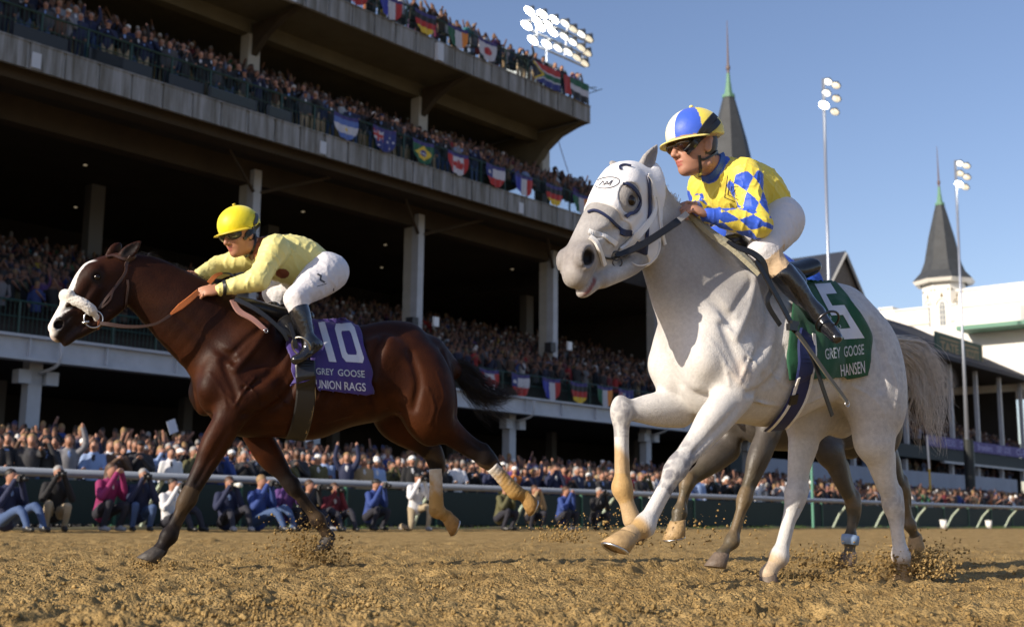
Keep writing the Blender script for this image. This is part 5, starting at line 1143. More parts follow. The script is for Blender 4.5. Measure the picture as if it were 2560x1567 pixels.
def grandstand():
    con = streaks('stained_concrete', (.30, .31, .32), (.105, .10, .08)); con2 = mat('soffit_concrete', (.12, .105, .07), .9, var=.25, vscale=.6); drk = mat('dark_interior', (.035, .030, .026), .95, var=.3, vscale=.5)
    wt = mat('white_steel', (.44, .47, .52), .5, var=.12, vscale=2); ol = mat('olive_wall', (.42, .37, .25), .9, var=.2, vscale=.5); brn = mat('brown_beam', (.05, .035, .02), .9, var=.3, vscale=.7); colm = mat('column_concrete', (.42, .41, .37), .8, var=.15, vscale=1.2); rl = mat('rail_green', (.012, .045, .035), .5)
    GS = thing('grandstand', 'tall concrete grandstand with two balconies of spectators and draped flags', 'grandstand', Q(28, 33, 0)); E0, E1, E2 = 6, 43.45, 49.0
    # main slabs
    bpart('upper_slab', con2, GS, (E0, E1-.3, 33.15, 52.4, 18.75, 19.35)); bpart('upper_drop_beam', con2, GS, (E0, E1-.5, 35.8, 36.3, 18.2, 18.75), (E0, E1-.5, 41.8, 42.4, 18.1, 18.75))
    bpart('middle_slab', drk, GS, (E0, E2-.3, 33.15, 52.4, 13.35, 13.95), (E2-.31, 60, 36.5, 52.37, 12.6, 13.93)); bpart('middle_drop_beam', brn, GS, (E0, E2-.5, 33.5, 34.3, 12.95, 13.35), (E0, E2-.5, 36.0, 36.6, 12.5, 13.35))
    for z0, z1, e1, nm in ((18.6, 19.4, E1, 'u'), (13.2, 14.0, E2, 'm')):
        bpart('fascia_core', mat('joint_concrete', (.40, .42, .43), .8), GS, (E0, e1-.02, 33.06, 33.15, z0+.02, z1-.01)); proto = None
        for s in np.arange(E0, e1-.5, 1.13):
            s1 = min(s+1.03, e1)
            if proto is None: proto = bpart('fascia_panel', con, GS, (s, s1, 32.99, 33.06, z0, z1)); p0 = s
            else: dup(proto, TT*(s-p0))
        bpart('fascia_lip', con, GS, (E0, e1, 32.96, 33.2, z1, z1+.05))
        bpart('slab_end', con, GS, (e1-.3, e1, 33.0, 47, z0, z1))
    # balcony back walls and ceilings
    bpart('balcony_back_wall', ol, GS, (E0, E1+1, 40.6, 40.9, 13.95, 18.75)); bpart('rear_wall', drk, GS, (E0, 62, 52, 52.38, 0, 13.4)); bpart('partition_wall', drk, GS, (60.1, 60.4, 36, 52, 0, 13.3)); bpart('end_wall', drk, GS, (E0-.6, E0, 33, 52, 0, 19.4))  # end wall added out of view to keep sun out of the interior
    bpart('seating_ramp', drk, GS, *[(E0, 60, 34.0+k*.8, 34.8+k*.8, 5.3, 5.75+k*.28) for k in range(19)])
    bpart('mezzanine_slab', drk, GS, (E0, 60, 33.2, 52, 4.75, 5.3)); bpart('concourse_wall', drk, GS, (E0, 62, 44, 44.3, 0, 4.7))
    # curved bracket at the open end
    b = MB()
    prof = [(33.1, 18.6), (33.7, 18.5), (34.6, 18.25), (35.4, 17.75), (36.0, 17.1), (36.6, 16.6), (37.6, 16.2), (40.0, 16.0), (44.0, 16.0), (44.0, 18.6)]
    for s0, s1 in ((E1-.5, E1-.05),):
        V = [Q(s0, d, z) for d, z in prof]+[Q(s1, d, z) for d, z in prof]; n = len(prof); b.add(V, [tuple(range(n)), tuple(range(2*n-1, n-1, -1))]+[(i, i+n, (i+1) % n+n, (i+1) % n) for i in range(n)])
    b.build('end_bracket', con2, GS)
    for s in (26.2, 35.2, 44.1):
        if s < E1:
            b = MB(); V = [Q(s-.12, d, z) for d, z in ((33.2, 18.6), (33.9, 18.45), (35.0, 18.0), (35.9, 17.3), (35.9, 18.6))]+[Q(s+.12, d, z) for d, z in ((33.2, 18.6), (33.9, 18.45), (35.0, 18.0), (35.9, 17.3), (35.9, 18.6))]
            b.add(V, [(0, 1, 2, 3, 4), (9, 8, 7, 6, 5)]+[(i, i+5, (i+1) % 5+5, (i+1) % 5) for i in range(5)]); b.build('bracket', brn, GS)
    # columns
    pu = pm = None
    for s in (17.3, 26.2, 35.2, 43.6):
        if pu is None: pu = bpart('upper_column', colm, GS, (s-.27, s+.27, 35.8, 36.3, 14.0, 18.6)); pu0 = s
        else: dup(pu, TT*(s-pu0))
    for s in (26.6, 35.2, 44.3, 53.4):
        if pm is None: pm = bpart('middle_column', wt, GS, (s-.17, s+.17, 35.75, 36.15, 5.3, 13.0)); pm0 = s; pw = bpart('column_wing', colm, GS, (s-.15, s+.15, 36.15, 36.65, 5.3, 13.0))
        else: dup(pm, TT*(s-pm0)); dup(pw, TT*(s-pm0))
    proto = None
    for s in (24.3, 33, 42, 51):
        if proto is None: proto = bpart('inner_column', mat('inner_concrete', (.14, .14, .14), .9), GS, (s-.3, s+.3, 43, 43.5, 5.3, 13.2)); p0 = s
        else: dup(proto, TT*(s-p0))
    for k, s in enumerate((26.6, 35.2, 44.3)):              # brackets under the middle slab
        b = MB()
        for dd in (-1, 1): V = [Q(s, 36, 11.9), Q(s, 36, 12.3), Q(s+dd*2.4, 35, 13.1), Q(s+dd*2.2, 35, 13.1)]
        b.tube([Q(s, 35.9, 12.1), Q(s+2.6, 34.2, 13.1)], .07, 6); b.tube([Q(s, 35.9, 12.1), Q(s-2.6, 34.2, 13.1)], .07, 6); b.build('slab_brace', brn, GS)
        fl = bpart('floodlight', mat('dark_fixture', (.03, .03, .035), .5), GS, (s-.75, s-.4, 35.4, 35.8, 8.0 if k else 8.3, 8.45 if k else 8.75)); bpart('lamp_glass', mat('lamp_glass', (.7, .72, .75), .2), fl, (s+.42, s+.72, 35.3, 35.4, 8.2, 8.6))
    # lower beam: web, flanges, stiffeners, drain pipes
    bpart('beam_web', wt, GS, (E0, 60, 33.0, 33.12, 4.68, 5.25)); bpart('beam_flange', wt, GS, (E0, 60, 32.82, 33.3, 4.60, 4.68), (E0, 60, 32.82, 33.3, 5.25, 5.33))
    proto = None
    for s in np.arange(E0+1, 59, 2.45):
        if proto is None: proto = bpart('stiffener', wt, GS, (s-.02, s+.02, 32.88, 33.0, 4.68, 5.25)); p0 = s
        else: dup(proto, TT*(s-p0))
    proto = None
    for s in (17.5, 28.2, 39.0, 49.2, 59):
        if proto is None:
            proto = bpart('lower_column', wt, GS, (s-.21, s+.21, 33.8, 34.2, .5, 4.75)); cp = bpart('column_capital', wt, GS, (s-.62, s-.23, 33.6, 34.0, 4.02, 4.42), (s+.23, s+.62, 33.6, 34.0, 4.02, 4.42)); p0 = s
            b = MB(); b.tube(cr([Q(s+.2, 32.8, 5.2), Q(s+.2, 32.8, 4.75), Q(s+.15, 33.0, 4.5), Q(s, 33.6, 4.35)], 4), .055, 8); dp = b.build('drain_pipe', wt, GS, True)
        else: dup(proto, TT*(s-p0)); dup(cp, TT*(s-p0)); dup(dp, TT*(s-p0))
    proto = None
    for s in (12, 19.5, 27, 34.5, 42, 49.5, 57):
        if proto is None: proto = bpart('concourse_column', mat('inner_concrete'), GS, (s-.2, s+.2, 40, 40.4, 1.2, 4.75)); p0 = s
        else: dup(proto, TT*(s-p0))
    # railings: top rail, posts, balusters
    for z, e1, Dd in ((14.05, E2, 33.1), (19.45, E1, 33.1), (5.33, 60, 33.1)):
        b = MB(); b.tube([Q(E0, Dd, z+.98), Q(e1, Dd, z+.98)], .035, 6); b.tube([Q(E0, Dd, z+.52), Q(e1, Dd, z+.52)], .02, 6); b.build('handrail', rl, GS)
        proto = None
        for s in np.arange(E0, e1, 1.5):
            if proto is None: proto = bpart('railing_post', rl, GS, (s-.03, s+.03, Dd-.03, Dd+.03, z, z+.96)); p0 = s
            else: dup(proto, TT*(s-p0))
        b = MB()
        for s in np.arange(E0, e1, .14): b.tube([Q(s, Dd, z), Q(s, Dd, z+.95)], .009, 4, False)
        o = b.build('balusters', rl, GS); o['kind'] = 'stuff'
    b = MB(); [b.tube([Q(E1, 33.1, 20.4), Q(E1+.9, 33.3, 20.55+.15*k)], .02, 5) for k in (0, 1)]; b.tube([Q(E1-.1, 33.1, 20.05), Q(E1+.8, 32.9, 20.5)], .02, 5); b.tube([Q(E1, 33.1, 20.43), Q(E1, 38, 20.43)], .03, 5); b.build('antenna_arms', rl, GS)
    # small fittings on the fascia and the ceiling
    proto = None
    for s in (16.2, 27.2, 38.3):
        if proto is None: proto = bpart('fascia_plate', mat('plate_white', (.5, .53, .58), .5), GS, (s, s+.28, 32.93, 32.98, 13.25, 13.72)); p0 = s
        else: dup(proto, TT*(s-p0))
    bpart('fascia_box', MATS['plate_white'], GS, (25.2, 25.75, 32.8, 32.98, 18.5, 19.35)); bpart('fascia_box', MATS['plate_white'], GS, (33.0, 33.35, 32.8, 32.98, 18.55, 19.3))
    em = mat('ceiling_bulb', (.9, .8, .6), .4, emit=(1, .82, .55), estr=.15); proto = None
    for s, D, z in ((22, 40, 12.9), (31, 38.5, 12.7), (38, 41, 12.9), (41.5, 45, 12.9), (25, 46, 12.9), (46, 40, 12.9)):
        if proto is None: proto = bpart('ceiling_lamp', em, GS, (s-.05, s+.05, D-.05, D+.05, z, z+.04)); p0 = Q(s, D, z)
        else: dup(proto, Q(s, D, z)-p0)
    # platform with a box on the far end of the balcony
    bpart('camera_platform', mat('grey_metal', (.16, .17, .20), .5), GS, (44.6, 46.6, 35.2, 36.8, 16.15, 16.25), (45.2, 45.9, 35.3, 36.3, 16.25, 16.8))
    # low balustrade board pieces below the left railing
    SB = mat('board_grey', (.018, .024, .03), .6); WB = mat('board_print', (.06, .08, .085), .5)
    for x, y, w, txt in ((95, 95, 1.7, ''), (262, 130, 1.1, ''), (295, 150, 2.2, ''), (458, 195, 1.3, ''), (575, 238, 2.0, 'x'), (690, 278, 1.1, 'x')):
        s, z = sz(33.2, x, y); B = thing('hanging_board', {95: 'dull grey board hung low on the railing, leftmost of all', 262: 'small grey panel on the railing left of the wide pale one', 295: 'wide pale grey panel tied to the middle balcony railing', 458: 'pale grey panel with a slanted cut edge on the railing', 575: 'dark slatted sign board on the railing below the standing crowd', 690: 'short dark slatted sign board next to the longer one'}[x], 'board', Q(s, 32.95, 14.25)); bpart('board', SB, B, (s-w/2, s+w/2, 33.0, 33.05, 14.08, 14.45))
        if txt:
            for k in range(4): bpart('slat', WB, B, (s-w/2+.1, s+w/2-.1, 32.975, 33.0, 14.12+k*.085, 14.16+k*.085))
    return GS
# ------------------------------------------------------------------ flags
PUR = (.035, .025, .14); RED = (.36, .022, .018); WHI = (.46, .46, .50); BLK = (.012, .012, .012); GLD = (.62, .42, .03); NAV = (.02, .03, .16); GRN = (.01, .09, .04); ORG = (.65, .22, .03); SKY = (.08, .14, .38)
LEAF = [(0, .38), (.07, .26), (.14, .30), (.11, .10), (.22, .22), (.25, .16), (.38, .18), (.33, .05), (.40, .0), (.22, -.14), (.25, -.22), (.02, -.18), (.02, -.38)]
LEAF = LEAF+[(-x, y) for x, y in LEAF[::-1]]
def inpoly(x, y, P):
    c = False; j = len(P)-1
    for i in range(len(P)):
        if (P[i][1] > y) != (P[j][1] > y) and x < (P[j][0]-P[i][0])*(y-P[i][1])/(P[j][1]-P[i][1])+P[i][0]: c = not c
        j = i
    return c
def fcol(k, x, y):
    if k in 'ZU': pass
    elif y < .17: return PUR
    yy = (y-.17)/.83
    if k == 'A': return SKY if yy < .30 or yy > .68 else (GLD if (x-.5)**2+((yy-.49)*.8)**2 < .0045 else WHI)
    if k == 'X':
        if x < .45 and yy < .5: return RED if abs(x-.22) < .04 or abs(yy-.25) < .06 or abs((x-.22)*1.1-(yy-.25)) < .03 else (WHI if abs((x-.22)*1.1+(yy-.25)) < .06 or abs(x-.22) < .07 or abs(yy-.25) < .1 else NAV)
        for cx, cy in ((.24, .74), (.72, .2), (.86, .42), (.60, .46), (.72, .75)):
            if (x-cx)**2+((yy-cy)*.8)**2 < .0016: return WHI
        return NAV
    if k == 'B':
        if abs(x-.5)/.40+abs(yy-.42)/.42 < 1: return (WHI if abs(yy-.44-(x-.5)*.3) < .035 and (x-.5)**2+((yy-.42)*.8)**2 < .022 else NAV if (x-.5)**2+((yy-.42)*.8)**2 < .022 else GLD)
        return GRN
    if k == 'C':
        if x < .26 or x > .76: return RED
        return RED if inpoly((x-.51)*1.45, (.45-yy)*1.0, LEAF) else WHI
    if k == 'L':
        if yy > .5: return RED
        if x < .34: return WHI if (x-.17)**2+((yy-.24)*.8)**2 < .006 else NAV
        return WHI
    if k == 'F': return (.03, .04, .30) if x < .34 else WHI if x < .67 else RED
    if k == 'G': return BLK if yy < .3 else RED if yy < .64 else GLD
    if k == 'I': return GRN if x < .34 else WHI if x < .67 else ORG
    if k == 'J': return RED if (x-.5)**2+((yy-.42)*.9)**2 < .045 else WHI
    if k == 'U': return RED if x < .26 else GRN if y < .34 else WHI if y < .67 else BLK
    if k == 'Z':
        if x < .30-abs(y-.5)*.75: return BLK
        if x < .38-abs(y-.5)*.75: return GLD
        yb = max(0, abs(y-.5)-max(0, .34-x)*1.1) if x < .34 else abs(y-.5)
        return GRN if yb < .12 else WHI if yb < .19 else RED if y < .5 else NAV
    return WHI
FN = {'A': 'pale blue and white striped flag with a small gold sun', 'X': 'dark blue flag with red corner cross and stars', 'B': 'green flag with a yellow diamond and blue disc', 'C': 'red and white flag with a red maple leaf', 'L': 'white over red flag with a blue corner and star', 'F': 'blue white and red upright striped flag', 'G': 'black red and gold striped flag', 'I': 'green white and orange upright striped flag', 'J': 'white flag with a red disc', 'U': 'red green white and black striped flag', 'Z': 'green flag with a black triangle, red above and blue below'}
def flags():
    cm = mat('flag_cloth', vcol=True, rough=.7, sheen=.1); rows = (('on the top railing', 33.0, 20.4, (('L', 885), ('F', 972), ('G', 1058), ('I', 1140), ('J', 1214), ('Z', 1363), ('U', 1436))), ('on the middle railing', 33.0, 15.0, (('A', 860), ('X', 955), ('B', 1052), ('C', 1140), ('L', 1233), ('F', 1304), ('G', 1380), ('I', 1447), ('J', 1500))), ('on the lowest railing', 33.0, 6.3, (('C', 1217), ('L', 1297), ('F', 1373), ('G', 1442), ('I', 1508), ('X', 1560))))
    for where, D, zt, L in rows:
        for k, x in L:
            s, z = sz(D, x, 0); rr = k in 'ZU'; y0 = proj(Q(30, D, zt)); s = None
            for it in np.arange(6, 62, .05):
                if proj(Q(it, D, zt-.5))[0] > x: s = it; break
            w, h = (1.9, .95) if rr else (1.18, .98); nu, nv = 40, 32; V = []; Fc = []; C = []
            rs = np.random.RandomState(x); ph = rs.rand(3)*6
            for j in range(nv+1):
                for i in range(nu+1):
                    u, v = i/nu, j/nv
                    if rr: xs, ys = (u-.5)*w, -v*h-.06*sin(u*5+ph[0])*v
                    else: ww = sqrt(max(0, 1-(max(0, v-.22)/.78)**2.3)); xs, ys = (u-.5)*w*max(ww, .10), -v*h+.07*(1-(2*u-1)**2)*-(1-v)
                    xx_ = xs/w+.5; dD = -.10-.03*sin(xx_*22+ph[1]+v*2)*(.3+v)-.05*v; V.append(Q(s+xs, D+dD, zt+ys)); C.append((xx_, v))
            col = []
            V2 = []; F2 = []; 
            for j in range(nv):
                for i in range(nu):
                    q = (j*(nu+1)+i, (j+1)*(nu+1)+i, (j+1)*(nu+1)+i+1, j*(nu+1)+i+1); b_ = len(V2); V2 += [V[a] for a in q]; F2.append((b_, b_+1, b_+2, b_+3))
                    cx = sum(C[a][0] for a in q)/4; cy = sum(C[a][1] for a in q)/4; col += [fcol(k, cx, cy)]*4
            o = put('flag', V2, np.array(F2), cm, None, False, np.array(col)); tag(o, FN[k]+' '+where, 'flag', 'flags hung along the balcony railings')
# ------------------------------------------------------------------ far buildings, poles and lamps
def lamp_set(name, label, lenses, pole, R, tilt, D, bright, extra=None):
    base = pole[0]; T = thing(name, label, 'floodlight', base); pm = mat('pole_metal', (.35, .38, .44), .35, .6, var=.1, vscale=.5); hs = mat('lamp_housing', (.10, .11, .12), .5); b = MB(); b.tube(pole, [extra or .17]+[.09]*(len(pole)-1), 12); b.build('pole', pm, T, True)
    for i, (x, y, k) in enumerate(lenses):
        c = onD(D, x, y); n = nrm(np.array(tilt)+np.array([0, 0, 0])); r = R*k[0]; V = []; m = 16; u = nrm(np.cross(n, Z3)); v = np.cross(n, u)
        for h, rr in ((0, 1.0), (-.05, 1.02), (-.35, .62), (-.62, .36), (-.80, .22)): V += [c+n*h*R*1.3+(u*cos(2*pi*j/m)+v*sin(2*pi*j/m))*rr*R for j in range(m)]
        Fc = [(q*m+j, q*m+(j+1) % m, (q+1)*m+(j+1) % m, (q+1)*m+j) for q in range(4) for j in range(m)]+[tuple(range(4*m, 5*m))]
        H = put('lamp', V, Fc, hs, T, True)
        mt = mat('lit_lamp_%d' % k[1], (.9, .9, .85), .4, emit=(1, .97, .88) if k[1] else (1, .86, .62), estr=(.7, 1.5, 12.)[k[1]])
        V = [c+n*.02+(u*cos(2*pi*j/m)+v*sin(2*pi*j/m))*.84*r for j in range(m)]+[c+n*(.02+.18*R)]
        H2 = put('lens', V, [(j, (j+1) % m, m) for j in range(m)], mt, T); H2.parent = H; H2.location = (0, 0, 0)
    return T
def spire(x, label, white, D=43.5):
    base_s = {1820: 74.0, 2354: 113.6}[x]; sl_ = mat('slate', (.045, .05, .055), .7, var=.25, vscale=1.5, bump=.3, bscale=6, bdist=.05); cu = mat('verdigris', (.12, .26, .17), .6, var=.2, vscale=2); wh = mat('white_wood', (.80, .78, .72), .6); T = thing('spire', label, 'spire', Q(base_s, D, 17.5)); c = lambda z: Q(base_s, D, z)
    n = 8; prof = [(23.1, 2.95), (23.35, 2.75), (24.0, 2.15), (25.0, 1.75), (27.5, 1.25), (30.0, .62), (30.75, .42)]
    V = [c(z)+np.array([cos(2*pi*(k+.5)/n+.3), sin(2*pi*(k+.5)/n+.3), 0])*r for z, r in prof for k in range(n)]
    put('roof_cone', V, [(i*n+k, i*n+(k+1) % n, (i+1)*n+(k+1) % n, (i+1)*n+k) for i in range(len(prof)-1) for k in range(n)]+[tuple(range(n-1, -1, -1))], sl_, T)
    b = MB(); b.tube([c(30.7), c(30.95), c(31.0), c(32.0), c(32.6)], [.48, .46, .30, .16, .12], 8); b.build('copper_cap', cu, T); b = MB(); b.tube([c(32.6), c(34.5), c(36.7)], [.10, .06, .02], 8); b.tube([c(32.9), c(33.15)], [.16, .16], 8); b.build('finial', mat('finial_metal', (.12, .08, .07), .5), T)
    V = [c(z)+np.array([cos(2*pi*(k+.5)/n+.3), sin(2*pi*(k+.5)/n+.3), 0])*r for z, r in ((22.75, 2.3), (22.78, 2.72), (23.1, 2.95)) for k in range(n)]
    put('eave', V, [(i*n+k, i*n+(k+1) % n, (i+1)*n+(k+1) % n, (i+1)*n+k) for i in range(2) for k in range(n)], wh, T)
    V = [c(z)+np.array([cos(2*pi*(k+.5)/n+.3), sin(2*pi*(k+.5)/n+.3), 0])*2.05 for z in (16.5, 23.0) for k in range(n)]
    W_ = put('turret_wall', V, [(k, (k+1) % n, n+(k+1) % n, n+k) for k in range(n)], wh, T); gl = mat('spire_glass', (.25, .27, .28), .2); gd = mat('trim_brown', (.16, .12, .05), .6)
    for k in range(n):
        a0 = 2*pi*(k+1)/n+.3; nn = np.array([cos(a0), sin(a0), 0]); tt = np.array([-sin(a0), cos(a0), 0]); o = c(0)+nn*(2.05*cos(pi/8)+.01)
        if nn@nrm(EYE-c(0)) < .0: continue
        b = MB(); P = [(-.26, 18.6), (.26, 18.6), (.26, 20.5)]+[(.26*cos(radians(q)), 20.5+.42*sin(radians(q))) for q in range(15, 180, 15)]+[(-.26, 20.5)]; m = len(P)
        b.add([o+tt*x_+Z3*z_ for x_, z_ in P], [tuple(range(m))]); w_ = b.build('window', gl, T)
        b = MB(); [b.box(o+nn*.03+Z3*z_, tt*.26, nn*.02, Z3*.02) for z_ in (19.1, 19.6, 20.1, 20.55)]; b.box(o+nn*.03+Z3*19.7, tt*.02, nn*.02, Z3*1.1); m_ = b.build('muntins', wh, T); 
        b = MB(); A = [(.52*cos(radians(q)), 20.55+.62*sin(radians(q))) for q in range(0, 181, 15)]; b.tube([o+nn*.04+tt*x_+Z3*z_ for x_, z_ in A], .025, 5); b.add([o+nn*.03+tt*-.16+Z3*21.35, o+nn*.03+tt*.16+Z3*21.35, o+nn*.03+Z3*21.85], [(0, 1, 2)])
        [b.tube([o+nn*.02+tt*x_+Z3*22.05, o+nn*.05+tt*x_+Z3*22.05], .09, 8) for x_ in (-.6, .6)]; b.build('window_trim', gd, T)
def far_side():
    spire(1820, 'dark slate spire rising straight behind the jockey in blue and yellow', 0); spire(2354, 'dark slate spire on a white turret with arched windows at the right', 1)
    wh = mat('white_wall', (.80, .78, .73), .7, var=.05, vscale=.3); cr_ = mat('cream_trim', (.55, .50, .40), .7); slr = mat('roof_slate', (.022, .028, .045), .85, var=.3, vscale=.8, bump=.3, bscale=3, bdist=.05); gt = mat('green_trim', (.10, .24, .17), .6); drk = MATS['dark_interior']; wt = MATS['white_steel']
    W = thing('clubhouse', 'sunlit white clubhouse wing with parapets behind the right spire', 'building', Q(116, 43, 0))
    bpart('wall', wh, W, (112, 120, 27, 41.6, 12, 21.7), (112, 120, 41.6, 48.0, 12, 20.45), (112, 119, 48.0, 49.4, 12, 20.8)); bpart('parapet_coping', wh, W, (111.85, 120, 26.9, 41.7, 21.7, 21.9), (111.85, 120, 41.75, 47.95, 20.45, 20.6), (111.85, 119.1, 47.98, 49.5, 20.8, 20.95)); bpart('string_course', cr_, W, (111.9, 112, 27, 41.5, 20.1, 20.22), (111.9, 112, 42, 48, 18.9, 19.0))
    b = MB(); n = 16; V = []
    for i in range(n+1):
        a = radians(5+170*i/n)
        for rr, z in ((1., 18.0), (1., 19.5)): V.append(Q(112-sin(a)*2.6*rr, 37.2+cos(a)*3.6*rr, z))
    b.add(V, [(2*i, 2*i+2, 2*i+3, 2*i+1) for i in range(n)]+[tuple(2*i+1 for i in range(n, -1, -1))]); b.build('bow_balcony', wh, W); bpart('balcony_trim', gt, W, (109.2, 111.9, 33.5, 40.9, 17.6, 17.98))
    # old covered stand with its long slate roof
    O = thing('old_grandstand', 'old covered grandstand with dark slate roof, pale posts and purple banners', 'grandstand', Q(90, 36, 0))
    e0, e1, ze, zr = 62, 112.5, 13.0, 17.95; b = MB(); V = [Q(e0, 35.2, ze), Q(e1, 35.2, ze), Q(e1-5.5, 44, zr), Q(e0, 44, zr), Q(e0, 35.2, ze-.35), Q(e1, 35.2, ze-.35), Q(e1, 54, ze), Q(e0, 54, ze)]
    b.add(V, [(0, 1, 2, 3), (4, 5, 1, 0), (1, 6, 2), (3, 2, 6, 7)]); b.build('roof', slr, O)
    bpart('ceiling', drk, O, (e0, e1, 35.3, 53.9, ze-.33, ze-.25)); bpart('rear_wall', drk, O, (e0, e1, 53, 53.3, 0, ze-.3)); bpart('end_wall', drk, O, (e1-.3, e1, 37, 53, 0, ze-.3)); bpart('seating_ramp', drk, O, *[(e0, e1, 36.6+k*.9, 37.5+k*.9, 5.4, 5.8+k*.33) for k in range(17)])
    bpart('balcony_front', mat('balcony_dark', (.03, .045, .05), .8), O, (e0, e1, 35.9, 36.1, 4.9, 5.85)); bpart('balcony_beam', wt, O, (92, e1, 35.85, 36.2, 4.75, 4.9)); bpart('downpipe', mat('pale_pipe', (.35, .42, .42), .6), O, (97.2, 97.55, 35.6, 35.85, 4.6, 6.5))
    bpart('lower_wall', mat('blue_grey_wall', (.30, .34, .42), .7, var=.1, vscale=.6), O, (64, 108.4, 36.0, 36.3, .5, 3.95)); bpart('lower_wall', MATS['balcony_dark'], O, (60.5, 64, 36.0, 36.3, .5, 5.6)); bpart('concourse_back', drk, O, (e0, e1, 44, 44.3, 0, 5.4))
    p1 = p2 = None
    for s in (69, 77.6, 86.2, 95.1, 100.7, 106.3, 111.6):
        if p1 is None: p1 = bpart('roof_post', wt, O, (s-.14, s+.14, 36.2, 36.5, 5.85, 12.7)); p2 = bpart('lower_post', wt, O, (s-.16, s+.16, 36.4, 36.7, 3.9, 4.8)); p0 = s
        else: dup(p1, TT*(s-p0)); dup(p2, TT*(s-p0))
    pb = mat('purple_banner', (.045, .03, .22), .6); lt = mat('lilac_print', (.30, .30, .62), .6)
    for s0, s1, words, lab in ((88.5, 96.9, (('BREEDERS', 92.0, 94.2), ('CUP', 88.8, 90.4), ('CUP', 95.1, 96.5)), 'purple banner with pale lettering left of the light pole'), (97.8, 112, (('Breeders', 98.9, 102.2), ('GREY', 103.2, 104.7), ('GOOSE', 104.95, 106.6), ('CUP', 108.0, 110.5)), 'long purple banner with pale lettering right of the light pole')):
        B = thing('banner', lab, 'banner', Q(s0, 35.8, 5.8), 'purple banners on the old stand'); bpart('cloth', pb, B, (s0, s1, 35.80, 35.84, 5.87, 6.72))
        for wd_, a, c in words:
            for P in [text_polys(wd_, [(a, 6.58), (c, 6.58), (c, 6.05), (a, 6.05)], .02)]:
                V = []; Fc = []
                for q in P: k = len(V); V += [Q(x_, 35.785, z_) for x_, z_ in q]; Fc.append(tuple(range(k, k+len(q))))
                put('lettering', V, Fc, lt, B)
    # roof sign
    S = thing('roof_sign', 'green board with dull gold lettering standing on the slate roof', 'sign', Q(97, 37, 13)); sg = mat('sign_green', (.012, .06, .045), .7); go = mat('sign_gold', (.22, .17, .08), .6)
    s0, zt0 = sz(36.6, 2339, 823); s1, _ = sz(36.6, 2456, 898); bpart('panel', sg, S, (s0, s1, 36.6, 36.75, 13.35, 15.2)); bpart('frame_strip', go, S, (s1-.12, s1, 36.55, 36.6, 13.35, 15.2))
    for wd_, a, c, z0, z1 in (('TATE', s0+.8, s0+4.6, 13.75, 14.55), ('SCOTT', s0+6.2, s1-.8, 13.75, 14.55)):
        V = []; Fc = []
        for q in text_polys(wd_, [(a, z1), (c, z1), (c, z0), (a, z0)], .03): k = len(V); V += [Q(x_, 36.58, z_) for x_, z_ in q]; Fc.append(tuple(range(k, k+len(q))))
        put('lettering', V, Fc, go, S)
    bpart('rule', go, S, (s0+.8, s0+4.7, 36.57, 36.6, 14.72, 14.86), (s0+6, s1-.9, 36.57, 36.6, 14.72, 14.86))
    # gabled house beyond
    H = thing('gabled_house', 'gabled roof with pale barge boards rising behind the white horse', 'building', Q(94, 44, 0)); pk = Q(93.5, 44, 22.74); e = TT; pe = -NN
    ridge0 = Q(79.0, 52, 22.74); ridge0 = Q(93.5, 66, 22.74); L_ = Q(93.5-5.2, 44, 17.4); R_ = Q(93.5+5.2, 44, 17.4); b = MB()
    b.add([pk, L_, L_+pe*22, ridge0, R_, R_+pe*22], [(0, 3, 2, 1), (0, 4, 5, 3)]); b.build('roof', slr, H); b = MB(); b.add([pk-pe*-.3-Z3*.25, L_+pe*.3-Z3*.1, R_+pe*.3-Z3*.1], [(0, 1, 2)]); b.build('gable_wall', mat('gable_wood', (.16, .13, .10), .8, var=.3, vscale=3), H)
    b = MB(); b.tube([pk-Z3*.2, L_-Z3*.2], .14, 4); b.tube([pk-Z3*.2, R_-Z3*.2], .14, 4); b.build('barge_board', mat('barge_paint', (.42, .42, .40), .7), H); bpart('wall', wh, H, (89.2, 97.8, 54.4, 60, 0, 17.4))
    # light poles
    T = (-.45, -.35, -.82)
    lamp_set('light_pole', 'tall steel light pole with six lamps above the clubhouse gable', [(2070, 205, (1, 1)), (2090, 214, (1, 0)), (2066, 233, (1, 1)), (2091, 247, (1, 0)), (2060, 263, (1.2, 2)), (2087, 280, (1, 0))], [Q(63.4, 31, 0), Q(63.5, 31, 13), Q(63.7, 31, 26.2)], .30, T, 30.8, 0, .19)
    L2 = lamp_set('light_pole', 'farther steel light pole with six lamps standing left of the white parapet', [(2399, 409, (1, 1)), (2416, 415, (1, 0)), (2400, 434, (1, 0)), (2417, 443, (1, 0)), (2397, 460, (1.1, 2)), (2413, 468, (1, 0))], [Q(83.6, 31, 0), Q(83.9, 31, 13), Q(84.3, 31, 26.0)], .32, T, 30.8, 0, .20)
    b = MB(); b.tube([Q(83.6, 30.9, 0), Q(83.65, 30.9, 5.9)], .34, 12); b.build('pole_sleeve', mat('black_sleeve', (.01, .014, .014), .6), L2)
    lens = [(560, 215, (1.15, 2)), (800, 270, (1.1, 2)), (1020, 370, (1, 2)), (1230, 450, (1, 1)), (1375, 550, (1, 0)), (1530, 645, (1, 1)), (1670, 730, (1, 0)), (500, 480, (1.15, 2)), (760, 510, (1.1, 2)), (1000, 610, (1.05, 2)), (1210, 690, (1, 1)), (1370, 795, (1, 1)), (1530, 905, (1, 0)), (1640, 995, (1, 0)), (620, 760, (1.1, 2)), (880, 835, (1.05, 2)), (1090, 910, (1, 1)), (1285, 985, (1, 1)), (1450, 1090, (1, 0)), (1590, 1190, (1, 0)), (690, 390, (1, 2)), (900, 470, (1, 2))]
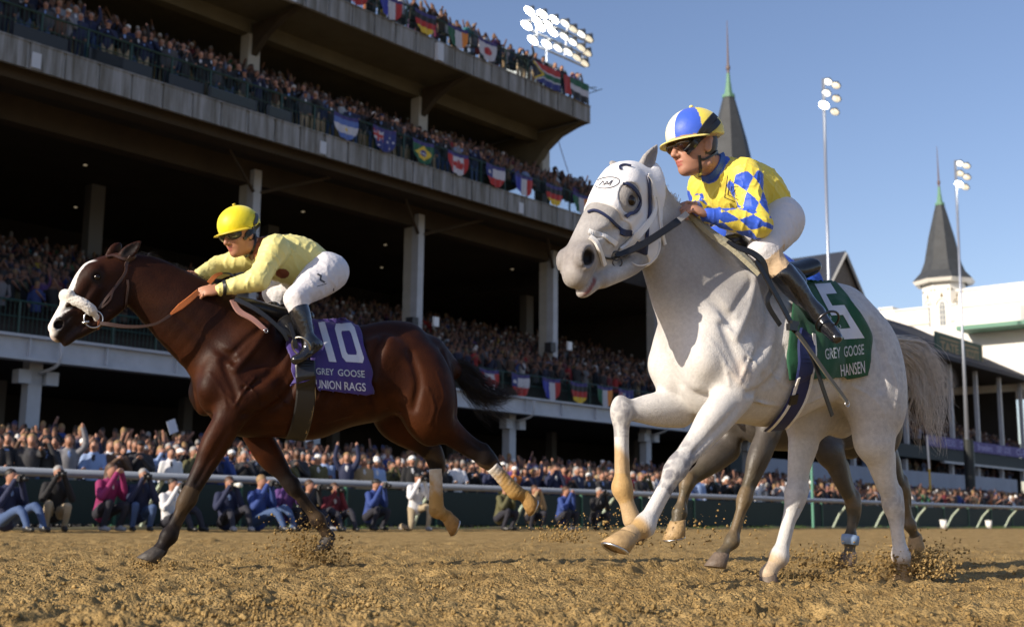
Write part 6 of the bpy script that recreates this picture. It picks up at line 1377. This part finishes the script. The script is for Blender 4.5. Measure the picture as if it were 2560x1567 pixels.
    FT = lamp_set('floodlight_tower', 'big rack of lit floodlights on a pole behind the top balcony', [(1250+x/7.54, y/7.54, k) for x, y, k in lens], [Q(58.9, 48.4, 0), Q(58.9, 48.4, 28), Q(58.9, 48.4, 31.5)], .42, (-.55, -.15, -.82), 48, 0, .28)
    fr = mat('pole_metal'); b = MB()
    for a, c in (((1325, 40), (1475, 108)), ((1318, 72), (1470, 142)), ((1332, 110), (1462, 168)), ((1345, 30), (1340, 110)), ((1420, 60), (1412, 140)), ((1465, 100), (1455, 160))): b.tube([onD(48.5, *a), onD(48.5, *c)], .07, 6)
    b.build('crossbar', fr, FT)
    # white hut on the top deck
    H = thing('roof_hut', 'white panelled hut on the top deck below the floodlights', 'hut', Q(55, 46.5, 26)); s0 = 52.5
    hw = mat('hut_panel', (.42, .48, .50), .6, var=.1, vscale=1); bpart('wall', hw, H, (54.2, 57.6, 46, 49, 24.8, 28.4)); b = MB(); b.add([Q(54, 45.8, 28.4), Q(57.8, 45.8, 28.4), Q(57.8, 49.2, 29.2), Q(54, 49.2, 29.2), Q(54, 45.8, 28.55), Q(57.8, 45.8, 28.55), Q(57.8, 49.2, 29.4), Q(54, 49.2, 29.4)], [(3, 2, 1, 0), (4, 5, 6, 7), (0, 1, 5, 4), (1, 2, 6, 5), (2, 3, 7, 6), (3, 0, 4, 7)]); b.build('roof', hw, H)
    proto = None
    for s in np.arange(54.3, 57.5, .8):
        if proto is None: proto = bpart('wall_rib', hw, H, (s, s+.08, 45.94, 46, 24.9, 28.4)); p0 = s
        else: dup(proto, TT*(s-p0))
    b = MB(); b.tube([onD(36, 1395, 350), onD(36, 1433, 470), onD(36, 1470, 560)], .02, 5); o = b.build('cable', mat('finial_metal')); tag(o, 'thin slack cable hanging from the end of the upper deck', 'cable')
    # thin striped marker pole and green pole by the rail
    p = onD(26, 2323, 1130); b = MB(); P0 = p.copy(); P0[2] = 0; T = thing('marker_pole', 'slim pole with a yellow lower half standing in the right hand crowd', 'pole', P0); b.tube([P0, P0+Z3*3.1-TT*.1], .055, 8); b.build('yellow_shaft', mat('yellow_paint', (.55, .36, .04), .5), T); b = MB(); b.tube([P0+Z3*3.1-TT*.1, P0+Z3*4.9-TT*.2], .05, 8); b.build('white_shaft', mat('bucket_plastic'), T)
    p = onD(20.9, 2033, 1310); p[2] = 0; b = MB(); b.tube([p, p+Z3*2.45], .05, 8); o = b.build('green_post', mat('green_post_paint', (.10, .28, .20), .5)); tag(o, 'slim upright green post beside the rail between the hind legs', 'post')
# ------------------------------------------------------------------ spectators
def person_shape(pose, hair=0, h=.024):
    """a standing or crouching figure facing +x, feet at the origin; tags: 0 skin 1 jacket 2 trousers 3 hair 4 shirt 5 shoe 6 held thing"""
    s = Sdf(h); v = lambda x, y, z: np.array([x, y, z], float)
    if pose in ('crouch', 'sit'):
        pel = v(-.05, 0, .30 if pose == 'crouch' else .16); lean = .10 if pose == 'crouch' else -.02; ch = pel+v(lean, 0, .38); nk = ch+v(.04, 0, .17); hd = nk+v(.03, 0, .15)
        kn = [v(.36, .14, .42), v(.30, -.16, .46)] if pose == 'crouch' else [v(.42, .17, .40), v(.46, -.14, .34)]; ft = [v(.22, .14, .05), v(.18, -.16, .05)] if pose == 'crouch' else [v(.62, .20, .05), v(.70, -.16, .05)]
    elif pose == 'kneel':
        pel = v(-.02, 0, .50); ch = pel+v(.06, 0, .36); nk = ch+v(.02, 0, .17); hd = nk+v(.03, 0, .15); kn = [v(.40, .12, .50), v(.05, -.14, .06)]; ft = [v(.38, .12, .05), v(-.38, -.14, .06)]
    else:
        pel = v(0, 0, .92); ch = v(.0, 0, 1.28); nk = v(0, 0, 1.46); hd = v(.02, 0, 1.61); kn = [v(.02, .10, .50), v(.02, -.10, .50)]; ft = [v(0, .11, .05), v(.0, -.11, .05)]
    s.add(chain([pel, (pel+ch)/2, ch, nk-v(0, 0, .05)], [.170, .168, .180, .10], (v(1, 0, 0), .72)), .05, 1)
    for i, q in enumerate((1, -1)):
        hp = pel+v(0, .09*q, -.02); s.add(chain([hp, kn[i], ft[i]+v(0, 0, .04)], [.095, .068, .050], None, 3), .03, 2); s.add(chain([ft[i]+v(-.05, 0, -.005), ft[i]+v(.13, 0, -.015)], [.045, .04]), .02, 5)
        sh = ch+v(0, .17*q, .09)
        if pose in ('camera', 'crouch', 'kneel', 'sit'): el, wr = sh+v(.15, .075*q, -.22), hd+v(.19, .055*q, -.06)
        elif pose == 'up': el, wr = sh+v(.06, .10*q, .22), sh+v(.10, .06*q, .50)
        elif pose == 'one_up' and q == 1: el, wr = sh+v(.10, .12, .20), sh+v(.16, .04, .48)
        elif pose == 'clap': el, wr = sh+v(.10, .08*q, -.24), sh+v(.30, -.13*q, -.02)
        elif pose == 'rail': el, wr = sh+v(.12, .06*q, -.24), sh+v(.34, .0, -.24)
        elif pose == 'point' and q == 1: el, wr = sh+v(.26, .06, -.02), sh+v(.52, .02, .06)
        else: el, wr = sh+v(.0, .05*q, -.28), sh+v(.10, .02*q, -.50)
        s.add(chain([sh, el, wr], [.078, .062, .046], None, 3), .03, 1); s.add(ell(wr+nrm(wr-el)*.05, (nrm(wr-el), v(0, 1, .2), v(0, .2, 1)), (.06, .04, .035)), .015, 0)
    s.add(cone(nk-v(0, 0, .03), hd, .055, .055), .02, 0); s.add(ell(hd+v(.01, 0, 0), (v(1, 0, 0), v(0, 1, 0), v(0, 0, 1)), (.092, .076, .112)), .02, 0); s.add(ell(hd+v(.10, 0, -.02), (v(1, 0, 0), v(0, 1, 0), v(0, 0, 1)), (.022, .014, .02)), .01, 0)
    s.add(ell(ch+v(.085, 0, .04), (v(1, 0, 0), v(0, 1, 0), v(0, 0, 1)), (.045, .045, .10)), .01, 4)
    if hair in (0, 1, 2): s.add(ell(hd+v(-.014, 0, .044), (v(1, 0, 0), v(0, 1, 0), v(0, 0, 1)), (.100, .088, .094)), .008, 3)
    if hair == 1: s.add(chain([hd+v(-.05, 0, .02), hd+v(-.06, 0, -.12), hd+v(-.05, 0, -.22)], [.085, .085, .06]), .02, 3)
    if hair == 3: s.add(ell(hd+v(.0, 0, .055), (v(1, 0, 0), v(0, 1, 0), v(0, 0, 1)), (.105, .092, .075)), .01, 3); s.add(ell(hd+v(.10, 0, .05), (v(1, 0, 0), v(0, 1, 0), v(0, 0, 1)), (.07, .06, .014)), .01, 3)
    V, F_, T = s.run()
    return V, F_, T[F_[:, 0]].astype(int), hd
HAIRC = {'dark': (.018, .012, .009), 'brown': (.07, .035, .018), 'fair': (.27, .17, .075), 'grey': (.30, .29, .28), 'white': (.75, .74, .72), 'navy': (.02, .03, .09), 'red': (.40, .03, .03), 'black': (.012, .012, .013)}
TOPS = {'navy': (.014, .020, .06), 'black': (.010, .010, .012), 'charcoal': (.03, .03, .035), 'dark grey': (.06, .06, .065), 'brown': (.09, .05, .03), 'white': (.66, .66, .68), 'pale blue': (.25, .35, .58), 'blue': (.025, .055, .22), 'purple': (.10, .04, .18), 'maroon': (.14, .015, .025), 'red': (.45, .03, .03), 'tan': (.34, .24, .13), 'olive': (.09, .085, .035), 'magenta': (.24, .015, .10), 'teal': (.03, .22, .26), 'yellow': (.55, .38, .04), 'green': (.03, .14, .06), 'grey': (.20, .20, .22), 'orange': (.5, .15, .03)}
WTS = (20, 24, 11, 8, 5, 8, 5, 4, 2, 2, 2, 4, 3, 1, 1, 1, 1, 5, 1)
PM = {}
def person_mesh(pose, hair, hc, skin, legs, shirt, h=.024):
    k = (pose, hair, hc, skin, legs, shirt, h)
    if k in PM: return PM[k]
    V, F_, mi, hd = SHP.setdefault((pose, hair, h), None) or SHP.__setitem__((pose, hair, h), person_shape(pose, hair, h)) or SHP[(pose, hair, h)]
    sk = mat('skin_%d' % skin, ((.40, .20, .13), (.33, .16, .10), (.13, .065, .04))[skin], .55); me = mesh('person', V, F_, [sk, mat('jacket_cloth', objcol=True, rough=.8, bump=.5, bscale=14, bdist=.02), mat('trousers_'+legs, {'dark': (.02, .02, .03), 'denim': (.05, .09, .20), 'khaki': (.36, .29, .19)}[legs], .85), mat('hair_'+hc, HAIRC[hc], .6), mat('shirt_'+shirt, {'white': (.6, .6, .62), 'dark': (.03, .03, .04), 'blue': (.2, .3, .55)}[shirt], .7), mat('shoe_black', (.02, .02, .02), .4)], mi, None, True)
    PM[k] = me; return me
SHP = {}
def camera_thing(p, d, label, big=False, white=False):
    T = thing('camera', label, 'camera', p, 'cameras held by the photographers'); d = nrm(d); sd = nrm(np.cross(d, Z3)); u = np.cross(sd, d); b = MB(); b.box(p, d*.035, sd*.07, u*.045); b.box(p+u*.055, d*.03, sd*.028, u*.018); b.build('camera_body', mat('camera_black', (.012, .012, .013), .4), T)
    b = MB(); L = .30 if big else .14; b.tube([p+d*.03, p+d*L*.6, p+d*L*.62, p+d*L], [.034, .038, .048, .05 if big else .04], 14); b.build('lens', mat('lens_white', (.7, .69, .64), .45) if white else mat('camera_black'), T, True)
PLACED = []
def spectator(p, face, pose, hair, hc, top, skin, legs, shirt, scale, zone, grp, lean=0):
    me = person_mesh(pose, hair, hc, skin, legs, shirt); o = obj('person', me, None, p); o.rotation_euler = (lean, 0, atan2(face[1], face[0])); o.scale = (scale, scale, scale); o.color = (*TOPS[top], 1)
    PLACED.append((o, pose, hair, hc, top, zone, proj(np.array(p)+Z3*1.4)[0])); tag(o, None, 'person', grp); return o
def label_all():
    cnt = {}; PN = {'stand': 'standing', 'up': 'both arms raised', 'one_up': 'one arm raised', 'clap': 'clapping', 'rail': 'arms forward', 'point': 'pointing', 'camera': 'hands at face'}
    for o, pose, hair, hc, top, zone, x in PLACED:
        hn = {0: hc+' hair', 1: 'long '+hc+' hair', 2: hc+' hair', 3: hc+' cap'}[hair]; base = '%s jacket, %s, %s' % (top, hn, PN[pose]); cnt.setdefault((base, zone), []).append((x, o))
    ORD = ['leftmost', 'second from left', 'third from left', 'fourth from left', 'fifth from left', 'sixth from left', 'seventh from left', 'eighth from left', 'ninth from left']
    for (base, zone), L in cnt.items():
        L.sort(key=lambda q: q[0])
        for i, (x, o) in enumerate(L): o['label'] = 'spectator, '+base+', '+zone+(', '+ORD[min(i, 8)] if len(L) > 1 else '')
def lowpoly_crowd(name, label, pts, faces, scl, seed, dim=1., bright=.3, up=.03):  # dim puts the shade of the stands into clothes, hair and skin
    """many far spectators as one mesh"""
    rs = np.random.RandomState(seed); n = len(pts); pts = np.asarray(pts); K = 6
    def ringset(rows, k=K): return np.array([[(x0+rx*cos(2*pi*j/k), ry*sin(2*pi*j/k), z) for j in range(k)] for x0, rx, ry, z in rows]).reshape(-1, 3)
    body = ringset([(0, .13, .17, .75), (0, .12, .17, 1.05), (0, .13, .22, 1.36), (0, .07, .10, 1.48)]); head = ringset([(.02, .055, .05, 1.47), (.03, .09, .075, 1.56), (.02, .09, .08, 1.66), (.0, .05, .045, 1.73)])
    def rf(r, o, k=K): return [(o+a*k+j, o+a*k+(j+1) % k, o+a*k+k+(j+1) % k, o+a*k+k+j) for a in range(r-1) for j in range(k)]
    F0 = rf(4, 0)+rf(4, 24); F0 += [(45, 44, 43, 42), (47, 46, 45, 42)]
    arms = []
    for q in (1, -1): arms.append(q)
    VV = []; FF = []; CC = []; F0 = np.array(F0); tk = list(TOPS); w = np.array(WTS, float); w /= w.sum(); ti = rs.choice(len(tk), n, p=w)
    hk = ['dark', 'brown', 'fair', 'grey', 'white', 'black', 'navy']; hi = rs.choice(len(hk), n, p=[.3, .25, .12, .12, .06, .1, .05]); armb = np.array([(0, -.03, -.03), (0, .03, -.03), (0, .03, .03), (0, -.03, .03)])
    B0 = np.concatenate([body, head])
    for i in range(n):
        f = faces[i]; c, s = f[0], f[1]; R = np.array([[c, -s, 0], [s, c, 0], [0, 0, 1]]); sc = scl*(.93+.14*rs.rand()); lean = rs.randn()*.03
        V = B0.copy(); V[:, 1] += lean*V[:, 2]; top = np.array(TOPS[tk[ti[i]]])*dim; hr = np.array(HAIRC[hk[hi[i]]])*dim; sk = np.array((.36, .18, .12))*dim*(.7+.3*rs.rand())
        if rs.rand() < .1: sk = np.array((.14, .07, .045))
        C = np.zeros((48, 3)); C[:18] = top; C[18:24] = sk if rs.rand() < .6 else top; C[24:] = sk; C[36:] = hr; back = head[:, 0] < .0; C[24:][back] = hr
        V2 = [V]; C2 = [C]; F2 = [F0]; off = 48
        for q in (1, -1):
            r = rs.rand(); a = np.array([0, .19*q, 1.32])
            if r < up: e, h_ = a+(.08, .10*q, .2), a+(.12, .02*q, .46)
            elif r < .5: e, h_ = a+(.12, .07*q, -.22), a+(.32, -.10*q, -.02)
            elif r < .62: e, h_ = a+(.14, .1*q, -.12), np.array([.20, .05*q, 1.58])
            else: e, h_ = a+(.02, .06*q, -.26), a+(.22, -.02*q, -.40)
            P = np.concatenate([a+armb*1.5, e+armb*1.2, h_+armb, h_+nrm(h_-e)*.1+armb]); V2.append(P); cc = np.zeros((16, 3)); cc[:8] = top; cc[8:] = sk; C2.append(cc)
            F2.append(np.array([(off+b_*4+j, off+b_*4+(j+1) % 4, off+b_*4+4+(j+1) % 4, off+b_*4+4+j) for b_ in range(3) for j in range(4)]+[(off+12, off+13, off+14, off+15)])); off += 16
        V = np.concatenate(V2)@R.T*sc+pts[i]; VV.append(V); CC.append(np.concatenate(C2)); FF.append(np.concatenate(F2)+i*80)
    o = obj(name, mesh(name, np.concatenate(VV), np.concatenate(FF), mat('crowd_mix', vcol=True, rough=.8), None, np.concatenate(CC), False)); tag(o, label, 'crowd', kind='stuff'); return o
def apron_z(D): return 0 if D < 21.25 else .03 if D < 23 else .03+(D-23)*1.87/23
def crowds():
    rs = np.random.RandomState(11); tk = list(TOPS); w = np.array(WTS, float); w /= w.sum(); poses = ['stand', 'up', 'one_up', 'clap', 'rail', 'point', 'camera']; pw = [.36, .015, .035, .20, .20, .03, .16]
    cand = []
    for r, D in enumerate((22.5, 23.1, 23.75, 24.4, 25.1)):
        for s in np.arange(8.5, 62, .52 if r < 2 else .56): cand.append((s+rs.randn()*.12+(r % 2)*.25, D+rs.rand()*.25, r))
    far_p = []; ind = []
    for s, D, r in cand:
        P = Q(s, D, apron_z(D)); d = np.linalg.norm(P-EYE); x, y = proj(P+Z3*1.5)
        if x < -60 or x > 2620 or rs.rand() < .08: continue
        (ind if (d < 47 and len(ind) < 400) else far_p).append((d, P, r))
    ind.sort(key=lambda q: q[0]+q[2]*4); far_p += ind[205:]; ind = ind[:205]
    zn = {0: 'front at rail', 1: 'second rail row', 2: 'third rail row', 3: 'fourth rail row', 4: 'fifth rail row'}
    def rnd_person(P, zone, grp, fx=None, tops=None):
        f = NN*1.0-TT*(.25+.5*rs.rand())+rs.randn(3)*.15 if fx is None else fx; hair = rs.choice(4, p=[.42, .24, .12, .22]); hc = rs.choice(['dark', 'brown', 'fair', 'grey'], p=[.36, .3, .18, .16]) if hair != 3 else rs.choice(['white', 'navy', 'black', 'red'], p=[.4, .25, .3, .05])
        top = tk[rs.choice(len(tk), p=w)] if tops is None else tops[rs.randint(len(tops))]
        return spectator(P, f, poses[rs.choice(7, p=pw)], hair, hc, top, rs.choice(3, p=[.5, .4, .1]), rs.choice(['dark', 'denim', 'khaki']), rs.choice(['white', 'dark', 'blue']), .95+.11*rs.rand(), zone, grp)
    for d, P, r in ind: rnd_person(P, zn[r], 'spectators on the apron behind the rail')
    # second balcony, nearest people as individuals
    bal = []
    for r in range(6):
        for s in np.arange(12, 48.6, .47): bal.append((s+rs.randn()*.12, 33.55+r*.75+rs.rand()*.2, 14.0+r*.42, r))
    bal = [(np.linalg.norm(Q(s, D, z)-EYE), s, D, z, r) for s, D, z, r in bal if -40 < proj(Q(s, D, z+1.5))[0] < 1640 and (r < 5 or rs.rand() < .6) and rs.rand() > .05]; bal.sort(key=lambda q: q[0]+q[4]*5)
    n1 = 72; dk = ['navy', 'black', 'charcoal', 'dark grey', 'black', 'navy', 'black', 'charcoal', 'brown', 'grey', 'black']
    for d, s, D, z, r in bal[:n1]: rnd_person(Q(s, D, z), 'middle balcony %s' % ('front', 'second row', 'third row', 'row four', 'row five', 'row six')[r], 'spectators on the middle balcony', None, dk)
    pts = [Q(s, D, z) for _, s, D, z, r in bal[n1:]]; fc = lambda n: [nrm(NN-TT*(.2+.6*rs.rand())+rs.randn(3)*.1) for _ in range(n)]
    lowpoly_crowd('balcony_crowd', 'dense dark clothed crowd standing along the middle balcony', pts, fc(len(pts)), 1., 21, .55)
    up_ = []
    for r in range(3):
        for s in np.arange(20, 43.2, .55): up_.append((s+rs.randn()*.15, 33.6+r*.8, 19.42+r*.22))
    ui = [q for q in up_ if q[0] > 38.6 and q[1] < 34]; uo = [q for q in up_ if not (q[0] > 38.6 and q[1] < 34) and q[0] < 40.2]
    for s, D, z in ui:
        if rs.rand() < .75: rnd_person(Q(s, D, z), 'top deck end', 'spectators on the top deck', None, ['navy', 'black', 'grey', 'charcoal', 'purple'])
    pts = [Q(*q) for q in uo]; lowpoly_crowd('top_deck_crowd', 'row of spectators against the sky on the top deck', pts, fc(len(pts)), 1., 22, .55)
    mz = [Q(s+rs.randn()*.12, 33.7+r*.8+rs.rand()*.2, 5.35+r*.28+.1) for r in range(15) for s in np.arange(11, 60, .52) if rs.rand() > .1]; mz = [p for p in mz if -60 < proj(p+Z3*1.5)[0] < 1900]
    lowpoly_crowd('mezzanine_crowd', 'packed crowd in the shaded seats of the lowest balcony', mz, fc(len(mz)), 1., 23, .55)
    ap = [P for _, P, _ in far_p]+[Q(s+rs.randn()*.15, D+rs.rand()*.3, apron_z(D)+(.25 if D > 28 else 0)) for D in np.arange(25.8, 33, .72) for s in np.arange(8, 62, .62) if rs.rand() > .22]
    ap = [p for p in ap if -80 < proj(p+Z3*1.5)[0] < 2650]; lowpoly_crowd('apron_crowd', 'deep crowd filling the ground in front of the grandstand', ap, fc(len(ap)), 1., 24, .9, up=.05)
    ap = [Q(s+rs.randn()*.15, D+rs.rand()*.3, apron_z(D)) for D in np.arange(22.6, 34, .8) for s in np.arange(62, 112, .58) if rs.rand() > .2]; ap = [p for p in ap if 1400 < proj(p+Z3*1.5)[0] < 2650]
    lowpoly_crowd('far_apron_crowd', 'bright far crowd on the ground below the old stand', ap, fc(len(ap)), 1., 25, 1., up=.05)
    od = [Q(s+rs.randn()*.15, 36.9+k*.9, 5.75+k*.33) for k in range(13) for s in np.arange(74, 112, .58) if rs.rand() > .12]; od = [p for p in od if 1500 < proj(p+Z3*1.5)[0] < 2650]
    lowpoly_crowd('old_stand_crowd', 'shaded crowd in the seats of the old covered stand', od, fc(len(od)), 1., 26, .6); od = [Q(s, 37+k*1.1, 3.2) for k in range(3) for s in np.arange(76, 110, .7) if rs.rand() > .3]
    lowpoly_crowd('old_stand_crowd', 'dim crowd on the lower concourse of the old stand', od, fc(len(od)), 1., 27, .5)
    label_all()
    # photographers along the foot of the rail
    PH = [(27, 1200, 'sit', 0, 'dark', 'navy', 'denim', 'blue', 'photographer in navy jacket and jeans sitting at the far left'), (141, 1192, 'crouch', 2, 'grey', 'black', 'khaki', 'dark', 'bald photographer in black jacket crouching behind a black camera'),
          (267, 1185, 'crouch', 1, 'brown', 'magenta', 'dark', 'white', 'woman in magenta top with long brown hair crouching at the rail'), (352, 1210, 'crouch', 0, 'grey', 'navy', 'denim', 'dark', 'grey haired photographer in navy fleece and jeans'),
          (432, 1225, 'sit', 0, 'dark', 'white', 'dark', 'blue', 'photographer in white sleeves half hidden behind the bay foreleg'), (573, 1215, 'sit', 0, 'brown', 'navy', 'dark', 'blue', 'brown haired photographer holding the big white lens'),
          (654, 1212, 'sit', 0, 'fair', 'blue', 'denim', 'dark', 'fair haired photographer in blue vest with raised camera'), (712, 1245, 'crouch', 0, 'dark', 'purple', 'dark', 'dark', 'low crouching photographer in a purple jacket'),
          (774, 1222, 'sit', 0, 'brown', 'charcoal', 'dark', 'dark', 'photographer in charcoal clothes between the bay forelegs'), (836, 1228, 'sit', 0, 'brown', 'maroon', 'dark', 'white', 'photographer in black with a dark red bib'),
          (929, 1222, 'crouch', 3, 'black', 'blue', 'dark', 'white', 'photographer in dark cap and blue vest aiming a camera'), (1040, 1218, 'kneel', 3, 'black', 'white', 'khaki', 'dark', 'kneeling photographer in white shirt and khaki trousers'),
          (1253, 1240, 'crouch', 3, 'white', 'olive', 'dark', 'dark', 'man in white cap and olive jacket crouching by the rail'), (1330, 1250, 'crouch', 0, 'brown', 'tan', 'dark', 'dark', 'low figure in tan jacket crouching behind the flying dirt'),
          (1405, 1245, 'crouch', 0, 'brown', 'blue', 'dark', 'dark', 'man in blue tracksuit top crouching before the rail'), (1491, 1236, 'crouch', 2, 'grey', 'black', 'dark', 'white', 'bald man in black jacket holding a phone by the rail')]
    for i, (x, y, pose, hair, hc, top, legs, shirt, lab) in enumerate(PH):
        D = 19.55 if i % 3 else 19.35; s, z = sz(D, x, y); f = nrm(NN*.9-TT*(.15 if i % 2 else -.25)-TT*.1); P = Q(s, D, 0.0); V, F_, mi, hd = (SHP.get((pose, hair, .018)) or SHP.setdefault((pose, hair, .018), person_shape(pose, hair, .018))); k = min(1.2, max(.98, 1.07*z/(hd[2])))
        T = thing('person', lab, 'photographer', P, 'photographers along the foot of the rail'); R = np.array([[f[0], -f[1], 0], [f[1], f[0], 0], [0, 0, 1]]); W = (V*k)@R.T+P
        def grab(name, ids, m, side=0):
            sel = F_[np.isin(mi, ids)]
            if side: sel = sel[V[sel][:, :, 1].mean(1)*side > 0]
            if len(sel) == 0: return
            u, inv = np.unique(sel, return_inverse=True); put(name, W[u], inv.reshape(sel.shape), m, T, True)
        grab('body', [0], mat('skin_%d' % (i % 2))); grab('hair' if hair != 3 else 'cap', [3], mat('hair_'+hc, HAIRC[hc], .6)); grab('trousers', [2], mat('trousers_'+legs, {'dark': (.02, .02, .03), 'denim': (.05, .09, .20), 'khaki': (.36, .29, .19)}[legs], .85)); grab('shirt', [4], mat('shirt_'+shirt, {'white': (.6, .6, .62), 'dark': (.03, .03, .04), 'blue': (.2, .3, .55)}[shirt], .7))
        grab('jacket', [1], mat('jacket_'+top.replace(' ', '_'), TOPS[top], .8, bump=.5, bscale=14, bdist=.02)); [grab('shoe', [5], mat('trainer_grey', (.30, .30, .32), .6) if i % 3 == 2 else mat('shoe_black', (.02, .02, .02), .4), sd_) for sd_ in (1, -1)]
        if i in (2, 7, 12, 13, 14): continue
        c = P+R@((hd+np.array([.27, 0, -.03]))*k); own = lab.split(' in ')[0] if ' in ' in lab else lab
        camera_thing(c, f-Z3*.05, ('long white telephoto camera held by the brown haired photographer' if i == 5 else 'small phone like camera held by the bald man in black' if i == 15 else 'dark camera of the '+' '.join(lab.split(',')[0].split()[:9])), i in (5, 8), i == 5)
    # papers waved over heads
    for (x, y, lab) in ((431, 1066, 'white sheet of paper held up above the crowd at the left'), (770, 1087, 'white sheet of paper waved beneath the bay horse')):
        p = onD(26.5, x, y); b = MB(); b.box(p, nrm(TT+Z3*.4)*.13, nrm(Z3-TT*.4)*.17, NN*.004); o = b.build('paper_sheet', mat('paper', (.6, .65, .75), .8)); tag(o, lab, 'paper')
import time; t0=time.time()
ground(); rails(); grandstand(); flags(); far_side(); print('set', time.time()-t0)
crowds(); print('crowd', time.time()-t0)
WHT, DW = build_white_all(); BAY = build_bay(); DB = bay_rider(BAY); bay_tack(BAY, DB); GRY = build_grey(); grey_rider(GRY); print('all', time.time()-t0)
def on_ground(p): q = np.array(p, float); q[2] = 0.; return q
splash(on_ground(BAY.legs[1][4]), 2200, (.10, .09, .09), 1.2, 'spray of dirt thrown up round the bay fore hoof', 1, (-.22, -.05, .05))
splash(on_ground(BAY.legs[0][4]), 320, (.10, .08, .02), 1., 'little dirt pushed up by the bay leading hoof', 2)
splash(on_ground(WHT.legs[2][4]), 3400, (.10, .09, .05), 1.2, 'mound of dirt bursting round the white hind hoof', 6, (.1, .05, .04))
splash(on_ground(WHT.legs[3][4])+FW.d*.3, 520, (.12, .09, .02), 1., 'scuffed dirt behind the white horse off hind hoof', 4)
splash(on_ground(GRY.legs[2][4]), 1200, (.12, .10, .05), 1.2, 'dirt kicked up by the grey horse hind hoof', 5, (-.3, -.2, .03))
splash(on_ground(GRY.legs[3][4]), 1000, (.15, .12, .07), 1.2, 'dirt trailing from the farther grey hind hoof', 12, (.2, .1, .02))
splash(GRY.legs[1][4], 320, (.20, .15, .05), 1., 'crumbs of dirt falling under the raised grey hoof', 14, (.2, .15, -.15))
splash(FB.j(S_, 1400, 1355, .3), 600, (.09, .07, .06), 1., 'dark clump of flying dirt in front of the white horse', 8)
splash(FW.j(S_, 1520, 1330, -.3), 400, (.12, .1, .06), 1., 'few clods flying beside the raised white hoof', 18, (.2, 0, -.1))
